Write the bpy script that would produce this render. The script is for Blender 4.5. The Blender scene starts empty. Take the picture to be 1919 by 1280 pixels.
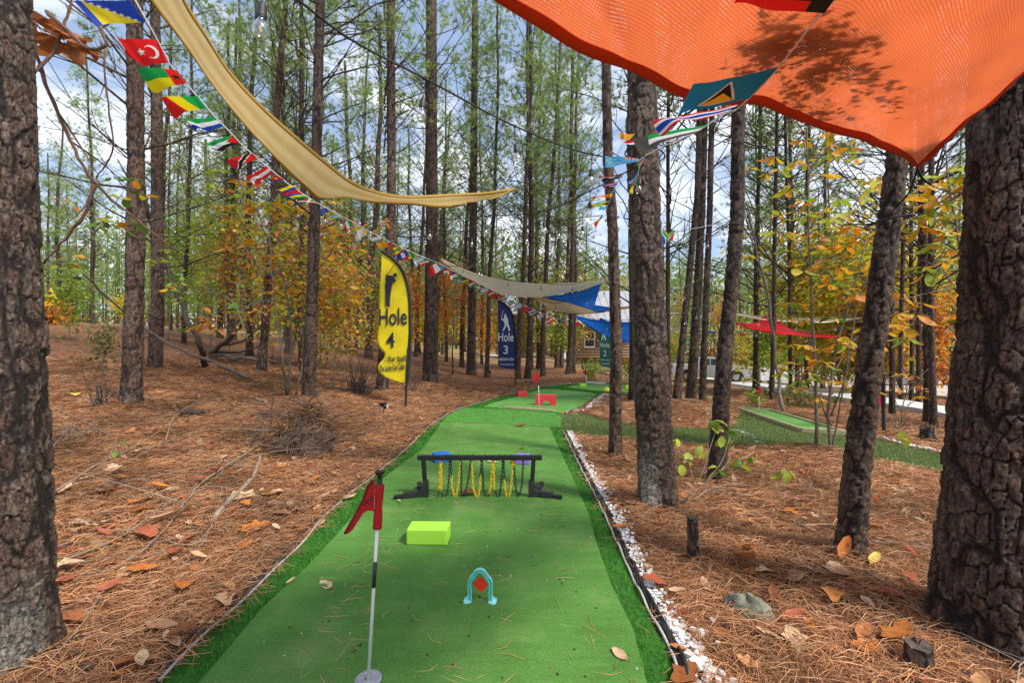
import bpy, math, random
import numpy as np
from mathutils import Vector, Matrix, Euler
R = math.radians
rng = np.random.default_rng(7)
rnd = random.Random(11)
sc = bpy.context.scene
COL = sc.collection

# ------------------------------------------------------------------ camera, sky, sun
EYE = 1.48
FPX = 853.0
cam_d = bpy.data.cameras.new('camera'); cam = bpy.data.objects.new('camera', cam_d); COL.objects.link(cam)
cam.location = (0, 0, EYE); cam.rotation_euler = (R(90), 0, 0)
cam_d.sensor_width = 36; cam_d.lens = 16.0; cam_d.clip_start = 0.05; cam_d.clip_end = 3000
sc.camera = cam
SUN_EL, SUN_AZ = 50, 125      # degrees; azimuth clockwise from +Y
world = bpy.data.worlds.new('World'); sc.world = world; world.use_nodes = True
wn = world.node_tree; wn.nodes.clear()
def N(nt, typ, **kw):
    n = nt.nodes.new(typ)
    for k, v in kw.items():
        if k.startswith('i_'):
            key = k[2:]
            key = int(key) if key.isdigit() else key.replace('_', ' ')
            n.inputs[key].default_value = v
        else: setattr(n, k, v)
    return n
def ramp(nt, stops, interp='LINEAR'):
    r = nt.nodes.new('ShaderNodeValToRGB'); r.color_ramp.interpolation = interp
    e = r.color_ramp.elements
    while len(e) < len(stops): e.new(0.5)
    for el, (p, c) in zip(e, stops):
        el.position = p; el.color = tuple(c) + (1,) if len(c) == 3 else c
    return r
sky = N(wn, 'ShaderNodeTexSky', sky_type='NISHITA', sun_disc=False, sun_elevation=R(SUN_EL), sun_rotation=R(SUN_AZ), air_density=1.0, dust_density=1.5, ozone_density=1.0)
tc = N(wn, 'ShaderNodeTexCoord'); mp = N(wn, 'ShaderNodeMapping'); mp.inputs['Scale'].default_value = (1, 1, 2.4)
n1 = N(wn, 'ShaderNodeTexNoise', i_Scale=3.2, i_Detail=9.0, i_Roughness=.6, i_Distortion=.3)
cr = ramp(wn, [(.43, (0, 0, 0)), (.60, (1, 1, 1))])
mx = N(wn, 'ShaderNodeMix', data_type='RGBA'); mx.inputs[7].default_value = (5.4, 5.7, 6.2, 1)
hz = N(wn, 'ShaderNodeMix', data_type='RGBA'); hz.inputs[7].default_value = (2.3, 3.0, 4.3, 1); hz.inputs[0].default_value = .6
bg = N(wn, 'ShaderNodeBackground', i_Strength=0.112); ow = N(wn, 'ShaderNodeOutputWorld')
L = wn.links.new
L(tc.outputs['Generated'], mp.inputs[0]); L(mp.outputs[0], n1.inputs['Vector']); L(n1.outputs[0], cr.inputs[0])
L(sky.outputs[0], hz.inputs[6]); L(hz.outputs[2], mx.inputs[6]); L(cr.outputs[0], mx.inputs[0]); L(mx.outputs[2], bg.inputs[0]); L(bg.outputs[0], ow.inputs[0])
sd = bpy.data.lights.new('sun', 'SUN'); sd.energy = 2.9; sd.angle = R(10); sd.color = (1, .95, .87)
sun = bpy.data.objects.new('sun', sd); COL.objects.link(sun)
az, el = R(SUN_AZ), R(SUN_EL)
sdir = Vector((math.sin(az) * math.cos(el), math.cos(az) * math.cos(el), math.sin(el)))
sun.rotation_euler = (-sdir).to_track_quat('-Z', 'Y').to_euler(); sun.location = (10, -10, 20)
vs = sc.view_settings; vs.view_transform = 'Standard'; vs.look = 'None'; vs.gamma = 1; vs.use_curve_mapping = False
vs.exposure = 0.95
sc.cycles.max_bounces = 8; sc.cycles.transparent_max_bounces = 24
sc.cycles.use_denoising = True

# ------------------------------------------------------------------ places
def sstep(a, b, x):
    t = np.clip((x - a) / (b - a), 0, 1); return t * t * (3 - 2 * t)
def terr(x, y):
    x = np.asarray(x, float); y = np.asarray(y, float)
    s = np.logaddexp(0, (-x - 1.7) * 4) / 4
    h = 3.6 * np.tanh(.13 * s / 3.6) * sstep(-2, 5, y)
    h = h - 1.75 * sstep(9, 36, y) * sstep(2.5, 9, x)
    return h
def P(u, v, d):
    return Vector(((u - 959.5) / FPX * d, d, EYE - (v - 640) / FPX * d))
def Hp(u, v, z):                     # where the sight line through (u, v) reaches z above the eye
    return P(u, v, z * FPX / (640 - v))
def G(u, v, dmax=120):               # where it meets the ground
    d = np.linspace(1.0, dmax, 4000)
    z = EYE - (v - 640) / FPX * d; h = terr((u - 959.5) / FPX * d, d)
    i = np.argmax(z <= h) if (z <= h).any() else len(d) - 1
    return P(u, v, float(d[i]))
def F0(u, v):                        # the same on level ground
    return P(u, v, EYE * FPX / (v - 640))

# ------------------------------------------------------------------ mesh helpers
def mesh(name, V, F, col=None, smooth=False, uv=None):
    V = np.asarray(V, np.float32).reshape(-1, 3)
    me = bpy.data.meshes.new(name)
    if isinstance(F, np.ndarray):
        m, k = F.shape
        me.vertices.add(len(V)); me.vertices.foreach_set('co', V.ravel())
        me.loops.add(m * k); me.loops.foreach_set('vertex_index', F.astype(np.int32).ravel())
        me.polygons.add(m); me.polygons.foreach_set('loop_start', np.arange(0, m * k, k, dtype=np.int32))
        me.update(calc_edges=True)
    else:
        me.from_pydata(V.tolist(), [], [tuple(f) for f in F])
    if col is not None:               # per vertex colour
        a = me.color_attributes.new('col', 'FLOAT_COLOR', 'POINT')
        c = np.asarray(col, np.float32)
        if c.shape[1] == 3: c = np.concatenate([c, np.ones((len(c), 1), np.float32)], 1)
        a.data.foreach_set('color', c.ravel())
    if uv is not None:
        l = me.uv_layers.new(name='UVMap'); vi = np.zeros(len(me.loops), np.int32); me.loops.foreach_get('vertex_index', vi)
        l.data.foreach_set('uv', np.asarray(uv, np.float32)[vi].ravel())
    if smooth: me.polygons.foreach_set('use_smooth', np.ones(len(me.polygons), bool))
    me.validate(clean_customdata=False)
    return me
class Acc:
    def __init__(s): s.V = []; s.F = []; s.C = []; s.n = 0
    def add(s, V, F, c=None):
        V = np.asarray(V, float).reshape(-1, 3)
        s.V.append(V); s.F += [tuple(int(i) + s.n for i in f) for f in F]; s.n += len(V)
        s.C.append(np.tile(np.array(c if c is not None else (1, 1, 1), float), (len(V), 1)))
        return s
    def mesh(s, name, smooth=False, col=False):
        return mesh(name, np.concatenate(s.V), s.F, np.concatenate(s.C) if col else None, smooth)
def obj(name, me, m=None, parent=None, label=None, cat=None, group=None, kind=None, loc=None):
    o = bpy.data.objects.new(name, me); COL.objects.link(o)
    if m is not None and me is not None and len(me.materials) == 0: me.materials.append(m)
    if parent is not None: o.parent = parent
    if loc is not None: o.location = loc
    if label: o['label'] = label
    if cat: o['category'] = cat
    if group: o['group'] = group
    if kind: o['kind'] = kind
    return o
def thing(name, label, cat, loc=(0, 0, 0), group=None, rz=0):
    o = obj(name, None, None, None, label, cat, group, None, loc); o.rotation_euler = (0, 0, rz); o.empty_display_size = .1
    return o
def struct(name, me, m): return obj(name, me, m, kind='structure')
def box(cx, cy, cz, sx, sy, sz, rz=0):
    V = np.array([(x, y, z) for x in (-.5, .5) for y in (-.5, .5) for z in (-.5, .5)]) * (sx, sy, sz)
    c, s = math.cos(rz), math.sin(rz); V = np.stack([V[:, 0] * c - V[:, 1] * s, V[:, 0] * s + V[:, 1] * c, V[:, 2]], 1)
    return V + (cx, cy, cz), [(0, 1, 3, 2), (4, 6, 7, 5), (0, 4, 5, 1), (2, 3, 7, 6), (0, 2, 6, 4), (1, 5, 7, 3)]
def tube(pts, rad, n=8, cap=True):
    pts = [Vector(p) for p in pts]; m = len(pts)
    if not hasattr(rad, '__len__'): rad = [rad] * m
    V = []; F = []
    t0 = (pts[1] - pts[0]).normalized()
    up = Vector((0, 0, 1)) if abs(t0.z) < .9 else Vector((1, 0, 0))
    a = t0.cross(up).normalized()
    for i in range(m):
        t = (pts[min(i + 1, m - 1)] - pts[max(i - 1, 0)]).normalized()
        a = (a - t * a.dot(t)).normalized(); b = t.cross(a)
        for k in range(n):
            w = 2 * math.pi * k / n
            V.append(pts[i] + (a * math.cos(w) + b * math.sin(w)) * rad[i])
    for i in range(m - 1):
        for k in range(n):
            F.append((i * n + k, i * n + (k + 1) % n, (i + 1) * n + (k + 1) % n, (i + 1) * n + k))
    if cap: F.append(tuple(range(n - 1, -1, -1))); F.append(tuple((m - 1) * n + k for k in range(n)))
    return V, F
def spline(pts, n):                  # Catmull-Rom through pts, n samples, even by chord
    p = np.array([tuple(q) for q in pts], float); m = len(p)
    s = np.r_[0, np.cumsum(np.maximum(np.linalg.norm(np.diff(p, axis=0), axis=1), 1e-6))]; t = np.linspace(0, s[-1], n)
    d = np.gradient(p, s, axis=0) if m > 2 else np.tile((p[1] - p[0]) / s[-1], (2, 1))
    i = np.clip(np.searchsorted(s, t, 'right') - 1, 0, m - 2); h = (s[i + 1] - s[i])[:, None]; x = (t[:, None] - s[i][:, None]) / h
    return ((2 * x**3 - 3 * x**2 + 1) * p[i] + (x**3 - 2 * x**2 + x) * h * d[i] + (-2 * x**3 + 3 * x**2) * p[i + 1] + (x**3 - x**2) * h * d[i + 1])
def grid_faces(nu, nv, wrap=False):
    i, j = np.meshgrid(np.arange(nu - 1), np.arange(nv if wrap else nv - 1), indexing='ij'); j2 = (j + 1) % nv
    return np.stack([i * nv + j, i * nv + j2, (i + 1) * nv + j2, (i + 1) * nv + j], -1).reshape(-1, 4)
def bevel(o, w=.004, seg=2):
    m = o.modifiers.new('bevel', 'BEVEL'); m.width = w; m.segments = seg; m.limit_method = 'ANGLE'
def solid(o, t=.003):
    m = o.modifiers.new('solid', 'SOLIDIFY'); m.thickness = t; m.offset = 0
def prism(poly, d0, d1):             # polygon in the x-z plane swept along y from d0 to d1
    n = len(poly); V = [(x, d0, z) for x, z in poly] + [(x, d1, z) for x, z in poly]
    F = [tuple(range(n - 1, -1, -1)), tuple(range(n, 2 * n))] + [(i, (i + 1) % n, n + (i + 1) % n, n + i) for i in range(n)]
    return V, F

# ------------------------------------------------------------------ noise (numpy)
def hsh(*a):
    h = np.zeros_like(a[0], dtype=np.float64)
    for k, q in zip((127.1, 311.7, 74.7, 269.5), a): h = h + q * k
    return np.modf(np.abs(np.sin(h) * 43758.5453))[0]
def vnoise(x, y, z=0, sd=0.):
    z = np.zeros_like(x) + z
    X, Y, Z = np.floor(x), np.floor(y), np.floor(z); fx, fy, fz = x - X, y - Y, z - Z
    fx, fy, fz = [f * f * (3 - 2 * f) for f in (fx, fy, fz)]; r = 0
    for i in (0, 1):
        for j in (0, 1):
            for k in (0, 1):
                r = r + hsh(X + i, Y + j, Z + k, np.full_like(X, sd)) * (fx if i else 1 - fx) * (fy if j else 1 - fy) * (fz if k else 1 - fz)
    return r
def fbm(x, y, z=0, o=4, sd=0.):
    r = 0; a = .5; z = np.zeros_like(x) + z
    for i in range(o): r = r + a * vnoise(x * 2**i, y * 2**i, z * 2**i, sd + i); a *= .5
    return r
def voro(x, y, nx, sd=0.):           # x wraps every nx cells; returns F1, F2-F1, cell random
    X, Y = np.floor(x), np.floor(y); f1 = np.full(x.shape, 9.); f2 = np.full(x.shape, 9.); cid = np.zeros(x.shape)
    for i in (-1, 0, 1):
        for j in (-1, 0, 1):
            cx, cy = X + i, Y + j; wx = np.mod(cx, nx) if nx else cx; s = np.full_like(cx, sd)
            px = cx + .15 + .7 * hsh(wx, cy, s); py = cy + .15 + .7 * hsh(wx, cy, s + 5.3)
            d = np.hypot(x - px, y - py); c = hsh(wx, cy, s + 9.1)
            m = d < f1; f2 = np.where(m, f1, np.minimum(f2, d)); cid = np.where(m, c, cid); f1 = np.where(m, d, f1)
    return f1, f2 - f1, cid

# ------------------------------------------------------------------ materials
def mat(name, color=(.5, .5, .5), rough=.6, metal=0, spec=.5, trans=0, noise=None, bump=None, attr=None, extra=None):
    m = bpy.data.materials.new(name); m.use_nodes = True; nt = m.node_tree; b = nt.nodes['Principled BSDF']
    b.inputs['Base Color'].default_value = tuple(color) + (1,); b.inputs['Roughness'].default_value = rough
    b.inputs['Metallic'].default_value = metal; b.inputs['Specular IOR Level'].default_value = spec
    co = N(nt, 'ShaderNodeTexCoord'); src = None
    if attr:
        a = N(nt, 'ShaderNodeVertexColor', layer_name=attr); src = a.outputs[0]
    if noise:                           # (scale, amount) variation of the surface's own colour
        n = N(nt, 'ShaderNodeTexNoise', i_Scale=noise[0], i_Detail=6.0, i_Roughness=.65); nt.links.new(co.outputs['Object'], n.inputs['Vector'])
        mr = N(nt, 'ShaderNodeMapRange', i_1=.3, i_2=.7, i_3=1 - noise[1], i_4=1 + noise[1]); nt.links.new(n.outputs[0], mr.inputs[0])
        mm = N(nt, 'ShaderNodeMix', data_type='RGBA', blend_type='MULTIPLY'); mm.inputs[0].default_value = 1
        if src is not None: nt.links.new(src, mm.inputs[6])
        else: mm.inputs[6].default_value = tuple(color) + (1,)
        nt.links.new(mr.outputs[0], mm.inputs[7]); src = mm.outputs[2]
    if src is not None: nt.links.new(src, b.inputs['Base Color'])
    if bump:
        n = N(nt, 'ShaderNodeTexNoise', i_Scale=bump[0], i_Detail=5.0); nt.links.new(co.outputs['Object'], n.inputs['Vector'])
        bp = N(nt, 'ShaderNodeBump', i_Strength=bump[1], i_Distance=bump[2] if len(bump) > 2 else .01); nt.links.new(n.outputs[0], bp.inputs['Height']); nt.links.new(bp.outputs[0], b.inputs['Normal'])
    if trans:
        t = N(nt, 'ShaderNodeBsdfTranslucent'); ms = N(nt, 'ShaderNodeMixShader'); ms.inputs[0].default_value = trans
        if src is not None: nt.links.new(src, t.inputs[0])
        else: t.inputs[0].default_value = tuple(color) + (1,)
        nt.links.new(b.outputs[0], ms.inputs[1]); nt.links.new(t.outputs[0], ms.inputs[2]); nt.links.new(ms.outputs[0], nt.nodes['Material Output'].inputs[0])
    return m
M = {}
M['black'] = mat('black_metal', (.012, .012, .014), .38, bump=(60, .15, .002), noise=(12, .3))
M['black_plastic'] = mat('black_plastic', (.02, .02, .022), .5, noise=(20, .3))
M['wire'] = mat('rubber_cable', (.012, .012, .012), .55)
M['white_pole'] = mat('white_pole', (.75, .75, .73), .3, noise=(15, .06))
M['red_cloth'] = mat('red_cloth', (.5, .012, .018), .75, trans=.3, noise=(25, .15), bump=(300, .3, .001))
M['dark_red'] = mat('dark_red_stitch', (.12, .004, .008), .8)
M['lime'] = mat('lime_foam', (.34, .66, .05), .6, noise=(9, .05), bump=(220, .12, .001))
M['blue_foam'] = mat('blue_foam', (.015, .16, .62), .6, noise=(9, .06), bump=(220, .12, .001))
M['purple_foam'] = mat('purple_foam', (.22, .13, .52), .6, noise=(9, .06), bump=(220, .12, .001))
M['red_foam'] = mat('red_foam', (.68, .035, .045), .6, noise=(9, .08), bump=(220, .12, .001))
M['yellow_foam'] = mat('yellow_foam', (.8, .62, .03), .6, noise=(9, .06))
M['cyan'] = mat('turquoise_plastic', (.045, .55, .50), .3, noise=(30, .05))
M['cyan_light'] = mat('pale_turquoise_plastic', (.30, .74, .74), .35)
M['red_plastic'] = mat('red_plastic', (.72, .03, .01), .3)
M['yellow_plastic'] = mat('yellow_plastic', (.85, .52, .01), .35)
M['timber'] = mat('weathered_timber', (.38, .30, .19), .8, noise=(14, .25), bump=(60, .4, .003))
M['edging'] = mat('grey_edging_tube', (.42, .42, .40), .5, noise=(5, .35))
M['stone'] = mat('grey_green_stone', (.17, .175, .125), .9, noise=(9, .6), bump=(38, .9, .012))
M['marble'] = mat('white_marble_chips', (.72, .72, .70), .6, attr='col', noise=(40, .12), bump=(90, .4, .004))
M['concrete'] = mat('pale_concrete', (.55, .54, .51), .8, noise=(3, .08), bump=(80, .2, .003))
M['silver'] = mat('silver_car_paint', (.50, .53, .56), .28, metal=.35)
M['glass_dark'] = mat('tinted_glass', (.02, .03, .045), .08)
M['tyre'] = mat('tyre_rubber', (.02, .02, .02), .8)
M['alloy'] = mat('alloy_rim', (.35, .36, .38), .35, metal=.8)
M['lamp_red'] = mat('red_tail_lamp', (.5, .02, .02), .25)
M['lamp_clear'] = mat('clear_headlamp', (.75, .76, .76), .15)
M['roof'] = mat('white_metal_roofing', (.30, .31, .33), .5, noise=(3, .15))
M['log'] = mat('brown_cabin_log', (.20, .115, .07), .8, noise=(6, .3), bump=(30, .4, .01))
M['white_paint'] = mat('white_paint', (.78, .78, .76), .5, noise=(8, .05))
M['ink'] = mat('dark_navy_print', (.012, .014, .03), .7)
M['print_white'] = mat('white_print', (.62, .66, .72), .7)
M['bin'] = mat('green_bin_plastic', (.03, .10, .06), .5)
M['rope'] = mat('black_rope', (.015, .015, .015), .9, bump=(200, .5, .002))
M['twig'] = mat('weathered_twig', (.24, .18, .13), .85, noise=(18, .4), bump=(50, .5, .004))
M['vine'] = mat('brown_vine_bark', (.12, .06, .04), .85, noise=(16, .4), bump=(50, .5, .004))
M['dead'] = mat('dead_root_wood', (.085, .06, .047), .9, noise=(18, .45), bump=(60, .6, .006))
M['sapling'] = mat('smooth_sapling_bark', (.15, .125, .09), .8, noise=(14, .45), bump=(40, .4, .004))
M['stem'] = mat('pale_stem', (.30, .25, .17), .8, noise=(20, .2))
M['berry'] = mat('dark_purple_berry', (.05, .01, .03), .4)
M['filament'] = mat('orange_filament', (.8, .35, .08), .4)
M['tape'] = mat('white_tape', (.75, .76, .78), .6, trans=.3)
def glass_mat():
    m = mat('clear_bulb_glass', (.95, .95, .95), .03); nt = m.node_tree
    t = N(nt, 'ShaderNodeBsdfTransparent'); fr = N(nt, 'ShaderNodeLayerWeight', i_Blend=.55); g = N(nt, 'ShaderNodeBsdfGlossy', i_Roughness=.12)
    ms = N(nt, 'ShaderNodeMixShader'); nt.links.new(fr.outputs[1], ms.inputs[0]); nt.links.new(t.outputs[0], ms.inputs[1]); nt.links.new(g.outputs[0], ms.inputs[2])
    nt.links.new(ms.outputs[0], nt.nodes['Material Output'].inputs[0]); return m
M['bulb'] = glass_mat()
M['flag'] = mat('printed_polyester', rough=.65, attr='col', trans=.45)
M['foliage'] = mat('joined_leaf_foliage', rough=.6, attr='col', trans=.45, spec=.25)
M['needles'] = mat('green_pine_needles', rough=.55, attr='col', trans=.35, spec=.3)
M['straw'] = mat('dry_pine_straw', rough=.7, attr='col', spec=.25, trans=.2)
M['grass'] = mat('grass_blades', rough=.5, attr='col', spec=.3, trans=.35)

def leaf_mat(name, stops, rough=.55, tr=.4, spots=True):   # each leaf object takes its own colour
    m = bpy.data.materials.new(name); m.use_nodes = True; nt = m.node_tree; b = nt.nodes['Principled BSDF']; b.inputs['Roughness'].default_value = rough
    oi = N(nt, 'ShaderNodeObjectInfo'); r = ramp(nt, stops); nt.links.new(oi.outputs['Random'], r.inputs[0]); src = r.outputs[0]
    co = N(nt, 'ShaderNodeTexCoord')
    if spots:
        n = N(nt, 'ShaderNodeTexNoise', i_Scale=5.0, i_Detail=5.0, i_Roughness=.7); ad = N(nt, 'ShaderNodeVectorMath', operation='ADD'); nt.links.new(co.outputs['Object'], ad.inputs[0])
        nt.links.new(oi.outputs['Location'], ad.inputs[1]); nt.links.new(ad.outputs[0], n.inputs['Vector'])
        rr = ramp(nt, [(.30, (.25, .2, .18)), (.45, (.9, .85, .8)), (.7, (1.15, 1.1, 1))]); nt.links.new(n.outputs[0], rr.inputs[0])
        mm = N(nt, 'ShaderNodeMix', data_type='RGBA', blend_type='MULTIPLY'); mm.inputs[0].default_value = .85; nt.links.new(src, mm.inputs[6]); nt.links.new(rr.outputs[0], mm.inputs[7]); src = mm.outputs[2]
    wv = N(nt, 'ShaderNodeTexWave', i_Scale=6.0, i_Distortion=1.0); nt.links.new(co.outputs['Object'], wv.inputs['Vector'])
    bp = N(nt, 'ShaderNodeBump', i_Strength=.25, i_Distance=.01); nt.links.new(wv.outputs[1], bp.inputs['Height']); nt.links.new(bp.outputs[0], b.inputs['Normal'])
    nt.links.new(src, b.inputs['Base Color']); t = N(nt, 'ShaderNodeBsdfTranslucent'); nt.links.new(src, t.inputs[0])
    ms = N(nt, 'ShaderNodeMixShader'); ms.inputs[0].default_value = tr; nt.links.new(b.outputs[0], ms.inputs[1]); nt.links.new(t.outputs[0], ms.inputs[2]); nt.links.new(ms.outputs[0], nt.nodes['Material Output'].inputs[0])
    return m
M['leaf_fallen'] = leaf_mat('dry_fallen_leaf', [(0, (.30, .10, .035)), (.25, (.42, .16, .05)), (.5, (.5, .27, .12)), (.75, (.52, .33, .19)), (1, (.24, .09, .05))], .6, .1)
M['leaf_tan'] = leaf_mat('pale_tan_leaf', [(0, (.55, .38, .24)), (1, (.62, .45, .28))], .6, .1)
M['leaf_orange'] = leaf_mat('orange_spotted_leaf', [(0, (.46, .15, .025)), (1, (.55, .21, .04))], .5, .1)
M['leaf_red'] = leaf_mat('rust_red_leaf', [(0, (.33, .075, .03)), (1, (.42, .13, .06))], .6, .1)
M['leaf_yellow'] = leaf_mat('yellow_fallen_leaf', [(0, (.75, .52, .08)), (1, (.8, .6, .15))], .5, .2, False)
M['leaf_turn'] = leaf_mat('turning_leaf', [(0, (.20, .30, .03)), (.25, (.50, .50, .03)), (.5, (.80, .52, .02)), (.75, (.75, .32, .02)), (1, (.50, .16, .02))], .5, .45)
M['leaf_gold'] = leaf_mat('gold_brown_leaf', [(0, (.62, .42, .02)), (.4, (.80, .42, .03)), (.8, (.66, .24, .02)), (1, (.28, .34, .03))], .5, .45)
M['leaf_green'] = leaf_mat('green_leaf', [(0, (.07, .17, .02)), (.6, (.16, .28, .03)), (1, (.3, .33, .04))], .5, .45, False)
M['leaf_lime'] = leaf_mat('yellow_green_leaf', [(0, (.25, .36, .03)), (.6, (.42, .50, .05)), (1, (.55, .52, .07))], .5, .45, False)
M['leaf_brown'] = leaf_mat('withered_leaf', [(0, (.3, .1, .03)), (.6, (.42, .15, .04)), (1, (.28, .12, .06))], .6, .3)

def bark_mat(near):
    m = bpy.data.materials.new('pine_bark_near' if near else 'pine_bark'); m.use_nodes = True; nt = m.node_tree; lk = nt.links.new; b = nt.nodes['Principled BSDF']
    b.inputs['Roughness'].default_value = .78; b.inputs['Specular IOR Level'].default_value = .35
    co = N(nt, 'ShaderNodeTexCoord'); oi = N(nt, 'ShaderNodeObjectInfo')
    ad = N(nt, 'ShaderNodeVectorMath', operation='ADD'); lk(co.outputs['Object'], ad.inputs[0]); 
    if not near: lk(oi.outputs['Location'], ad.inputs[1])
    nz = N(nt, 'ShaderNodeTexNoise', i_Scale=9.0, i_Detail=4.0); lk(ad.outputs[0], nz.inputs['Vector'])
    fine = N(nt, 'ShaderNodeTexNoise', i_Scale=70.0, i_Detail=6.0, i_Roughness=.75); lk(ad.outputs[0], fine.inputs['Vector'])
    big = N(nt, 'ShaderNodeTexNoise', i_Scale=1.6, i_Detail=3.0); lk(ad.outputs[0], big.inputs['Vector'])
    if near:
        a = N(nt, 'ShaderNodeVertexColor', layer_name='col'); sp = N(nt, 'ShaderNodeSeparateColor'); lk(a.outputs[0], sp.inputs[0])
        edge, cell, white = sp.outputs[0], sp.outputs[1], sp.outputs[2]
    else:
        sc_ = N(nt, 'ShaderNodeVectorMath', operation='MULTIPLY'); sc_.inputs[1].default_value = (1, 1, .42); lk(ad.outputs[0], sc_.inputs[0])
        wr = N(nt, 'ShaderNodeVectorMath', operation='MULTIPLY_ADD'); wr.inputs[1].default_value = (.05, .05, .05); lk(nz.outputs[1], wr.inputs[0]); lk(sc_.outputs[0], wr.inputs[2])
        vo = N(nt, 'ShaderNodeTexVoronoi', feature='DISTANCE_TO_EDGE', i_Scale=17.0); lk(wr.outputs[0], vo.inputs['Vector'])
        vc = N(nt, 'ShaderNodeTexVoronoi', i_Scale=17.0); lk(wr.outputs[0], vc.inputs['Vector'])
        mr = N(nt, 'ShaderNodeMapRange', i_1=0.0, i_2=.16); lk(vo.outputs[0], mr.inputs[0]); edge = mr.outputs[0]
        sp = N(nt, 'ShaderNodeSeparateColor'); lk(vc.outputs['Color'], sp.inputs[0]); cell = sp.outputs[0]; white = None
    # plates: grey to red brown, cell by cell; furrows: red brown inner bark, deepened by crevice shade put into the colour
    r1 = ramp(nt, [(0, (.062, .032, .022)), (.35, (.105, .064, .045)), (.65, (.165, .122, .096)), (1, (.33, .285, .24))]); 
    ma = N(nt, 'ShaderNodeMath', operation='MULTIPLY_ADD'); ma.inputs[1].default_value = .75; lk(fine.outputs[0], ma.inputs[0])
    mb = N(nt, 'ShaderNodeMath', operation='MULTIPLY_ADD'); mb.inputs[1].default_value = .5; mb.inputs[2].default_value = -.25; lk(cell, mb.inputs[0]); lk(mb.outputs[0], ma.inputs[2]); 
    mc = N(nt, 'ShaderNodeMath', operation='ADD'); lk(ma.outputs[0], mc.inputs[0]); md = N(nt, 'ShaderNodeMath', operation='MULTIPLY_ADD'); md.inputs[1].default_value = .9; md.inputs[2].default_value = -.42; lk(big.outputs[0], md.inputs[0]); lk(md.outputs[0], mc.inputs[1])
    lk(mc.outputs[0], r1.inputs[0])
    mx = N(nt, 'ShaderNodeMix', data_type='RGBA'); mx.inputs[6].default_value = (.018, .010, .008, 1); lk(r1.outputs[0], mx.inputs[7]); lk(edge, mx.inputs[0]); src = mx.outputs[2]
    # thin flaking scales on every plate
    s2 = N(nt, 'ShaderNodeVectorMath', operation='MULTIPLY'); s2.inputs[1].default_value = (1, 1, .45); lk(ad.outputs[0], s2.inputs[0])
    w2 = N(nt, 'ShaderNodeVectorMath', operation='MULTIPLY_ADD'); w2.inputs[1].default_value = (.035, .035, .035); lk(fine.outputs[1], w2.inputs[0]); lk(s2.outputs[0], w2.inputs[2])
    v2 = N(nt, 'ShaderNodeTexVoronoi', feature='DISTANCE_TO_EDGE', i_Scale=52.0); lk(w2.outputs[0], v2.inputs['Vector']); v3 = N(nt, 'ShaderNodeTexVoronoi', i_Scale=52.0); lk(w2.outputs[0], v3.inputs['Vector'])
    e2 = N(nt, 'ShaderNodeMapRange', i_1=0.0, i_2=.10, i_3=.45, i_4=1.0); lk(v2.outputs[0], e2.inputs[0]); s3 = N(nt, 'ShaderNodeSeparateColor'); lk(v3.outputs['Color'], s3.inputs[0])
    g2 = N(nt, 'ShaderNodeMapRange', i_3=.68, i_4=1.30); lk(s3.outputs[0], g2.inputs[0]); m2 = N(nt, 'ShaderNodeMath', operation='MULTIPLY'); lk(e2.outputs[0], m2.inputs[0]); lk(g2.outputs[0], m2.inputs[1])
    mz = N(nt, 'ShaderNodeMix', data_type='RGBA', blend_type='MULTIPLY'); mz.inputs[0].default_value = 1 if near else .6; lk(src, mz.inputs[6]); lk(m2.outputs[0], mz.inputs[7]); src = mz.outputs[2]
    if white is not None:
        mw = N(nt, 'ShaderNodeMix', data_type='RGBA'); mw.inputs[7].default_value = (.42, .43, .38, 1); lk(src, mw.inputs[6])
        th = N(nt, 'ShaderNodeMath', operation='MULTIPLY'); th.use_clamp = True; rw = ramp(nt, [(.4, (0, 0, 0)), (.6, (1, 1, 1))]); lk(fine.outputs[0], rw.inputs[0]); lk(rw.outputs[0], th.inputs[0]); lk(white, th.inputs[1]); lk(th.outputs[0], mw.inputs[0]); src = mw.outputs[2]
    tn = N(nt, 'ShaderNodeMix', data_type='RGBA', blend_type='MULTIPLY'); tn.inputs[0].default_value = 1
    rt = ramp(nt, [(0, (.8, .78, .78)), (.5, (1, .96, .93)), (1, (1.18, 1.1, 1.02))]); lk(oi.outputs['Random'], rt.inputs[0]); lk(src, tn.inputs[6]); lk(rt.outputs[0], tn.inputs[7])
    lk(tn.outputs[2], b.inputs['Base Color'])
    bp = N(nt, 'ShaderNodeBump', i_Strength=.9, i_Distance=.02 if not near else .006)
    if near:
        hh = N(nt, 'ShaderNodeMath', operation='MULTIPLY_ADD'); hh.inputs[1].default_value = .8; lk(m2.outputs[0], hh.inputs[0]); lk(fine.outputs[0], hh.inputs[2]); lk(hh.outputs[0], bp.inputs['Height'])
    else:
        mh = N(nt, 'ShaderNodeMath', operation='MULTIPLY_ADD'); mh.inputs[1].default_value = .3; lk(fine.outputs[0], mh.inputs[0]); lk(edge, mh.inputs[2]); lk(mh.outputs[0], bp.inputs['Height'])
    lk(bp.outputs[0], b.inputs['Normal'])
    return m
M['bark_near'] = bark_mat(True); M['bark'] = bark_mat(False)

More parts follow.
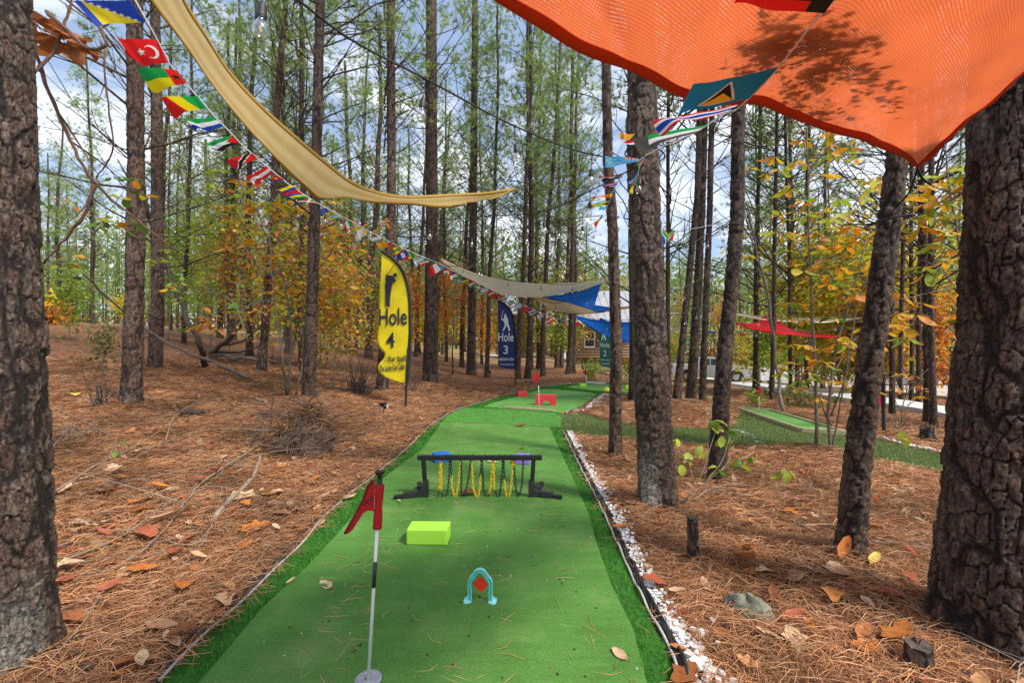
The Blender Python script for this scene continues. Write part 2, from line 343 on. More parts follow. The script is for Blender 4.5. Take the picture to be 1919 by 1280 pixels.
def ground_mat():
    m = bpy.data.materials.new('pine_straw_ground'); m.use_nodes = True; nt = m.node_tree; lk = nt.links.new; b = nt.nodes['Principled BSDF']; b.inputs['Roughness'].default_value = .85; b.inputs['Specular IOR Level'].default_value = .2
    co = N(nt, 'ShaderNodeTexCoord'); outs = []
    for k, (rot, s) in enumerate([(.4, (9, 70, 9)), (1.7, (10, 80, 9)), (2.6, (8, 66, 9))]):
        mp = N(nt, 'ShaderNodeMapping'); mp.inputs['Rotation'].default_value = (0, 0, rot); mp.inputs['Scale'].default_value = s; lk(co.outputs['Object'], mp.inputs[0])
        n = N(nt, 'ShaderNodeTexNoise', i_Scale=1.0, i_Detail=4.0, i_Distortion=.6); lk(mp.outputs[0], n.inputs['Vector']); outs.append(n.outputs[0])
    mxx = N(nt, 'ShaderNodeMath', operation='MAXIMUM'); lk(outs[0], mxx.inputs[0]); lk(outs[1], mxx.inputs[1]); mx2 = N(nt, 'ShaderNodeMath', operation='MAXIMUM'); lk(mxx.outputs[0], mx2.inputs[0]); lk(outs[2], mx2.inputs[1])
    r = ramp(nt, [(.42, (.05, .024, .015)), (.55, (.17, .078, .04)), (.65, (.34, .165, .08)), (.8, (.48, .26, .14))]); lk(mx2.outputs[0], r.inputs[0])
    n2 = N(nt, 'ShaderNodeTexNoise', i_Scale=1.3, i_Detail=6.0); lk(co.outputs['Object'], n2.inputs['Vector'])
    r2 = ramp(nt, [(.3, (.7, .66, .62)), (.5, (1, 1, 1)), (.72, (1.2, 1.1, 1.0))]); lk(n2.outputs[0], r2.inputs[0])
    mm = N(nt, 'ShaderNodeMix', data_type='RGBA', blend_type='MULTIPLY'); mm.inputs[0].default_value = 1; lk(r.outputs[0], mm.inputs[6]); lk(r2.outputs[0], mm.inputs[7])
    # far off the straw thins out to dry grass and olive undergrowth
    sx = N(nt, 'ShaderNodeSeparateXYZ'); lk(co.outputs['Object'], sx.inputs[0]); mr = N(nt, 'ShaderNodeMapRange', i_1=24.0, i_2=48.0); lk(sx.outputs[1], mr.inputs[0])
    n3 = N(nt, 'ShaderNodeTexNoise', i_Scale=.5, i_Detail=5.0); lk(co.outputs['Object'], n3.inputs['Vector']); r3 = ramp(nt, [(.35, (.12, .13, .04)), (.5, (.34, .26, .12)), (.65, (.22, .13, .07))]); lk(n3.outputs[0], r3.inputs[0])
    mf = N(nt, 'ShaderNodeMix', data_type='RGBA'); lk(mr.outputs[0], mf.inputs[0]); lk(mm.outputs[2], mf.inputs[6]); lk(r3.outputs[0], mf.inputs[7]); lk(mf.outputs[2], b.inputs['Base Color'])
    bp = N(nt, 'ShaderNodeBump', i_Strength=.9, i_Distance=.03); lk(mx2.outputs[0], bp.inputs['Height']); lk(bp.outputs[0], b.inputs['Normal'])
    return m
def turf_mat(name, c0, c1, sand=.5, scale=420):
    m = bpy.data.materials.new(name); m.use_nodes = True; nt = m.node_tree; lk = nt.links.new; b = nt.nodes['Principled BSDF']; b.inputs['Roughness'].default_value = .75; b.inputs['Specular IOR Level'].default_value = .25
    co = N(nt, 'ShaderNodeTexCoord'); n = N(nt, 'ShaderNodeTexNoise', i_Scale=float(scale), i_Detail=2.0, i_Roughness=.7); lk(co.outputs['Object'], n.inputs['Vector'])
    r = ramp(nt, [(.3, c0), (.52, [(a + b_) / 2 for a, b_ in zip(c0, c1)]), (.72, c1)]); lk(n.outputs[0], r.inputs[0])
    n2 = N(nt, 'ShaderNodeTexNoise', i_Scale=1.7, i_Detail=7.0, i_Roughness=.6); lk(co.outputs['Object'], n2.inputs['Vector'])
    r2 = ramp(nt, [(.52, (0, 0, 0)), (.78, (1, 1, 1))]); lk(n2.outputs[0], r2.inputs[0])
    sm = N(nt, 'ShaderNodeMath', operation='MULTIPLY'); sm.inputs[1].default_value = sand; lk(r2.outputs[0], sm.inputs[0])
    mx = N(nt, 'ShaderNodeMix', data_type='RGBA'); mx.inputs[7].default_value = (.24, .30, .11, 1); lk(r.outputs[0], mx.inputs[6]); lk(sm.outputs[0], mx.inputs[0])
    # scattered pale sand grains
    n4 = N(nt, 'ShaderNodeTexVoronoi', i_Scale=95.0); lk(co.outputs['Object'], n4.inputs['Vector']); r4 = ramp(nt, [(.06, (1, 1, 1)), (.10, (0, 0, 0))]); lk(n4.outputs['Distance'], r4.inputs[0])
    mg = N(nt, 'ShaderNodeMix', data_type='RGBA'); mg.inputs[7].default_value = (.33, .38, .2, 1); lk(mx.outputs[2], mg.inputs[6]); mu = N(nt, 'ShaderNodeMath', operation='MULTIPLY'); mu.inputs[1].default_value = .55; lk(r4.outputs[0], mu.inputs[0]); lk(mu.outputs[0], mg.inputs[0])
    n5 = N(nt, 'ShaderNodeTexNoise', i_Scale=3.5, i_Detail=4.0); lk(co.outputs['Object'], n5.inputs['Vector']); r5 = ramp(nt, [(.3, (.82, .85, .8)), (.7, (1.15, 1.1, 1.15))]); lk(n5.outputs[0], r5.inputs[0])
    m5 = N(nt, 'ShaderNodeMix', data_type='RGBA', blend_type='MULTIPLY'); m5.inputs[0].default_value = 1; lk(mg.outputs[2], m5.inputs[6]); lk(r5.outputs[0], m5.inputs[7]); lk(m5.outputs[2], b.inputs['Base Color'])
    # slight rucks in the laid carpet under the pile
    mpw = N(nt, 'ShaderNodeMapping'); mpw.inputs['Scale'].default_value = (1.0, 3.2, 1); mpw.inputs['Rotation'].default_value = (0, 0, .25); lk(co.outputs['Object'], mpw.inputs[0])
    nw = N(nt, 'ShaderNodeTexNoise', i_Scale=1.6, i_Detail=3.0); lk(mpw.outputs[0], nw.inputs['Vector']); b0 = N(nt, 'ShaderNodeBump', i_Strength=.8, i_Distance=.05); lk(nw.outputs[0], b0.inputs['Height'])
    bp = N(nt, 'ShaderNodeBump', i_Strength=.8, i_Distance=.005); lk(n.outputs[0], bp.inputs['Height']); lk(b0.outputs[0], bp.inputs['Normal']); lk(bp.outputs[0], b.inputs['Normal'])
    return m
M['ground'] = ground_mat()
M['turf'] = turf_mat('putting_turf', (.018, .075, .010), (.15, .36, .065), .55, 260)
M['turf_far'] = turf_mat('putting_turf_lighter', (.035, .13, .02), (.18, .42, .09), .35, 300)
M['turf_fringe'] = turf_mat('long_turf_backing', (.012, .07, .008), (.05, .2, .02), .1, 200)
M['sod'] = turf_mat('dark_sod', (.06, .10, .028), (.19, .25, .08), .5, 160)
def sail_mat(name, c, c2, tr, sx, sy, holes=.12, contrast=.5):
    m = bpy.data.materials.new(name); m.use_nodes = True; nt = m.node_tree; lk = nt.links.new; b = nt.nodes['Principled BSDF']; b.inputs['Roughness'].default_value = .6; b.inputs['Specular IOR Level'].default_value = .25
    uv = N(nt, 'ShaderNodeUVMap', uv_map='UVMap'); sp = N(nt, 'ShaderNodeSeparateXYZ'); lk(uv.outputs[0], sp.inputs[0]); w = []
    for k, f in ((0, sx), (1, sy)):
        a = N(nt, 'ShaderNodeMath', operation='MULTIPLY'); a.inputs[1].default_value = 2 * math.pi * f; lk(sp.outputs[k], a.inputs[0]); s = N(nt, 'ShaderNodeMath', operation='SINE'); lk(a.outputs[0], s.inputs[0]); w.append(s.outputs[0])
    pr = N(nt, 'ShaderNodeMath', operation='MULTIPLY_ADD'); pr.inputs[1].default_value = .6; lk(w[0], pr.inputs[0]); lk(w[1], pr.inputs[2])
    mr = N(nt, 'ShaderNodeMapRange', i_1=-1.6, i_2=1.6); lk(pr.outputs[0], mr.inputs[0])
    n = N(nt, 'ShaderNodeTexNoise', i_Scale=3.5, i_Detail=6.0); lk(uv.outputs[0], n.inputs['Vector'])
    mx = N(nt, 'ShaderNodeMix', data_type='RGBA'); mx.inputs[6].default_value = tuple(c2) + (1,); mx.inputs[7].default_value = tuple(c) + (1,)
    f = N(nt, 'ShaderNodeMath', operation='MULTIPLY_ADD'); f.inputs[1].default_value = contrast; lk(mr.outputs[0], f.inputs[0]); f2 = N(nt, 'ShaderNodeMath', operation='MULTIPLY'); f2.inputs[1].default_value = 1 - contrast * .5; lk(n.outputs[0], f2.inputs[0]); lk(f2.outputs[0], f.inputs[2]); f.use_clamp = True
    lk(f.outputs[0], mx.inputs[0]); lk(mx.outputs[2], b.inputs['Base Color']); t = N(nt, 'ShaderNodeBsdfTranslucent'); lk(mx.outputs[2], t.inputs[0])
    ms = N(nt, 'ShaderNodeMixShader'); ms.inputs[0].default_value = tr; lk(b.outputs[0], ms.inputs[1]); lk(t.outputs[0], ms.inputs[2])
    # open mesh: the knit lets some sky through, more where it is stretched
    th = N(nt, 'ShaderNodeMapRange', i_1=.72, i_2=1.0, i_3=0.0, i_4=1.0); lk(mr.outputs[0], th.inputs[0])
    n6 = N(nt, 'ShaderNodeTexNoise', i_Scale=2.2, i_Detail=8.0, i_Roughness=.75); lk(uv.outputs[0], n6.inputs['Vector']); st = N(nt, 'ShaderNodeMapRange', i_1=.56, i_2=.7, i_3=holes, i_4=min(1, holes * 5)); lk(n6.outputs[0], st.inputs[0])
    hm = N(nt, 'ShaderNodeMath', operation='MULTIPLY'); lk(th.outputs[0], hm.inputs[0]); lk(st.outputs[0], hm.inputs[1])
    tp = N(nt, 'ShaderNodeBsdfTransparent'); m2 = N(nt, 'ShaderNodeMixShader'); lk(hm.outputs[0], m2.inputs[0]); lk(ms.outputs[0], m2.inputs[1]); lk(tp.outputs[0], m2.inputs[2]); lk(m2.outputs[0], nt.nodes['Material Output'].inputs[0])
    bp = N(nt, 'ShaderNodeBump', i_Strength=.5, i_Distance=.003); lk(mr.outputs[0], bp.inputs['Height']); lk(bp.outputs[0], b.inputs['Normal'])
    return m

# ------------------------------------------------------------------ ground and course
def px(l): return [tuple(F0(u, v))[:2] for u, v in l]
LEFT_OUT = px([(301, 1290), (406, 1183), (484, 1109), (553, 1040), (638, 947), (702, 897), (769, 839), (808, 800), (837, 780), (868, 766), (900, 757), (942, 743), (968, 739), (990, 733), (1017, 726), (1058, 722), (1095, 719), (1150, 719), (1200, 722)])
LEFT_OUT = [(LEFT_OUT[0][0] - .33, .9)] + LEFT_OUT
RIGHT_OUT = px([(1272, 1290), (1251, 1223), (1223, 1172), (1191, 1108), (1159, 1035), (1127, 962), (1086, 879), (1055, 811), (1054, 778), (1088, 768), (1104, 757), (1125, 743), (1136, 739), (1180, 741), (1232, 742)])
RIGHT_OUT = [(RIGHT_OUT[0][0] + .0, .9)] + RIGHT_OUT
COURSE = LEFT_OUT + RIGHT_OUT[::-1]
SOD = px([(1055, 779), (1090, 775), (1146, 793), (1200, 800), (1269, 802), (1330, 806), (1372, 800), (1385, 771), (1392, 764), (1450, 768), (1560, 800), (1584, 817), (1640, 824), (1700, 838), (1764, 852), (1860, 876), (1990, 915), (1990, 955), (1860, 908), (1759, 886), (1649, 874), (1560, 858), (1498, 847), (1438, 845), (1406, 839), (1324, 839), (1269, 829), (1180, 826), (1109, 822), (1056, 810)])
MAT4 = px([(376, 1290), (488, 1154), (581, 1065), (640, 1000), (714, 905), (796, 842), (827, 795), (940, 798), (1030, 804), (1054, 858), (1077, 909), (1105, 975), (1118, 1026), (1145, 1104), (1187, 1191), (1211, 1290)])
MAT4 = [(MAT4[0][0] - .25, .9)] + MAT4 + [(MAT4[-1][0], .9)]
MAT3 = px([(905, 765), (925, 757), (965, 747), (1003, 735), (1022, 731), (1046, 732), (1071, 734), (1100, 737), (1119, 741), (1090, 764), (1056, 777), (1038, 775), (943, 768)])
MAT2 = px([(1062, 728), (1075, 724), (1120, 722), (1190, 723), (1225, 726), (1228, 737), (1140, 736), (1105, 733)])
def inside(pts, x, y):
    x = np.asarray(x, float); y = np.asarray(y, float); r = np.zeros(x.shape, bool); n = len(pts)
    for i in range(n):
        (x1, y1), (x2, y2) = pts[i], pts[(i + 1) % n]
        c = (y1 > y) != (y2 > y)
        r ^= c & (x < (x2 - x1) * (y - y1) / (y2 - y1 + 1e-12) + x1)
    return r
MOUNDS = []                           # (x, y, radius, height), filled by the trees below
for (u, v, rr, hh) in [(1215, 970, .35, .05), (1593, 1064, .35, .05), (1153, 862, .3, .04), (1343, 915, .3, .04), (582, 775, .9, .20), (520, 800, .8, .08), (806, 728, .8, .12), (715, 742, .7, .08), (1310, 775, 1.0, .15), (1262, 775, .7, .1), (1180, 772, .8, .08), (1540, 858, .7, .12), (247, 768, .6, .06), (860, 745, 1., .05), (1700, 1275, .5, .05), (40, 1280, .5, .06)]:
    g = G(u, v); MOUNDS.append((g.x, g.y, rr, hh))
def relief(x, y):
    r = .075 * (fbm(x * .8 + 3, y * .8, 0, 3) - .42) + .05 * (fbm(x * 2.6, y * 2.6 + 9, 0, 4) - .45)
    for (mx_, my_, rr, hh) in MOUNDS: r = r + hh * np.exp(-((x - mx_)**2 + (y - my_)**2) / rr**2)
    return r + .012
def ground(x, y):
    x = np.atleast_1d(np.asarray(x, float)); y = np.atleast_1d(np.asarray(y, float))
    c = inside(COURSE, x, y) | inside(SOD, x, y)
    return terr(x, y) + np.where(c, -.035, relief(x, y))
def gz(x, y): return float(ground(x, y)[0])
def GR(u, v):
    g = G(u, v); return Vector((g.x, g.y, gz(g.x, g.y)))
sx = np.linspace(-1, 1, 340); gx = np.sign(sx) * (3.6 * np.abs(sx) + 9 * np.abs(sx)**2.2 + 190 * np.abs(sx)**6)
sy = np.linspace(0, 1, 420); gy = -3 + 9.5 * sy + 18 * sy**2.2 + 210 * sy**7
GX, GY = np.meshgrid(gx, gy); Z = ground(GX.ravel(), GY.ravel())
struct('forest_floor', mesh('forest_floor', np.stack([GX.ravel(), GY.ravel(), Z], 1), grid_faces(len(gy), len(gx)), smooth=True), M['ground'])
def sheet(name, pts, top, thick, m, kind='structure'):
    n = len(pts); V = [(x, y, top) for x, y in pts] + [(x, y, top - thick) for x, y in pts]
    F = [tuple(range(n))] + [(i, n + i, n + (i + 1) % n, (i + 1) % n) for i in range(n)]
    me = mesh(name, V, F)
    return obj(name, me, m, kind=kind)
sheet('turf_backing', COURSE, .015, .12, M['turf_fringe'])
sheet('sod_path', SOD, .005, .12, M['sod'])
sheet('putting_green', MAT4, .030, .012, M['turf'])
sheet('putting_green', MAT3, .030, .012, M['turf_far'])
sheet('putting_green', MAT2, .030, .012, M['turf_far'])
APRON = px([(838, 781), (868, 767), (943, 769), (1038, 776), (1052, 780), (1052, 804), (940, 797), (829, 794)])
sheet('turf_apron', APRON, .026, .01, M['turf_far'])

def blades(n, region, x0, x1, y0, y1, hh, ww, cols, zb, fall=4.0, lean=.5):
    x = rng.uniform(x0, x1, n); y = rng.uniform(y0, y1, n)
    k = region(x, y) & (rng.random(n) < np.minimum(1, (fall / np.maximum(y, .5))**1.1)); x, y = x[k], y[k]; m = len(x)
    sc_ = np.maximum(1, y / fall); a = rng.uniform(0, 2 * np.pi, m); h = hh * rng.uniform(.55, 1.2, m); w = ww * rng.uniform(.7, 1.3, m) * sc_
    lx, ly = rng.normal(0, lean, m) * h, rng.normal(0, lean, m) * h
    b = np.stack([x, y, np.full(m, zb) + np.zeros(m)], 1); d = np.stack([np.cos(a) * w / 2, np.sin(a) * w / 2, np.zeros(m)], 1)
    t = b + np.stack([lx, ly, h], 1)
    V = np.stack([b - d, b + d, t], 1).reshape(-1, 3); F = np.arange(3 * m).reshape(-1, 3)
    c = np.array(cols)[rng.integers(0, len(cols), m)] * rng.uniform(.8, 1.2, (m, 1)); C = np.repeat(c, 3, 0)
    return V, F, C
fringe = lambda x, y: inside(COURSE, x, y) & ~inside(MAT4, x, y) & ~inside(MAT3, x, y) & ~inside(MAT2, x, y)
V, F, C = blades(420000, lambda x, y: fringe(x, y) & ~inside(APRON, x, y), -2.2, 3.2, 1.3, 16, .034, .0035, [(.03, .17, .012), (.06, .27, .02), (.10, .36, .035), (.02, .10, .01)], .015, 3.0)
obj('turf_fringe', mesh('turf_fringe', V, F, C), M['grass'], label='long bright green artificial grass strip around the putting mats', cat='artificial grass', kind='stuff')
V, F, C = blades(90000, lambda x, y: inside(APRON, x, y), -1.6, 1.2, 7, 11, .02, .003, [(.05, .25, .03), (.10, .36, .05), (.15, .44, .08)], .026, 8.0)
obj('apron_turf', mesh('apron_turf', V, F, C), M['grass'], label='light green fuzzy turf step between the two putting mats', cat='artificial grass', kind='stuff')
V, F, C = blades(420000, lambda x, y: inside(SOD, x, y), .6, 9, 4.2, 10.6, .035, .004, [(.07, .14, .028), (.12, .20, .045), (.19, .25, .08), (.24, .26, .11)], .005, 5.5)
obj('sod_grass', mesh('sod_grass', V, F, C), M['grass'], label='short dull green sod strip crossing behind the near trunks', cat='grass', kind='stuff')

# pine straw
PAL = np.array([(.56, .29, .14), (.46, .21, .09), (.34, .145, .065), (.18, .08, .045), (.64, .38, .21), (.50, .23, .09), (.55, .31, .16)])
def needle_geo(x, y, z, ln, w, tilt, col):
    m = len(x); a = rng.uniform(0, 2 * np.pi, m); bend = rng.normal(0, .35, m)
    d1 = np.stack([np.cos(a), np.sin(a), tilt], 1) * ln[:, None] / 2; d2 = np.stack([np.cos(a + bend), np.sin(a + bend), -tilt + rng.normal(0, .1, m)], 1) * ln[:, None] / 2
    p0 = np.stack([x, y, z], 1); pm = p0 + d1; p2 = pm + d2
    n = np.stack([-np.sin(a), np.cos(a), np.zeros(m)], 1) * (w / 2)[:, None]; up = np.array([0, 0, 1.]) * (w / 2)[:, None] * rng.choice([-1, 1], m)[:, None]
    n = n + up * .6
    V = np.stack([p0 - n * .5, p0 + n * .5, pm - n, pm + n, p2 - n * .4, p2 + n * .4], 1).reshape(-1, 3)
    b = (np.arange(m) * 6)[:, None]; F = np.concatenate([b + [0, 1, 3, 2], b + [2, 3, 5, 4]], 0)
    return V, F, np.repeat(col, 6, 0)
def straw(n, rmin, rmax, th):
    r = rng.uniform(rmin, rmax, n); t = rng.uniform(-th, th, n); x, y = r * np.sin(t), r * np.cos(t)
    k = ~(inside(COURSE, x, y) | inside(SOD, x, y)); x, y, r = x[k], y[k], r[k]; m = len(x)
    pn = fbm(x * 1.7, y * 1.7, 0, 3, 4.)        # heaps and bare patches
    rl = spline([(a_, b_, 0) for a_, b_ in RIGHT_OUT[1:9]], 60)[:, :2]; dm = np.full(m, 9.)
    for q in rl: dm = np.minimum(dm, np.hypot(x - q[0], y - q[1]))
    k = (rng.random(m) < .35 + 1.3 * pn) & ((dm > .14) | (rng.random(m) < .12)); x, y, r, pn = x[k], y[k], r[k], pn[k]; m = len(x)
    z = ground(x, y) + rng.uniform(.001, .05, m) * (.4 + pn)
    tint = .22 + 1.35 * fbm(x * 2.6, y * 2.6, 0, 4, 8.)
    col = PAL[rng.integers(0, len(PAL), m)] * (rng.uniform(.7, 1.15, m) * tint)[:, None]
    V, F, C = needle_geo(x, y, z, rng.uniform(.09, .19, m), .0015 + .00042 * r, rng.uniform(-.08, .32, m), col)
    return V, F, C
V, F, C = straw(400000, 1.1, 15, 1.1)
obj('pine_straw', mesh('pine_straw', V, F, C), M['straw'], label='carpet of fallen rust brown pine needles over the forest floor', cat='pine straw', kind='stuff')
# single needles blown on to the putting turf
n = 800; y = 1.7 + 6.3 * rng.random(n)**1.2; xx = rng.uniform(-1.15, 1.1, n); edge = rng.random(n) < .4; xx = np.where(edge, np.sign(xx) * rng.uniform(.75, 1.1, n), xx); k = inside(MAT4, xx, y) | inside(COURSE, xx, y)
V, F, C = needle_geo(xx[k], y[k], np.full(k.sum(), .034), rng.uniform(.06, .16, k.sum()), np.full(k.sum(), .0024), rng.uniform(0, .06, k.sum()), np.array([(.5, .36, .16), (.42, .24, .1), (.38, .32, .12)])[rng.integers(0, 3, k.sum())])
obj('scattered_needles', mesh('scattered_needles', V, F, C), M['straw'], label='loose tan pine needles blown onto the green putting mat', cat='pine needles', kind='stuff')

# edging: black plastic strip with a pale tube beside it
def edging(pts, side, label):
    p = spline([(x, y, 0) for x, y in pts], 90); p = [(x, y + 0, .03 + .008 * math.sin(i * 1.3)) for i, (x, y, z) in enumerate(p)]
    t = thing('lawn_edging', label, 'edging', tuple(p[0])); o = Vector(p[0])
    rel = [Vector(q) - o for q in p]
    n = []
    for i in range(len(rel)):
        d = (rel[min(i + 1, len(rel) - 1)] - rel[max(i - 1, 0)]).normalized(); n.append(Vector((d.y, -d.x, 0)) * side)
    a = Acc(); a.add(*tube([q + k * .035 + Vector((0, 0, -.004)) for q, k in zip(rel, n)], .013, 6)); a.add(*tube([q + k * .046 + Vector((0, 0, .012 + .012 * math.sin(i * .9))) for i, (q, k) in enumerate(zip(rel, n))], .009, 5))
    obj('plastic_strip', a.mesh('plastic_strip', True), M['black_plastic'], t)
    obj('edging_tube', mesh('edging_tube', *tube([q + k * .008 + Vector((0, 0, .004 * math.sin(i * .7))) for i, (q, k) in enumerate(zip(rel, n))], .0075, 6), smooth=True), M['edging'], t)
edging(LEFT_OUT[1:-3], -1, 'black strip and pale tube edging along left side of green')
edging(RIGHT_OUT[1:9], 1, 'black strip and pale tube edging between green and white stones')
edging(RIGHT_OUT[9:14], 1, 'short black edging round the far corner of the green')
SR = px([(1360, 806), (1392, 812), (1409, 820), (1418, 835), (1423, 843)])

# white marble chips
def chips(path, n, w, r0, r1, off, side=1):
    a = Acc(); p = spline([(x, y, 0) for x, y in path], 200)
    for _ in range(n):
        i = rnd.randrange(1, 199); d = p[i] - p[i - 1]; d = d / (np.linalg.norm(d) + 1e-9); nn = np.array([d[1], -d[0], 0]) * side
        q = p[i] + nn * (off + abs(rnd.gauss(0, w)))
        r = rnd.uniform(r0, r1) * (1.25 if rnd.random() < .15 else 1); z = gz(q[0], q[1])
        V = np.array([(x, y, zz) for x in (-1, 1) for y in (-1, 1) for zz in (-1, 1)] + [(1.3, 0, 0), (-1.3, 0, 0), (0, 1.3, 0), (0, -1.3, 0), (0, 0, 1.2), (0, 0, -1.2)], float) * r * .75
        V += np.array([[rnd.gauss(0, r * .16) for _ in range(3)] for _ in V]); c, s = math.cos(rnd.random() * 6), math.sin(rnd.random() * 6); V[:, 2] *= .7
        V = V @ np.array([[c, -s, 0], [s, c, 0], [0, 0, 1]]) + (q[0], q[1], z + r * .25 + rnd.uniform(.008, .03))
        F = []
        for f, cn in (((0, 1, 3, 2), 9 if 0 else 9), ): pass
        for quad, ctr in (((0, 1, 3, 2), 9), ((4, 6, 7, 5), 8), ((0, 4, 5, 1), 11), ((2, 3, 7, 6), 10), ((0, 2, 6, 4), 13), ((1, 5, 7, 3), 12)):
            for k in range(4): F.append((quad[k], quad[(k + 1) % 4], ctr))
        g = rnd.uniform(.75, 1.1); a.add(V, F, (.74 * g, .74 * g, .73 * g))
    return a
rp = RIGHT_OUT[1:9]
a = chips(rp, 1500, .05, .004, .013, .055)
a2 = chips(RIGHT_OUT[1:4], 50, .10, .008, .02, .06)
obj('marble_chips', a.mesh('marble_chips', col=True), M['marble'], label='narrow bed of white marble chips along the right edging', cat='gravel', kind='stuff')
obj('marble_chips', a2.mesh('marble_chips', col=True), M['marble'], label='larger white stones half buried in straw at bottom right', cat='gravel', kind='stuff')
obj('marble_chips', chips(RIGHT_OUT[9:14], 160, .12, .012, .03, .06).mesh('marble_chips', col=True), M['marble'], label='patch of white stones beside the far corner of green', cat='gravel', kind='stuff')
obj('marble_chips', chips(SR, 150, .08, .01, .025, .0, -1).mesh('marble_chips', col=True), M['marble'], label='white stones by the sod behind the leaning trunk', cat='gravel', kind='stuff')
obj('marble_chips', chips(px([(1640, 822), (1700, 838), (1764, 852), (1860, 874)]), 120, .03, .008, .02, .0, -1).mesh('marble_chips', col=True), M['marble'], label='thin line of white stones on far edge of sod', cat='gravel', kind='stuff')

# drive and lot beyond, following the ground
def drape(name, L_, R_, m, lift, n=60):
    a = spline([(*q, 0) for q in L_], n); b = spline([(*q, 0) for q in R_], n); V = []
    for i in range(n):
        for k in range(5):
            q = a[i] + (b[i] - a[i]) * k / 4; V.append((q[0], q[1], float(terr(q[0], q[1])) + lift))
    for i in range(n): V += [(a[i][0], a[i][1], V[i * 5][2] - .5), (b[i][0], b[i][1], V[i * 5 + 4][2] - .5)]
    F = [(i * 5 + k, i * 5 + k + 1, (i + 1) * 5 + k + 1, (i + 1) * 5 + k) for i in range(n - 1) for k in range(4)]
    o = n * 5
    for i in range(n - 1): F += [(i * 5, (i + 1) * 5, o + 2 * i + 2, o + 2 * i), (i * 5 + 4, o + 2 * i + 1, o + 2 * i + 3, (i + 1) * 5 + 4)]
    return struct(name, mesh(name, V, F), m)
def gp(l): return [tuple(G(u, v))[:2] for u, v in l]
dl = gp([(1990, 840), (1850, 808), (1720, 778), (1600, 759), (1500, 744), (1420, 729), (1330, 717), (1270, 711)]); dr = gp([(1990, 805), (1850, 788), (1720, 765), (1600, 746), (1500, 732), (1420, 721), (1330, 711), (1270, 706)])
drape('driveway', dl, dr, M['concrete'], .14)
M['lot'] = mat('pale_gravel_lot', (.46, .40, .33), .9, noise=(2, .25), bump=(40, .5, .01))
drape('gravel_lot', gp([(1990, 770), (1850, 757), (1700, 742), (1560, 728), (1440, 714)]), gp([(1990, 712), (1850, 708), (1700, 700), (1560, 696), (1440, 694)]), M['lot'], .09)

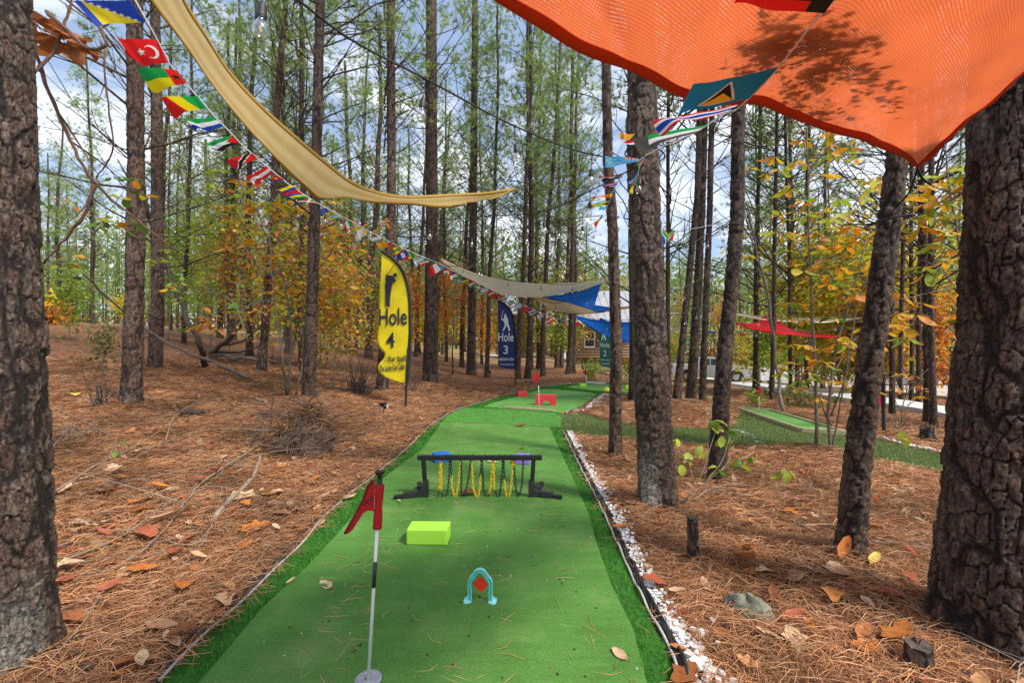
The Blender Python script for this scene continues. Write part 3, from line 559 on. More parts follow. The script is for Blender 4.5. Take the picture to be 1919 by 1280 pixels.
# ------------------------------------------------------------------ pines
def trunk_geo(Y, prof, base, H, dth, dz, ztop, cw, ch, amp, white=None, seed=1.):
    # prof: (v, u centre, width) in picture units at depth Y; returns mesh in coordinates relative to base
    pz = np.array([EYE - (v - 640) / FPX * Y for v, u, w in prof]); ta = np.array([math.atan((u - w / 2 - 959.5) / FPX) for v, u, w in prof]); tb = np.array([math.atan((u + w / 2 - 959.5) / FPX) for v, u, w in prof])
    pxx = Y * np.tan((ta + tb) / 2); pr = Y / np.cos((ta + tb) / 2) * np.sin((tb - ta) / 2) * (1.035 if Y < 2.5 else .99)
    o = np.argsort(pz); pz, pxx, pr = pz[o], pxx[o], pr[o]
    lean = (pxx[-1] - pxx[0]) / max(pz[-1] - pz[0], .5)
    if len(pz) > 2:
        lean2 = (pxx[-1] - pxx[-2]) / max(pz[-1] - pz[-2], .3); lean = .5 * lean + .5 * lean2
    zt = pz[-1]; pz = np.r_[pz, H]; pxx = np.r_[pxx, pxx[-1] + lean * (H - zt) * .6]; pr = np.r_[pr, pr[-1] * .42]
    z0 = base[2] - .12
    zz = np.r_[np.arange(z0, ztop, dz), np.arange(ztop, H, .25), H]
    k = max(3, int(.35 / dz) // 2 * 2 + 1) if dz < .1 else 3
    cx = np.interp(zz, pz, pxx); rr = np.interp(zz, pz, pr)
    rr = rr * (1 + .10 * np.exp(-np.maximum(zz - base[2], 0) / .12))
    nth = max(10, int(2 * np.pi * rr[len(rr) // 4] / dth)); th = np.arange(nth) / nth * 2 * np.pi
    TH, ZZ = np.meshgrid(th, zz); RR = rr[:, None] + 0 * TH
    cxn, cyn = np.cos(TH) * RR, np.sin(TH) * RR
    wx = fbm(cxn * 14 + 50, cyn * 14 + 50, ZZ * 9, 3, seed) - .5; wz = fbm(cxn * 14 + 90, cyn * 14 + 20, ZZ * 12, 3, seed + 3) - .5
    nx = max(4, round(2 * np.pi * float(rr[len(rr) // 4]) / cw))
    ux = TH / (2 * np.pi) * nx
    f1, e, cid = voro(ux + wx * 1.1, ZZ / ch + wz * 1.5 + 50, nx, seed)
    g1, e2, cid2 = voro(ux * 2 + wx * 2.4, ZZ / ch * 2.3 + wz * 3 + 50, nx * 2, seed + 7)
    rg = np.abs(2 * fbm(cxn / cw * .45 + 20, cyn / cw * .45 + 20, ZZ / ch * .42, 3, seed + 21) - .93)   # long irregular furrows
    edge = np.minimum(sstep(.02, .11, e), sstep(.03, .13, rg)); edge2 = sstep(.0, .09, e2)
    fl = fbm(cxn / cw * 1.1 + 70, cyn / cw * 1.5 + 70, ZZ / ch * 1.9, 4, seed + 31) * 9; fl = (np.floor(fl) + sstep(.0, .3, fl - np.floor(fl))) / 9   # flaky layers
    fine = fbm(cxn * 60 + 10, cyn * 60 + 10, ZZ * 45, 3, seed + 11)
    vert = fbm(cxn * 9 + 30, cyn * 9 + 30, ZZ * 1.2, 3, seed + 5) - .5
    d = amp * (edge * (.40 + .40 * cid) + edge * edge2 * (.06 + .22 * cid2) + 1.1 * (fl - .45) * edge + (fine - .5) * .55 - .75) + vert * rr[:, None] * .22
    Rn = RR + d
    # butt swell with root ridges
    Rn = Rn + rr[:, None] * .09 * np.exp(-np.maximum(ZZ - base[2], 0) / .10) * np.sin(TH * 4 + seed * 7)
    V = np.stack([cx[:, None] - base[0] + Rn * np.cos(TH), np.full_like(TH, Y - base[1]) + Rn * np.sin(TH), ZZ - base[2]], -1).reshape(-1, 3)
    ed = edge * (.62 + .38 * edge2); cid = np.clip(cid * .45 + (fl - .2) * .9, 0, 1)
    wh = np.zeros_like(TH)
    if white: wh = white(TH, ZZ, fine)
    C = np.stack([ed, np.clip(cid * .6 + cid2 * .4, 0, 1), wh], -1).reshape(-1, 3)
    return mesh('trunk', V, grid_faces(len(zz), nth, True), C, smooth=True), lean
def make_trunk_proto(seed, r0=.14, H=18, n=14):
    zz = np.r_[np.arange(-.15, 1, .12), np.arange(1, H, .4), H]; th = np.arange(n) / n * 2 * np.pi; TH, ZZ = np.meshgrid(th, zz)
    RR = r0 * (1 - .62 * ZZ / H) * (1 + .35 * np.exp(-np.maximum(ZZ, 0) / .2)) + .008 * (fbm(np.cos(TH) + 5, np.sin(TH) + 5, ZZ * 1.5, 3, seed) - .5)
    cx = .10 * np.sin(ZZ * .35 + seed) + .03 * np.sin(ZZ * 1.1 + seed * 3) ; cx -= cx[0]; cy = .08 * np.sin(ZZ * .3 + seed * 2); cy -= cy[0]
    V = np.stack([cx + RR * np.cos(TH), cy + RR * np.sin(TH), ZZ], -1).reshape(-1, 3)
    me = mesh('trunk', V, grid_faces(len(zz), n, True), smooth=True); me.materials.append(M['bark']); return me
def branch_path(r, z, ang, up, ln, seg=4):
    p = Vector((0, 0, z)); pts = [p.copy()]; d = Vector((math.cos(ang) * math.cos(up), math.sin(ang) * math.cos(up), math.sin(up)))
    for i in range(seg):
        d = (d + Vector((r.gauss(0, .16), r.gauss(0, .16), r.gauss(.03, .12)))).normalized(); p = p + d * ln / seg; pts.append(p.copy())
    return pts
def make_branches(seed, z0, z1, n, l0, l1, r0=.022, fork=2, dead=True):
    r = random.Random(seed); a = Acc(); tips = []
    for i in range(n):
        z = z0 + (z1 - z0) * ((i + r.random()) / n); f = (z - z0) / (z1 - z0); ln = r.uniform(l0, l1) * (1 if dead else (1.15 - .7 * f)); up = R(r.uniform(12, 52)) if dead else R(r.uniform(20, 60))
        ang = r.uniform(0, 6.28); pts = branch_path(r, z, ang, up, ln); rr = r0 * (.5 + .5 * ln / l1)
        a.add(*tube(pts, [rr, rr * .8, rr * .6, rr * .42, rr * .2], 4, False)); tips.append((pts[-1], ang, up)); tips.append((pts[-2], ang, up))
        for k in range(r.randint(1, fork + 1)):
            j = r.randint(1, 3); q = branch_path(r, 0, ang + r.choice([-1, 1]) * r.uniform(.4, 1.1), up * r.uniform(.4, 1.3), ln * r.uniform(.25, .6), 3); q = [pts[j] + x for x in q]
            a.add(*tube(q, [rr * .5, rr * .4, rr * .3, rr * .12], 3, False)); tips.append((q[-1], ang, up)); tips.append((q[-2], ang, up))
    me = a.mesh('branches', True); me.materials.append(M['vine'] if 0 else M['bark']); return me, tips
def tufts(seed, tips, per, ln, w, spread=.16, nn=16, dens=1.0):
    g = np.random.default_rng(seed); Vs = []; Cs = []
    T = []
    for (p, ang, up) in tips:
        for k in range(per):
            if g.random() < dens: T.append(np.array(p) + g.normal(0, spread, 3))
    T = np.array(T); m = len(T); ctr = np.repeat(T, nn, 0); dr = g.normal(0, 1, (m * nn, 3)); dr[:, 2] += .5; dr /= np.linalg.norm(dr, axis=1)[:, None]
    axis = np.repeat(g.normal(0, 1, (m, 3)), nn, 0); dr = dr + .55 * axis / np.linalg.norm(axis, axis=1)[:, None]; dr /= np.linalg.norm(dr, axis=1)[:, None]
    sd_ = np.cross(dr, g.normal(0, 1, dr.shape)); sd_ /= np.linalg.norm(sd_, axis=1)[:, None]; l = ln * g.uniform(.6, 1.2, m * nn)[:, None]
    V = np.stack([ctr + sd_ * w / 2, ctr - sd_ * w / 2, ctr + dr * l], 1).reshape(-1, 3)
    base = np.array([(.20, .32, .07), (.26, .40, .09), (.32, .44, .11), (.36, .43, .14), (.26, .32, .11)])
    c = np.repeat(base[g.integers(0, 5, m)] * g.uniform(.75, 1.25, (m, 1)), nn, 0); C = np.repeat(c, 3, 0)
    me = mesh('crown', V, np.arange(len(V)).reshape(-1, 3), C); me.materials.append(M['needles']); return me
TP = [make_trunk_proto(s) for s in range(6)]
CROWN = {}
for nm, z0, z1, nb, l0, l1, per, dens in (('high', 10.5, 18.6, 18, 1.0, 2.4, 2, .6), ('mid', 6.2, 17.5, 34, 1.0, 3.2, 3, .75), ('low', 3.0, 16, 44, .9, 2.9, 4, .78)):
    CROWN[nm] = []
    for k in range(4):
        bm_, tips = make_branches(100 + k * 7 + len(nm), z0, z1, nb, l0, l1, .024, 3, False)
        CROWN[nm].append((bm_, tufts(k + 50, tips, per, .21, .017, .22, 19, dens)))
DEAD = [make_branches(300 + k, 2.4, 10.5, 40, .5, 2.8, .022, 3)[0] for k in range(5)]
DEADLOW = [make_branches(330 + k, 1.6, 6.5, 9, .3, 1.1, .013, 1)[0] for k in range(3)]
tree_n = 0
def pine(label, base, lean, r, H, crown='mid', group=None, trunk=None, leany=0, dead=True):
    global tree_n; tree_n += 1; k = tree_n
    t = thing('pine_tree', label, 'pine tree', base, group)
    q = Vector((0, 0, 1)).rotation_difference(Vector((lean, leany, 1)).normalized()).to_euler(); zr = k * 2.4
    if trunk is not None: o = obj('trunk', trunk, M['bark_near'], t)
    else:
        o = obj('trunk', TP[k % 6], None, t); o.scale = (r / .14, r / .14, H / 18); o.rotation_euler = q
    s = H / 18
    if crown:
        b, c = CROWN[crown][k % 4]
        rot = (Euler(q).to_matrix() @ Matrix.Rotation(zr, 3, 'Z')).to_euler()
        for nm, me in (('branches', b), ('crown', c)):
            o = obj(nm, me, None, t); o.rotation_euler = rot; o.scale = (s, s, s)
        if dead:
            o = obj('dead_branches', DEAD[k % 5], None, t); o.rotation_euler = rot; o.scale = (s, s, s)
    return t
def near_pine(label, bu, bv, prof, H, res, cw, ch, amp, crown, white=None, Y=None, seed=1., group=None, dead=False):
    g = G(bu, bv) if Y is None else P(bu, bv, Y); b = Vector((g.x, g.y, gz(g.x, g.y))); Y = b.y
    tm, lean = trunk_geo(Y, prof, b, H, res, res * 1.15, EYE + .8 * Y + .4, cw, ch, amp, white, seed)
    return pine(label, b, lean, .15, H, crown, group, tm, dead=dead)
lichen1 = lambda TH, Z_, f: .6 * sstep(.55, .2, Z_) * sstep(-2.3, -1.6, np.where(TH > np.pi, TH - 2 * np.pi, TH)) * sstep(.3, -.5, np.where(TH > np.pi, TH - 2 * np.pi, TH)) + .28 * sstep(.5, .65, f)
lichen3 = lambda TH, Z_, f: 1.2 * sstep(.75, .1, Z_) * sstep(.9, .2, np.abs(TH - 3.9)) + .05
fewl = lambda TH, Z_, f: .18 * sstep(.55, .7, f)
near_pine('huge rough pine trunk cut off by the left edge of the photo', 18, 1290, [(0, -4, 126), (400, 8, 140), (640, 16, 152), (1000, 22, 164), (1290, 26, 170)], 19, .0055, .036, .105, .013, 'high', lichen1, Y=1.98, seed=1.7)
near_pine('largest dark furrowed pine trunk filling the right edge', 1890, 1290, [(150, 1912, 200), (400, 1904, 206), (640, 1896, 214), (900, 1884, 240), (1290, 1872, 268)], 19, .0060, .046, .130, .021, 'high', fewl, Y=2.25, seed=3.1)
near_pine('dark pine trunk with a pale worn patch at its foot right of the white stones', 1232, 960, [(150, 1203, 55), (250, 1203, 60), (640, 1217, 66), (800, 1226, 70), (950, 1234, 76)], 18, .010, .045, .08, .016, 'high', lichen3, seed=5.2)
near_pine('right leaning pine trunk between sod and the huge right trunk', 1593, 1060, [(300, 1680, 46), (420, 1666, 50), (640, 1636, 55), (850, 1610, 58), (1050, 1593, 62)], 17, .010, .042, .07, .014, 'high', None, seed=7.7)
near_pine('thin straight pine trunk just left of the big worn trunk', 1153, 862, [(100, 1136, 18), (300, 1139, 20), (420, 1148, 21), (640, 1155, 23), (860, 1153, 26)], 15, .014, .04, .075, .010, 'high', None, seed=2.2)
near_pine('forked pine trunk with a rope tied round it behind the yellow green seedling', 1343, 912, [(190, 1384, 27), (400, 1382, 29), (550, 1370, 30), (640, 1360, 32), (780, 1350, 35), (910, 1343, 38)], 17, .014, .042, .075, .012, 'high', None, seed=9.2)
near_pine('straight grey pine trunk left of centre with pale lichen at foot', 247, 765, [(0, 252, 34), (375, 255, 38), (560, 251, 41), (765, 246, 46)], 18, .016, .05, .09, .014, 'high', lambda TH, Z_, f: .9 * sstep(1.0, .5, Z_) * sstep(.45, .6, f), seed=4.4, dead=True)
near_pine('straight pine trunk directly right of and behind the lichened grey trunk', 290, 693, [(0, 290, 20), (250, 294, 25), (560, 295, 28), (690, 290, 31)], 17, .02, .05, .09, .012, 'mid', None, seed=6.1, dead=True)
near_pine('pine trunk rising from the heap of torn roots', 580, 762, [(0, 600, 19), (400, 590, 21), (560, 585, 24), (760, 578, 29)], 17, .018, .045, .08, .011, 'mid', None, seed=8.3, dead=True)
near_pine('stout pine trunk just right of the yellow banner', 806, 725, [(0, 808, 21), (400, 809, 23), (600, 808, 26), (722, 806, 31)], 18, .022, .05, .09, .012, 'mid', None, seed=1.3, dead=True)
near_pine('pine trunk hidden partly behind the yellow banner', 715, 738, [(0, 732, 16), (400, 734, 18), (640, 722, 23), (738, 715, 26)], 18, .022, .05, .09, .011, 'mid', None, seed=2.9, dead=True)
near_pine('pine trunk halfway between the yellow and the navy banner', 883, 703, [(0, 890, 11), (400, 887, 15), (600, 884, 16), (703, 883, 19)], 18, .026, .05, .09, .010, 'mid', None, seed=3.7, dead=True)
near_pine('left leaning slim pine trunk left of three clustered ones past the big trunk', 1266, 773, [(190, 1312, 12), (366, 1307, 13), (640, 1279, 14), (773, 1266, 18)], 16, .02, .045, .08, .009, 'mid', None, seed=4.9)
near_pine('middle trunk of three clustered pines in front of pickup', 1296, 752, [(200, 1321, 14), (400, 1315, 15), (640, 1302, 18), (752, 1294, 22)], 16, .024, .045, .08, .010, 'mid', None, seed=5.9, dead=True)
near_pine('right trunk of three clustered pines in front of pickup', 1317, 762, [(200, 1334, 11), (400, 1330, 12), (640, 1320, 13), (762, 1316, 16)], 16, .024, .045, .08, .009, 'mid', None, seed=6.9)
# the rest of the trunks one can tell apart: base (u, v), top u at v=0 (extrapolated), width, crown, label
REST = [
 (1189, 758, 1180, 22, 'mid', 'pine trunk showing left edge behind the big worn trunk'),
 (567, 700, 556, 12, 'mid', 'slim pine trunk close behind left of the root heap trunk'),
 (540, 664, 530, 15, 'mid', 'pine trunk in orange leaves left of the root heap'),
 (491, 698, 549, 17, 'mid', 'right leaning pine trunk left of the yellow leaved saplings'),
 (467, 668, 478, 14, 'mid', 'pine trunk crossed by the leaning dead log'),
 (437, 637, 450, 13, 'low', 'pine trunk on the slope above the long fallen pole'),
 (386, 617, 384, 14, 'mid', 'thicker of two neighbouring pine trunks on the left slope'),
 (371, 613, 369, 9, 'mid', 'thinner of two neighbouring pine trunks on the left slope'),
 (107, 600, 98, 26, 'mid', 'dark pine trunk beside the huge left trunk'),
 (168, 576, 125, 13, 'mid', 'curved pine trunk on the crest left of the grey trunk'),
 (176, 574, 152, 9, 'low', 'pale slim pine trunk touching the curved one on crest'),
 (80, 592, 76, 12, 'low', 'slim pine trunk squeezed beside the huge left trunk'),
 (690, 672, 713, 14, 'mid', 'pine trunk rising just left of the yellow banner'),
 (652, 662, 645, 12, 'mid', 'left one of a pair of pines behind orange shrubs'),
 (664, 660, 697, 9, 'low', 'right one of a pair of pines behind orange shrubs'),
 (785, 662, 755, 8, 'low', 'thin pine trunk behind left side of the stout trunk'),
 (827, 661, 838, 12, 'mid', 'pine trunk behind right side of the stout trunk'),
 (866, 690, 897, 9, 'mid', 'slim right leaning pine trunk left of midway trunk'),
 (912, 707, 932, 9, 'mid', 'slim leaning pine trunk left of the navy banner'),
 (971, 712, 990, 10, 'mid', 'pine trunk touching the pole of the navy banner'),
 (988, 711, 999, 12, 'mid', 'pine trunk just behind the nearer hole flag'),
 (996, 694, 999, 7, 'low', 'thin pine behind the trunk at the nearer hole flag'),
 (1009, 692, 1014, 9, 'mid', 'straight pine with creeper leaves past the navy banner'),
 (1018, 706, 1052, 10, 'mid', 'right leaning pine with creeper leaves past navy banner'),
 (1044, 690, 1040, 9, 'mid', 'slim pine standing under the tan shade sails'),
 (1052, 690, 1078, 8, 'low', 'leaning slim pine standing under the tan shade sails'),
 (1065, 702, 1078, 11, 'mid', 'left trunk of a twin pine before the cabin window'),
 (1074, 700, 1090, 9, 'mid', 'right trunk of a twin pine before the cabin window'),
 (1098, 690, 1102, 5, 'low', 'very thin pine in front of the cabin window'),
 (1255, 745, 1258, 9, 'mid', 'slim pine emerging right of the big worn trunk'),
 (1415, 738, 1418, 10, 'mid', 'left slim pine beside the red sail peak'),
 (1421, 728, 1416, 7, 'low', 'thin pine hidden behind the left slim pine by red sail'),
 (1446, 752, 1458, 9, 'mid', 'right slim pine below the red sail peak'),
 (1482, 745, 1470, 7, 'low', 'thin pine between the red sail and the sapling stems'),
 (1494, 733, 1484, 10, 'mid', 'pale grey pine behind the yellow leaved sapling'),
 (1513, 737, 1520, 9, 'mid', 'dark pine directly behind the yellow leaved sapling stem'),
 (1672, 780, 1665, 11, 'mid', 'slim pine right of the leaning trunk by dead stems'),
 (1688, 756, 1690, 10, 'mid', 'pine on the far side of driveway near black pickup'),
 (1708, 752, 1706, 8, 'low', 'thinnest pine on far side of driveway near green bin'),
 (1721, 762, 1724, 10, 'mid', 'pine on the far side of driveway left of green bin'),
 (1738, 798, 1730, 17, 'mid', 'dark pine just left of the huge right trunk'),
 (1751, 803, 1755, 9, 'mid', 'slim pine touching the dark one by huge right trunk'),
]
for i, (bu, bv, tu, w, cr_, lab) in enumerate(REST):
    b = GR(bu, bv); top = P(tu, 0, b.y); lean = (top.x - b.x) / (top.z - b.z)
    pine(lab, b, lean, max(.05, w / 2 / FPX * b.y * math.cos(math.atan2(abs(b.x), b.y))), rnd.uniform(15, 18.5), cr_, 'pine trunks one can tell apart')
# further pines filling the wood
ZONES = [(-62, -30, 'far_left', 'pine among many on the rising slope at far left'), (-30, -6, 'left', 'distant pine in the wood behind the two banners'), (-6, 13, 'mid', 'distant pine beyond the cabin and the tan sails'), (13, 62, 'right', 'distant pine in the wood beyond the driveway')]
cnt = 0; tries = 0; spots = []
while cnt < 142 and tries < 9000:
    tries += 1
    a_ = rnd.uniform(-55, 55); d = rnd.uniform(17, 66); x, y = d * math.tan(R(a_)) * (1 if d < 50 else .9), d
    u = 959.5 + FPX * x / y
    if y < 26 and u > 620 and u < 1500: continue
    if y < 38 and 960 < u < 1500 and rnd.random() < .9: continue
    if y < 47 and 0 < x < 11 and y > 35: continue
    if 1240 < u < 1440 and y < 40: continue
    if abs(x) > 75: continue
    if any((x - p)**2 + (y - q)**2 < (1.5 + .02 * y)**2 for p, q in spots): continue
    spots.append((x, y)); cnt += 1; a_ = math.degrees(math.atan2(x, y))
    z_ = [q for q in ZONES if q[0] <= a_ < q[1]][0]
    pine(z_[3], Vector((x, y, gz(x, y))), rnd.gauss(0, .03), rnd.uniform(.07, .15), rnd.uniform(13, 18.5), rnd.choice(['mid', 'low', 'low', 'mid', 'high']) if y > 26 else 'mid', z_[3].replace('distant pine', 'distant pines').replace('pine among', 'pines among'), leany=rnd.gauss(0, .02), dead=y < 45)
# the wood beyond, one mass
def far_wood():
    g = np.random.default_rng(5); n = 150000
    a_ = g.uniform(-1.02, 1.02, n); d = g.uniform(62, 105, n); x, y = d * np.tan(a_) * .95, d; h = terr(x, y)
    top = 11 + 11 * fbm(x * .09 + 40, y * .05 + 9, 0, 3, 2.); z = h + top * g.random(n)**.9
    # clumps
    k = g.random(n) < sstep(.24, .44, fbm(x * .5 + 80, y * .3 + 30, z * .55 + 9, 3, 6.)) * 1.1; x, y, z = x[k], y[k], z[k]; n = len(x); s = g.uniform(.22, .5, n)[:, None]
    c = np.stack([x, y, z], 1); p = g.normal(0, 1, (n, 3)); p /= np.linalg.norm(p, axis=1)[:, None]; q = np.cross(p, g.normal(0, 1, (n, 3))); q /= np.linalg.norm(q, axis=1)[:, None]
    V = np.stack([c - p * s, c + q * s * .45, c + p * s, c - q * s * .45], 1).reshape(-1, 3)
    pal = np.array([(.20, .30, .09), (.24, .35, .11), (.29, .38, .14), (.33, .38, .17), (.24, .29, .12)]); cc = pal[g.integers(0, 5, n)] * g.uniform(.8, 1.25, (n, 1))
    low = (z - terr(x, y)) < 2.2; warm = np.array([(.34, .20, .06), (.25, .22, .05), (.3, .13, .05)]); cc[low] = warm[g.integers(0, 3, low.sum())]
    return V, np.arange(4 * n).reshape(-1, 4), np.repeat(cc, 4, 0)
V, F, C = far_wood(); obj('far_wood', mesh('far_wood', V, F, C), M['foliage'], label='pale green far off pine wood closing the view', cat='woodland', kind='stuff')
a = Acc()
for _ in range(420):
    d = rnd.uniform(66, 98); x = d * math.tan(rnd.uniform(-1.0, 1.0)) * .95; z = float(terr(x, d)); r = rnd.uniform(.07, .15); t = rnd.gauss(0, .5)
    a.add(*tube([(x, d, z - .2), (x + t * .5, d, z + 7), (x + t, d, z + 15)], [r, r * .75, r * .3], 5, False))
obj('far_trunks', a.mesh('far_trunks', True), M['bark'], label='numberless thin trunks of the far off pine wood', cat='woodland', kind='stuff')

# ------------------------------------------------------------------ leaves
def leaf_mesh(name, w=.42, fold=.25, curl=.3, lobes=0, seed=0, tip=.12):
    r = random.Random(seed); n = 7; V = []; F = []
    for i in range(n):
        t = i / (n - 1); half = w / 2 * math.sin(math.pi * min(1, t * .93 + .05))**.8 * (1 if i < n - 1 else tip)
        if lobes: half *= 1 + .35 * math.sin(i * 2.4 + 1)
        z = curl * (t - .5)**2 * 1.6 - curl * .4 + r.uniform(-.03, .03) * (curl > .2)
        for s in (-1, 0, 1): V.append((t - .0, s * half, z + abs(s) * fold * half * (1 + r.uniform(-.4, .4)) + (0 if s == 0 else r.uniform(-.02, .03))))
    for i in range(n - 1):
        for k in (0, 1): F.append((i * 3 + k, (i + 1) * 3 + k, (i + 1) * 3 + k + 1, i * 3 + k + 1))
    return mesh(name, V, F, smooth=True)
FRESH = [leaf_mesh('leaf', .40, .15, .18, seed=1), leaf_mesh('leaf', .46, .3, .35, seed=2), leaf_mesh('leaf', .36, .1, -.25, seed=3)]
OVATE = [leaf_mesh('leaf', .58, .12, .15, seed=4), leaf_mesh('leaf', .62, .25, -.25, seed=5)]
DRY = [leaf_mesh('fallen_leaf', .5, .5, .35, seed=6), leaf_mesh('fallen_leaf', .42, .8, .5, seed=7), leaf_mesh('fallen_leaf', .62, .35, -.3, 1, 8), leaf_mesh('fallen_leaf', .7, .3, .45, 1, 9), leaf_mesh('fallen_leaf', .35, 1.0, .3, seed=10)]
def with_mat(mes, m):
    out = []
    for me in mes: c = me.copy(); c.materials.clear(); c.materials.append(m); out.append(c)
    return out
LM = {}
def lm(kind, m):
    if (kind, m) not in LM: LM[(kind, m)] = with_mat({'fresh': FRESH, 'ovate': OVATE, 'dry': DRY}[kind], M[m])
    return LM[(kind, m)]
def put_leaf(base, d, ln, mes, parent=None, roll=0., name='leaf', wide=1.):
    o = bpy.data.objects.new(name, rnd.choice(mes)); COL.objects.link(o)
    d = Vector(d).normalized(); q = d.to_track_quat('X', 'Z'); o.rotation_mode = 'QUATERNION'
    o.rotation_quaternion = q @ Euler((roll, 0, 0)).to_quaternion(); o.location = base; o.scale = (ln, ln * wide, ln)
    if parent is not None: o.parent = parent
    return o
def sapling(label, base, stems, leaves, kinds, lsize, lkind='fresh', cat='sapling', name='sapling', group=None, m='sapling', fan=5, droop=-.35, tipw=None):
    """stems: list of (points, radius) relative to base; leaves: list of (point, count) relative to base, each a fan of leaves at a twig end"""
    t = thing(name, label, cat, base, group)
    for pts, r in stems:
        n = len(pts) * 3; p = spline(pts, n) if len(pts) > 2 else np.array([tuple(q) for q in pts]); n = len(p)
        p = p + np.array([[rnd.gauss(0, r * .25) for _ in range(3)] for _ in range(n)])
        obj('stem', mesh('stem', *tube(p, [r * (1 - .7 * i / (n - 1)) for i in range(n)], 6), smooth=True), M[m], t)
    for (c, k) in leaves:
        c = Vector(c); a0 = rnd.uniform(0, 6.28); mm = rnd.choice(kinds)
        for i in range(k):
            a = a0 + i * 2.399 + rnd.gauss(0, .2); d = Vector((math.cos(a), math.sin(a), droop + rnd.gauss(0, .25)))
            put_leaf(c + d * .02, d, lsize * rnd.uniform(.65, 1.2), lm(lkind, mm if rnd.random() < .7 else rnd.choice(kinds)), t, rnd.gauss(0, .4))
    return t
def rel(b, u, v, d): return P(u, v, d) - b
def limb_net(b, Y, trunk_px, limb_px, r0, r1, jit=.35):
    """stems drawn through picture points at a depth, with small depth changes of their own"""
    st = [([Vector((0, 0, 0))] + [rel(b, u, v, Y) for u, v in trunk_px], r0)]
    for l in limb_px:
        dz = rnd.uniform(-jit, jit); n = len(l); st.append(([rel(b, u, v, Y + dz * i / max(1, n - 1)) for i, (u, v) in enumerate(l)], r1))
    return st
def scatter_fans(stems, n, spread, k=(3, 5)):
    out = []
    for _ in range(n):
        pts, r = rnd.choice(stems[1:] or stems); p = spline(pts, 12) if len(pts) > 2 else np.array([tuple(q) for q in pts]); i = rnd.randrange(len(p) // 3, len(p)); q = Vector(p[i]) + Vector((rnd.gauss(0, spread), rnd.gauss(0, spread), rnd.gauss(0, spread * .7)))
        out.append((q, rnd.randint(*k)))
    return out
def twigs_to(stems, fans):
    a = []
    for q, k in fans:
        best = None
        for pts, r in stems:
            for p in spline(pts, 10) if len(pts) > 2 else pts:
                d = (Vector(p) - Vector(q)).length
                if best is None or d < best[0]: best = (d, Vector(p))
        a.append(tube([best[1], (best[1] + Vector(q)) / 2 + Vector((0, 0, .02)), Vector(q)], [.004, .003, .0018], 3, False))
    return a
def leafy(label, u, v, trunk_px, limb_px, r0, r1, nf, spread, kinds, lsize, Y=None, name='sapling', cat='sapling', k=(3, 5), lkind='fresh', droop=-.35, jit=.35, m='sapling'):
    b = GR(u, v) if Y is None else P(u, v, Y)
    st = limb_net(b, b.y, trunk_px, limb_px, r0, r1, jit); fans = scatter_fans(st, nf, spread, k)
    t = sapling(label, b, st, fans, kinds, lsize, lkind, cat, name, m=m, droop=droop)
    A_ = Acc()
    for V_, F_ in twigs_to(st, fans): A_.add(V_, F_)
    obj('twigs', A_.mesh('twigs'), M[m], t, kind='stuff')
    return t
# right hand saplings with turning leaves
leafy('tall sapling with yellow and orange leaves between sod and leaning trunk', 1530, 856, [(1527, 700), (1521, 560), (1516, 420), (1513, 260), (1508, 150)],
      [[(1518, 500), (1470, 440), (1420, 420)], [(1514, 380), (1470, 330), (1440, 310)], [(1516, 430), (1560, 380), (1620, 370)], [(1514, 330), (1560, 270), (1600, 255)], [(1521, 560), (1580, 520), (1620, 500)], [(1518, 470), (1560, 440), (1610, 440)], [(1519, 540), (1550, 500), (1590, 470)]], .022, .011, 66, .22, ['leaf_turn', 'leaf_gold', 'leaf_turn', 'leaf_lime'], .165, k=(4, 5))
leafy('many stemmed sapling with orange and green leaves left of leaning trunk', 1557, 858, [(1552, 760), (1570, 640), (1600, 540), (1625, 450)],
      [[(1556, 858), (1585, 700), (1610, 560), (1640, 480)], [(1560, 740), (1520, 640), (1490, 590)], [(1560, 700), (1600, 640), (1640, 600)], [(1556, 800), (1520, 720), (1480, 690)], [(1590, 560), (1560, 520), (1540, 490)], [(1557, 780), (1590, 690), (1600, 620)]], .022, .012, 64, .22, ['leaf_turn', 'leaf_gold', 'leaf_green', 'leaf_gold'], .155, k=(4, 5))
leafy('slender sapling with large yellow green leaves before the huge right trunk', 1815, 900, [(1803, 620), (1798, 470), (1782, 380), (1768, 250)],
      [[(1802, 540), (1760, 545), (1690, 560), (1660, 562)], [(1795, 470), (1750, 440), (1710, 400)], [(1790, 420), (1760, 400), (1700, 340)], [(1800, 560), (1760, 500), (1700, 480)], [(1782, 380), (1800, 350), (1830, 330)], [(1780, 360), (1740, 345), (1720, 330)], [(1803, 620), (1770, 600), (1720, 590)]], .016, .007, 60, .15, ['leaf_lime', 'leaf_turn', 'leaf_gold', 'leaf_gold'], .15, Y=3.9)
leafy('withered bush with rust brown leaves right of the red banner', 1690, 800, [(1690, 770), (1705, 730), (1740, 690)], [[(1690, 790), (1720, 730), (1760, 700)], [(1690, 780), (1670, 730), (1660, 700)], [(1700, 760), (1740, 740), (1770, 745)]], .01, .006, 22, .14, ['leaf_brown', 'leaf_brown', 'leaf_gold'], .14, cat='bush', name='bush', jit=.6)
leafy('green leaved sapling between red sail and driveway', 1440, 742, [(1445, 680), (1440, 600), (1430, 520)], [[(1442, 640), (1410, 620), (1390, 600)], [(1440, 620), (1470, 590), (1500, 580)], [(1443, 690), (1400, 680), (1380, 660)], [(1444, 660), (1480, 640), (1510, 630)], [(1440, 600), (1450, 560), (1470, 540)]], .02, .012, 60, .35, ['leaf_green', 'leaf_lime', 'leaf_turn'], .17, jit=1.)
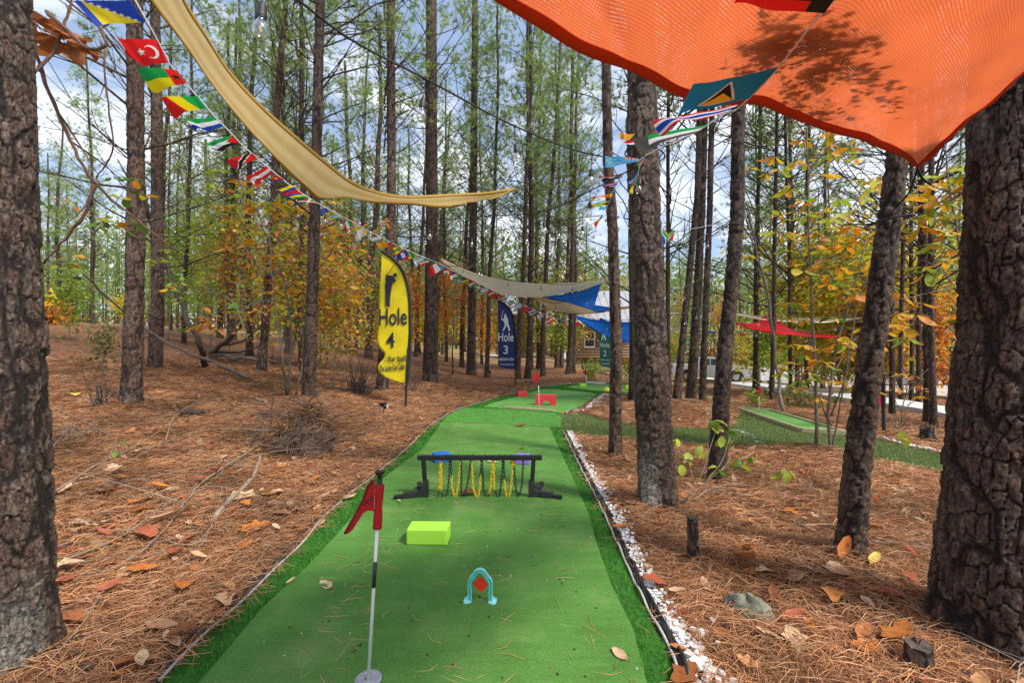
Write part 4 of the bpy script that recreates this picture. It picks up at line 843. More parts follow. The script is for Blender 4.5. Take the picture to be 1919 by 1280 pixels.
# left hand saplings
leafy('sapling with yellow leaves and green lower leaves right of grey trunk', 540, 745, [(545, 600), (530, 520), (490, 420), (470, 330)], [[(530, 520), (480, 470), (430, 440)], [(520, 480), (550, 400), (600, 370)], [(500, 440), (460, 380), (420, 340)], [(545, 600), (490, 570), (440, 560)], [(535, 540), (590, 520), (650, 500)], [(490, 420), (470, 360), (450, 330)], [(540, 560), (600, 580), (640, 600)], [(500, 430), (520, 390), (560, 420)]], .022, .009, 66, .26, ['leaf_gold', 'leaf_turn', 'leaf_gold', 'leaf_lime'], .20, k=(4, 5))
leafy('leaning sapling with orange leaves crossing before the root heap trunk', 553, 748, [(575, 640), (590, 560), (600, 470), (610, 420)], [[(590, 560), (560, 520), (500, 500)], [(600, 500), (640, 450), (690, 420)], [(585, 600), (620, 560), (680, 540)], [(600, 470), (580, 430), (560, 400)]], .018, .008, 56, .28, ['leaf_gold', 'leaf_brown', 'leaf_gold', 'leaf_turn'], .20, k=(4, 5))
leafy('low branch of orange leaves hanging across left mid distance', 465, 640, [(430, 560), (380, 540), (320, 560)], [[(430, 570), (400, 590), (340, 610)], [(450, 590), (470, 570), (510, 560)], [(400, 545), (370, 520), (330, 560)]], .008, .005, 18, .12, ['leaf_brown', 'leaf_gold', 'leaf_green'], .16, name='leafy_branch', cat='branch', Y=6.0)
leafy('creeping oak sprig with lobed green leaves beside huge left trunk', 150, 470, [(175, 440), (200, 400), (190, 370)], [[(160, 460), (120, 470), (95, 500)], [(180, 430), (210, 420), (230, 415)], [(200, 400), (230, 360), (232, 340)], [(180, 440), (160, 420), (120, 400)]], .006, .004, 18, .07, ['leaf_green', 'leaf_green', 'leaf_turn'], .09, name='leafy_branch', cat='branch', Y=3.6, lkind='ovate')
leafy('green leaved climbing sprig hugging left edge of second grey trunk', 315, 640, [(320, 560), (315, 470), (330, 380)], [[(320, 560), (350, 540), (380, 530)], [(315, 470), (340, 450), (380, 440)], [(318, 500), (300, 480), (290, 470)]], .009, .005, 26, .2, ['leaf_green', 'leaf_green', 'leaf_lime'], .15, name='leafy_branch', cat='branch', Y=9.0)
leafy('withered cluster of big orange leaves caught on the vine at top left', 60, 40, [(90, 60), (120, 70)], [[(70, 45), (80, 60), (100, 72)], [(90, 55), (110, 50), (130, 60)]], .006, .004, 7, .05, ['leaf_brown'], .15, name='leafy_branch', cat='branch', Y=2.9, lkind='ovate')
# seedlings in front
def seedling(label, u, v, Y, stems_px, fans_px, kinds, ls, berries=()):
    b = P(u, v, Y); b.z = gz(b.x, b.y); t = thing('seedling', label, 'seedling', b)
    for l in stems_px: obj('stem', mesh('stem', *tube(spline([P(*q, Y) - b for q in l], 8), [.006 - .0005 * i for i in range(8)], 5), smooth=True), M['stem'], t)
    for (fu, fv, k) in fans_px:
        for i in range(k): a = rnd.uniform(0, 6.28); d = Vector((math.cos(a), math.sin(a) * .6, -.9 + rnd.gauss(0, .3))); put_leaf(P(fu + rnd.gauss(0, 5), fv + rnd.gauss(0, 5), Y) - b, d, ls * rnd.uniform(.7, 1.2), lm('ovate', rnd.choice(kinds)), t, rnd.gauss(0, .5))
    for (fu, fv) in berries:
        a = Acc()
        for _ in range(9):
            c = P(fu, fv, Y) - b + Vector([rnd.gauss(0, .009) for _ in range(3)]); r = .006; a.add([c + Vector(q) * r for q in ((1, 0, 0), (-1, 0, 0), (0, 1, 0), (0, -1, 0), (0, 0, 1), (0, 0, -1))], [(0, 2, 4), (2, 1, 4), (1, 3, 4), (3, 0, 4), (2, 0, 5), (1, 2, 5), (3, 1, 5), (0, 3, 5)])
        obj('berries', a.mesh('berries', True), M['berry'], t)
seedling('beautyberry seedling with yellow green leaves and purple berries by worn trunk', 1272, 963, 3.85, [[(1272, 963), (1300, 925), (1340, 890), (1390, 860), (1410, 850)], [(1320, 905), (1350, 870), (1368, 820)], [(1340, 890), (1362, 870), (1375, 835)], [(1280, 945), (1310, 900), (1345, 800), (1350, 790)]], [(1345, 790, 5), (1350, 815, 3), (1372, 830, 3), (1390, 862, 5), (1348, 880, 4), (1405, 855, 2), (1325, 850, 2)], ['leaf_lime', 'leaf_lime', 'leaf_green'], .10, [(1390, 822), (1383, 850), (1345, 872)])
seedling('small seedling of lime leaves left of the forked roped trunk', 1300, 905, 4.3, [[(1300, 905), (1288, 860), (1270, 825)], [(1290, 865), (1277, 850), (1284, 835)]], [(1268, 822, 3), (1282, 850, 4), (1275, 865, 2)], ['leaf_lime'], .10)
seedling('tiny seedling with three lime leaves right of forked trunk', 1458, 935, 3.9, [[(1456, 935), (1462, 900), (1470, 880)]], [(1470, 880, 4), (1465, 884, 2)], ['leaf_lime', 'leaf_green'], .09, [(1472, 866)])
seedling('drooping lime leaved seedling near the black pole of red banner', 1700, 860, 5.6, [[(1700, 862), (1697, 840), (1690, 818)]], [(1688, 818, 2), (1697, 825, 2)], ['leaf_lime'], .13)
seedling('small green seedling among sticks left of the lichened trunk base', 212, 862, 3.6, [[(212, 862), (216, 845), (222, 825)]], [(216, 838, 3), (224, 826, 3)], ['leaf_green'], .05)

# shrubs further back whose leaves are too small to pick apart
PALS = {'orange': [(.66, .24, .03), (.55, .19, .04), (.72, .36, .05), (.42, .16, .05)], 'yellow': [(.78, .60, .04), (.55, .54, .05), (.36, .44, .05), (.78, .44, .03)], 'green': [(.18, .30, .04), (.27, .40, .05), (.36, .46, .06), (.48, .48, .07)], 'mixed': [(.62, .28, .05), (.44, .42, .05), (.28, .36, .05), (.70, .40, .05), (.5, .2, .14)], 'olive': [(.2, .2, .06), (.26, .24, .08), (.16, .17, .05)]}
def shrub(label, u, v, wpx, hpx, pal, n=1500, ls=.10, cat='shrub', group=None, name='shrub', v0=None, nst=5):
    b = GR(u, v); s = b.y / FPX; w = wpx * s; h = hpx * s; t = thing(name, label, cat, b, group); a = Acc(); g = np.random.default_rng(int(u * 7 + v))
    ends = []
    for i in range(nst):
        x = g.uniform(-.4, .4) * w; y = g.uniform(-.35, .35) * w; p = [Vector((0, 0, -.05)), Vector((x * .35, y * .35, h * .4)), Vector((x, y, h * g.uniform(.75, 1)))]
        q = spline(p, 7); r = .006 + .012 * s * 12 / 12; a.add(*tube(q, [r * (1 - .11 * k) for k in range(7)], 4, False))
        for k in range(5): e = Vector(q[g.integers(2, 7)]); f = e + Vector((g.normal(0, .2) * w, g.normal(0, .2) * w, abs(g.normal(0, .12)) * h)); a.add(*tube([e, (e + f) / 2 + Vector((0, 0, .03)), f], [r * .5, r * .4, r * .2], 3, False)); ends += [f, (e + f) / 2]
        ends += [Vector(q[k]) for k in (4, 5, 6)]
    obj('stems', a.mesh('stems', True), M['sapling'], t)
    E = np.array([tuple(e) for e in ends]); c = E[g.integers(0, len(E), n)] + g.normal(0, 1, (n, 3)) * (w * .10 + .05); c[:, 2] = np.abs(c[:, 2])
    p = g.normal(0, 1, (n, 3)); p[:, 2] -= .4; p /= np.linalg.norm(p, axis=1)[:, None]; q = np.cross(p, g.normal(0, 1, (n, 3))); q /= np.linalg.norm(q, axis=1)[:, None]; L_ = ls * g.uniform(.5, 1.2, n)[:, None]; nn = np.cross(p, q) * L_ * .15
    V = np.stack([c, c + p * L_ * .5 + q * L_ * .28 + nn, c + p * L_, c + p * L_ * .5 - q * L_ * .28 + nn], 1).reshape(-1, 3)
    P_ = np.array(PALS[pal]); cc = P_[g.integers(0, len(P_), n)] * g.uniform(.75, 1.2, (n, 1))
    o = obj('foliage', mesh('foliage', V, np.arange(4 * n).reshape(-1, 4), np.repeat(cc, 4, 0)), M['foliage'], t)
    return t
SH = [(625, 735, 120, 260, 'mixed', 2600, .11, 'mixed pink and green leaved shrub between root heap and yellow banner'), (660, 700, 110, 210, 'mixed', 1500, .12, 'orange leaved shrub behind left of the yellow banner'), (600, 690, 120, 200, 'yellow', 2400, .12, 'yellow green shrub behind the root heap trunk'),
 (770, 690, 60, 190, 'orange', 1500, .12, 'dry orange shrub between yellow banner and stout trunk'), (845, 690, 80, 200, 'orange', 2600, .12, 'dry orange shrub right of the stout pine trunk'), (895, 695, 60, 150, 'orange', 1600, .12, 'rust orange shrub left of the navy banner'), (935, 690, 40, 170, 'green', 1300, .12, 'green leaved young tree left behind navy banner'),
 (1020, 695, 50, 190, 'yellow', 1500, .12, 'yellow green creeper bush among slim pines past navy banner'), (960, 685, 70, 40, 'olive', 900, .12, 'low olive bush behind the navy banner pole'), (1085, 690, 90, 120, 'orange', 2600, .16, 'orange oak shrub in front of the cabin window'), (1130, 690, 70, 110, 'orange', 1800, .16, 'orange oak shrub left of the green banner'), (1190, 695, 60, 130, 'orange', 1500, .15, 'orange shrub right of the green banner'),
 (1110, 712, 34, 28, 'green', 400, .10, 'small green bush at the end of the green'), (1180, 722, 26, 40, 'green', 320, .09, 'small green sprout right of the thin straight trunk'),
 (1270, 706, 60, 170, 'mixed', 1500, .16, 'orange and yellow young tree left of the pickup'), (1300, 735, 50, 26, 'orange', 260, .1, 'small orange bush before the clustered pines'), (1345, 712, 60, 160, 'orange', 1700, .16, 'orange young tree behind the forked roped trunk'), (1395, 722, 60, 130, 'yellow', 1800, .16, 'yellow green young tree in front of pickup bonnet'),
 (1450, 730, 90, 150, 'green', 2600, .18, 'light green young tree behind the boxed green'), (1530, 735, 90, 170, 'yellow', 2800, .18, 'yellow young tree behind the many stemmed sapling'), (1600, 745, 80, 160, 'mixed', 2400, .16, 'mixed orange young tree at driveway edge'), (1680, 735, 90, 190, 'yellow', 2600, .16, 'yellow leaved young tree right of the leaning trunk'), (1740, 745, 80, 170, 'orange', 2000, .16, 'orange leaved young tree beside huge right trunk'), (1410, 762, 30, 20, 'green', 200, .09, 'small weeds behind boxed green flag'), (1505, 765, 90, 22, 'olive', 400, .1, 'dry weeds along the driveway edge'),
 (300, 640, 60, 210, 'green', 1600, .12, 'green leaved shrub behind second grey trunk'), (350, 635, 90, 230, 'green', 2600, .13, 'light green tall shrub on the left slope'), (395, 640, 90, 260, 'yellow', 2400, .13, 'yellow leaved tall shrub on the left slope'), (430, 660, 70, 240, 'orange', 900, .13, 'orange leaved tall shrub left of the leaning log'), (510, 680, 100, 240, 'yellow', 1200, .13, 'orange leaved shrub above the leaning log'), (560, 690, 60, 190, 'green', 1500, .13, 'green and olive shrub left of the root heap trunk'), (215, 600, 70, 100, 'orange', 1500, .14, 'bright orange young tree on the crest left of grey trunk'), (130, 640, 70, 120, 'green', 1000, .12, 'green shrub right of the huge left trunk'), (190, 700, 50, 90, 'olive', 300, .10, 'sparse olive brush before the grey trunk'), (455, 600, 70, 140, 'mixed', 1800, .15, 'mixed colour brush on the far left slope')]
SH += [(975, 690, 60, 150, 'green', 1300, .16, 'light green young tree in front of the left end of cabin'), (1075, 688, 90, 190, 'mixed', 2400, .17, 'mixed colour young tree before middle of the cabin'), (1180, 688, 80, 190, 'yellow', 2400, .17, 'yellow young tree before the right end of cabin'), (1125, 694, 60, 160, 'green', 1500, .16, 'green young tree behind the low blue sail'), (1500, 738, 130, 300, 'yellow', 2000, .2, 'tall golden young tree behind the yellow leaved sapling'), (1585, 742, 150, 330, 'yellow', 2500, .2, 'tallest golden young tree left of the leaning trunk'), (1700, 742, 150, 320, 'yellow', 2200, .2, 'tall golden orange young tree right of leaning trunk'), (1650, 748, 90, 220, 'mixed', 2600, .18, 'mixed orange and yellow young tree behind the leaning trunk'),
 (480, 695, 150, 300, 'mixed', 1500, .15, 'tall rusty orange young tree behind the leaning log'), (625, 700, 150, 290, 'mixed', 1900, .15, 'tall yellow young tree behind root heap and banner'), (540, 690, 150, 330, 'yellow', 1500, .15, 'tall mixed colour young tree behind the bare grey sapling'), (395, 655, 130, 300, 'green', 1700, .15, 'tall light green young tree on the left slope'), (1060, 694, 70, 150, 'green', 2200, .16, 'yellow green young tree before the cabin roof'), (990, 692, 50, 150, 'mixed', 1500, .15, 'reddish young tree between navy banner and cabin'), (1160, 692, 60, 150, 'orange', 1800, .16, 'orange young tree right of the cabin window')]
for (u, v, w, h, pal, n, ls, lab) in SH: shrub(lab, u, v, w, h, pal, n, ls)
for i in range(46):                    # brush beyond, along the foot of the far wood
    a_ = R(rnd.uniform(-50, 50)); d = rnd.uniform(28, 60); x = d * math.tan(a_); u = 959.5 + FPX * x / d
    if 960 < u < 1430 and d < 48: continue
    z = gz(x, d); v = 640 - (z - EYE) / d * FPX; s = FPX / d
    shrub('autumn brush at the foot of the far pines', u, v, rnd.uniform(2.5, 4.5) * s, rnd.uniform(1.8, 4.5) * s, rnd.choice(['orange', 'yellow', 'green', 'mixed', 'green', 'olive']), 900, .24, group='autumn brush at the foot of the far pines', nst=3)

# ------------------------------------------------------------------ fallen leaves
specific = [(140, 745, 32, 'leaf_yellow', 'large pale yellow fallen leaf between huge trunk and grey trunk', 2), (610, 1108, 44, 'leaf_tan', 'curled tan leaf lying on lower left of the green mat', 1), (1162, 1243, 38, 'leaf_tan', 'curled tan leaf lying on mat near the bottom right', 0),
 (880, 934, 34, 'leaf_brown', 'large brown leaf under the hanging chains', 2), (975, 802, 20, 'leaf_brown', 'upright brown leaf on the seam at top of the near mat', 3), (925, 872, 24, 'leaf_tan', 'tan leaf on the mat behind the chains', 0), (980, 846, 14, 'leaf_brown', 'small leaf just behind the purple block', 0), (748, 948, 12, 'leaf_tan', 'tiny curled leaf by left foot of the chain frame', 4), (545, 1102, 22, 'leaf_tan', 'tan leaf lying on the left turf fringe', 4), (655, 940, 30, 'leaf_tan', 'tan leaf leaning over left edging behind the red flag', 1),
 (150, 1135, 85, 'leaf_orange', 'big orange black spotted leaf by foot of huge left trunk', 3), (345, 1125, 55, 'leaf_orange', 'orange spotted leaf left of the turf fringe', 2), (480, 1000, 46, 'leaf_orange', 'dark spotted orange leaf right of the snapped branch', 3), (300, 1210, 60, 'leaf_fallen', 'brown spotted leaf nearest bottom left edging', 0), (125, 1090, 50, 'leaf_tan', 'pale folded leaf touching huge left trunk', 2), (330, 988, 80, 'leaf_tan', 'long pale leaf under the crossing branch', 4), (275, 1020, 55, 'leaf_red', 'rust red leaf under the crossing branch', 2), (260, 970, 45, 'leaf_brown', 'curled rust leaf left of the crossing branch', 1), (600, 990, 35, 'leaf_tan', 'pale leaf against the left edging', 1), (455, 940, 50, 'leaf_tan', 'pale pinkish leaf by the fallen bark piece', 3), (510, 935, 50, 'leaf_tan', 'pale grey leaf at the end of bark piece', 3), (265, 1090, 50, 'leaf_orange', 'orange leaf with curled tip mid left straw', 0), (330, 1055, 34, 'leaf_red', 'dull pink leaf beneath the branch tip', 2),
 (1258, 1160, 60, 'leaf_red', 'upright rust red leaf on the white stones', 3), (1225, 1115, 45, 'leaf_red', 'rust leaf beside the white stones above the upright one', 2), (1395, 1078, 90, 'leaf_brown', 'long dark rust leaf above the mossy rock', 1), (1450, 1140, 45, 'leaf_brown', 'brown leaf touching the right of the mossy rock', 1), (1488, 1185, 60, 'leaf_red', 'dull red curled leaf right of the mossy rock', 4), (1490, 1228, 60, 'leaf_tan', 'broad tan leaf below the mossy rock', 2), (1440, 1222, 45, 'leaf_tan', 'small tan folded leaf below the mossy rock', 1), (1340, 1205, 55, 'leaf_orange', 'dark orange leaf left below the mossy rock', 1), (1490, 1105, 60, 'leaf_tan', 'pale pink leaf right of the rust leaf', 0), (1570, 1100, 60, 'leaf_tan', 'pale leaf with orange partner below leaning trunk', 3), (1585, 1078, 60, 'leaf_orange', 'orange streaked leaf below the leaning trunk', 4), (1640, 1085, 50, 'leaf_yellow', 'cream yellow leaf right below leaning trunk', 4), (1650, 1140, 70, 'leaf_red', 'dark red rolled leaf left of huge right trunk', 1), (1620, 1230, 50, 'leaf_fallen', 'tan brown leaf low left of huge right trunk', 0), (1680, 1240, 70, 'leaf_orange', 'orange brown leaf at foot of huge right trunk', 3), (1480, 970, 45, 'leaf_orange', 'orange leaf between the cut stick and leaning trunk', 1), (1325, 1050, 40, 'leaf_tan', 'pale pink leaf at the foot of cut stick', 2), (1640, 1010, 30, 'leaf_orange', 'small bright orange leaf right of leaning trunk', 0), (1215, 1080, 30, 'leaf_tan', 'small tan leaf by the edging right side', 1), (1270, 1125, 34, 'leaf_tan', 'narrow pale leaf standing over the white stones', 4), (325, 910, 40, 'leaf_brown', 'brown leaf among the sticks above crossing branch', 3), (560, 775, 18, 'leaf_tan', 'pale leaf on top of the root heap', 0), (505, 860, 34, 'leaf_yellow', 'yellow curled leaf below the root heap', 1)]
def lay(u, v, pxl, m, label=None, i=0, group=None):
    b = GR(u, v)
    on = bool(inside(COURSE, [b.x], [b.y])[0]) or bool(inside(SOD, [b.x], [b.y])[0])
    if on: b = F0(u, v); b.z = .034 if inside(MAT4, [b.x], [b.y])[0] else .03
    ln = pxl / FPX * b.y; mes = lm('dry', m); o = bpy.data.objects.new('fallen_leaf', mes[i % 5]); COL.objects.link(o)
    a = rnd.uniform(0, 6.28); o.rotation_euler = (rnd.gauss(0, .16), rnd.gauss(-.06, .14), a); o.scale = (ln, ln, ln * .6)
    o.location = (b.x - ln / 2 * math.cos(a), b.y - ln / 2 * math.sin(a), b.z + (.006 + ln * .04 if on else .028 + ln * .10))
    o['label'] = label; o['category'] = 'fallen leaf'
    if group: o['group'] = group
    return o
for (u, v, pxl, m, lab, i) in specific: lay(u, v, pxl, m, lab, i)
n = 0
while n < 285:
    r = rnd.uniform(1.9, 7.0); a_ = rnd.uniform(-.95, .95) if n % 3 else rnd.uniform(-.95, -.25); x, y = r * math.sin(a_), r * math.cos(a_)
    if inside(COURSE, [x], [y])[0] or inside(SOD, [x], [y])[0]: continue
    z = gz(x, y); v = 640 - (z - EYE) / y * FPX; u = 959.5 + FPX * x / y; n += 1
    m = rnd.choice(['leaf_fallen', 'leaf_fallen', 'leaf_tan', 'leaf_brown', 'leaf_orange', 'leaf_red']); side = 'left' if x < 0 else 'right'; nm = {'leaf_fallen': 'brown', 'leaf_tan': 'pale tan', 'leaf_brown': 'rust brown', 'leaf_orange': 'orange', 'leaf_red': 'dull red'}[m]
    far = 'nearer' if y < 4.2 else 'farther'
    lab = f'{nm} leaf scattered on the {far} straw {side} of the green'
    lay(u, v, rnd.uniform(.07, .16) / y * FPX, m, lab, rnd.randrange(5), f'{nm} leaves scattered {far} {side} of the green')
def litter(n):
    r = rng.uniform(4, 24, n); t = rng.uniform(-1, 1, n); x, y = r * np.sin(t), r * np.cos(t); k = ~(inside(COURSE, x, y) | inside(SOD, x, y)); x, y = x[k], y[k]; m = len(x); z = ground(x, y) + rng.uniform(.01, .04, m)
    c = np.stack([x, y, z], 1); a = rng.uniform(0, 6.28, m); p = np.stack([np.cos(a), np.sin(a), rng.normal(0, .25, m)], 1); q = np.stack([-np.sin(a), np.cos(a), rng.normal(0, .35, m)], 1); s = rng.uniform(.02, .06, m)[:, None]
    V = np.stack([c - p * s * 1.1, c - p * s * .4 + q * s * .5, c + p * s * .5 + q * s * .38 + [0, 0, .008], c + p * s * 1.25 + [0, 0, .012], c + p * s * .4 - q * s * .42 + [0, 0, .014], c - p * s * .5 - q * s * .4], 1).reshape(-1, 3); pal = np.array([(.45, .19, .06), (.5, .3, .16), (.32, .12, .05), (.58, .42, .28), (.45, .1, .04)])
    return V, np.arange(6 * m).reshape(-1, 6), np.repeat(pal[rng.integers(0, 5, m)] * rng.uniform(.65, 1.1, (m, 1)), 6, 0)
V, F, C = litter(9000); obj('leaf_litter', mesh('leaf_litter', V, F, C), M['foliage'], label='small dry leaf litter strewn over the straw farther back', cat='leaf litter', kind='stuff')

# ------------------------------------------------------------------ sticks, vines, stumps, stone
def stick(label, pts, r, m='twig', name='fallen_branch', cat='fallen branch', forks=0, r1=.35, seg=7):
    b = Vector(pts[0]); n = max(8, len(pts) * 4); p = spline([Vector(q) - b for q in pts], n) + np.array([[rnd.gauss(0, r * .35) for _ in range(3)] for _ in range(n)])
    t = thing(name, label, cat, b); obj('main_stem', mesh('main_stem', *tube(p, [r * (1 - (1 - r1) * i / (n - 1)) * (1 + .12 * math.sin(i * 2.2)) for i in range(n)], seg), smooth=True), M[m], t)
    L_ = (p[-1] - p[0]); ln = np.linalg.norm(L_)
    for k in range(forks):
        i = rnd.randrange(n // 5, n - 2); d = Vector(p[i + 1] - p[i]).normalized(); d = (d + Vector((rnd.gauss(0, .7), rnd.gauss(0, .7), rnd.gauss(.15, .3)))).normalized(); l = ln * rnd.uniform(.12, .35)
        q = [Vector(p[i]), Vector(p[i]) + d * l * .5 + Vector((0, 0, rnd.gauss(0, .04) * l)), Vector(p[i]) + d * l]
        obj('twig', mesh('twig', *tube(spline(q, 5), [r * .55, r * .45, r * .36, r * .27, r * .15], 5), smooth=True), M[m], t)
    return t
def onG(l, h=.03): return [GR(u, v) + Vector((0, 0, h)) for u, v in l]
stick('long grey branch lying diagonally from root heap to left trunk foreground', onG([(520, 825), (440, 880), (380, 925), (330, 990), (250, 1070), (180, 1115)], .07), .010, forks=8)
stick('thin branch running level across the straw left of root heap', onG([(500, 826), (400, 820), (300, 850), (200, 900), (150, 910)], .09), .006, forks=4)
stick('thin grey stick by huge left trunk pointing right', onG([(105, 940), (180, 890), (260, 845), (330, 800)], .06), .007, forks=3)
stick('crossing twig lying lower left of the long branch', onG([(110, 1080), (200, 1040), (300, 970), (372, 930)], .05), .006, forks=4)
stick('curved twig arching over straw left of root heap', onG([(310, 845), (330, 800), (380, 770), (430, 755)], .12), .006, forks=2)
stick('forked twig pointing right beside the pale dead leaf', onG([(300, 1028), (340, 1038), (420, 920), (425, 1000)], .04), .005, forks=2)
stick('pale peeled stick by foot of huge left trunk', onG([(95, 770), (160, 800), (210, 830)], .05), .008, forks=1)
stick('half rotten grey branch piece below the root heap', onG([(400, 985), (430, 950), (470, 910), (490, 860)], .03), .022, forks=0, r1=.8)
stick('short grey wood chunk on the left slope behind root heap', onG([(480, 762), (500, 772)], .03), .03, forks=0, r1=.8)
stick('dark rotten knot of wood left of the root heap', onG([(345, 785), (380, 782)], .04), .05, m='dead', forks=2, r1=.6)
stick('long dead pole leaning from forest floor across two grey trunks', [P(465, 708, 7.8), P(400, 680, 8.2), P(330, 652, 8.6), P(272, 615, 9.0), P(215, 570, 8.5), P(155, 512, 8.0)], .032, m='dead', forks=2, r1=.5)
stick('dead leaning tree resting against the second grey trunk', [GR(384, 690), P(372, 640, 10.6), P(345, 585, 10.8), P(320, 510, 11.), P(290, 430, 11.), P(272, 370, 11.)], .075, m='dead', forks=4, r1=.45, name='leaning_dead_tree', cat='dead tree')
stick('dead log leaning up from slope toward orange leaves', [GR(400, 655), P(440, 620, 13.), P(480, 580, 13.), P(530, 535, 13.)], .09, m='dead', forks=3, r1=.5, name='leaning_log', cat='log')
stick('pale fallen log on the slope behind the slim leaning pine', onG([(400, 672), (460, 680), (520, 684)], .1), .07, forks=0, r1=.8, name='fallen_log', cat='log')
stick('whitish fallen log far behind the navy banner', onG([(890, 668), (930, 672), (965, 675)], .2), .16, m='edging', forks=1, r1=.7, name='fallen_log', cat='log')
stick('thin dark stick lying right of the leaning trunk', onG([(1640, 1030), (1690, 1040), (1740, 1048)], .03), .010, forks=1)
stick('curved twig at the foot of leaning trunk', onG([(1500, 1010), (1560, 1008), (1600, 1060)], .05), .009, forks=1)
stick('branched grey twig among tan leaves right foreground', onG([(1480, 1145), (1515, 1120), (1520, 1060)], .03), .007, forks=2)
stick('dark twig on straw near foot of huge right trunk', onG([(1620, 1100), (1680, 1140), (1740, 1175)], .03), .009, forks=2)
stick('dead twigs left of the seedling by worn trunk', onG([(1300, 955), (1340, 935), (1400, 945), (1440, 930)], .05), .006, forks=5)
stick('thin stick lying behind the clustered pines', onG([(1275, 773), (1300, 776), (1320, 780)], .04), .02, forks=0)
stick('snapped upright twig standing left of the root heap', [GR(505, 822), P(508, 790, 6.0) , P(512, 745, 6.0), P(515, 718, 6.0)], .014, m='dead', forks=1, name='upright_twig', cat='twig')
# vines
stick('thick brown vine looping down from the top left corner', [P(45, -30, 3.0), P(60, 40, 3.0), P(72, 110, 3.05), P(100, 190, 3.1), P(130, 260, 3.15), P(172, 335, 3.2), P(260, 415, 3.4), P(330, 470, 3.6)], .014, m='vine', name='hanging_vine', cat='vine', forks=5, r1=.5)
stick('knotted vine curl crossing above the red crescent flag', [P(88, 20, 2.8), P(130, 60, 2.8), P(178, 92, 2.8), P(198, 85, 2.8), P(185, 45, 2.8), P(150, -20, 2.8)], .012, m='vine', name='hanging_vine', cat='vine', forks=3, r1=.7)
stick('thin vine hanging straight down below the knotted curl', [P(194, 92, 2.9), P(200, 180, 2.95), P(212, 270, 3.0), P(180, 335, 3.2)], .006, m='vine', name='hanging_vine', cat='vine', forks=2, r1=.7)
stick('short vine slanting down left beneath the vine fork', [P(178, 345, 3.2), P(160, 400, 3.2), P(115, 455, 3.2), P(82, 495, 3.2)], .013, m='vine', name='hanging_vine', cat='vine', forks=2, r1=.5)
stick('vine stem reaching up right of the huge left trunk', [P(55, 145, 2.8), P(95, 100, 2.85), P(125, 30, 2.9), P(135, -20, 2.9)], .010, m='vine', name='hanging_vine', cat='vine', forks=3, r1=.7)
# saplings without leaves to speak of
stick('bare slender grey sapling left of the root heap trunk', [GR(537, 745), P(530, 680, 8.6), P(520, 600, 8.6), P(510, 520, 8.6), P(505, 430, 8.6)], .026, m='sapling', name='bare_sapling', cat='sapling', forks=3, r1=.4)
stick('bare leaning sapling between red sail and boxed green', [GR(1469, 775), P(1455, 680, 10.), P(1440, 560, 10.), P(1418, 470, 10.), P(1400, 380, 10.)], .04, m='sapling', name='bare_sapling', cat='sapling', forks=4, r1=.4)
stick('thin bare sapling right of the stout trunk', [GR(848, 702), P(850, 640, 15.), P(853, 540, 15.), P(870, 430, 15.)], .035, m='sapling', name='bare_sapling', cat='sapling', forks=5, r1=.3)
stick('bare twiggy sapling behind boxed green', [GR(1480, 770), P(1495, 730, 11.5), P(1520, 690, 11.5)], .025, m='dead', name='bare_sapling', cat='sapling', forks=5, r1=.3)
# tangle of bare brush before the yellow banner
def brush(label, u, v, wpx, hpx, n, m='dead', r=.005):
    b = GR(u, v); s = b.y / FPX; t = thing('bare_brush', label, 'brush', b); a = Acc()
    for _ in range(n):
        x = rnd.gauss(0, .2) * wpx * s; q0 = Vector((x * .5, rnd.gauss(0, .15), -.03)); q1 = q0 + Vector((rnd.gauss(0, .25) * wpx * s, rnd.gauss(0, .25), hpx * s * rnd.uniform(.3, 1)))
        a.add(*tube(spline([q0, (q0 + q1) / 2 + Vector((rnd.gauss(0, .06), 0, rnd.gauss(0, .05))), q1], 6), [r, r * .9, r * .75, r * .6, r * .45, r * .25], 3, False))
    obj('stems', a.mesh('stems'), M[m], t)
brush('bare dark brush at the foot of the trunk behind yellow banner', 670, 742, 110, 90, 110, r=.007)
brush('bare twigs sticking up beside stout pine trunk', 775, 735, 60, 60, 40)
brush('bare twigs in front of the grey lichened trunk', 190, 770, 60, 130, 22)
brush('dry brush tangle on the left of root heap', 470, 830, 110, 50, 60)
brush('dry brush at the foot of huge left trunk', 150, 830, 80, 60, 30, 'twig')
brush('dead stalks at the foot of the red banner', 1665, 805, 60, 40, 40, 'twig', .006)
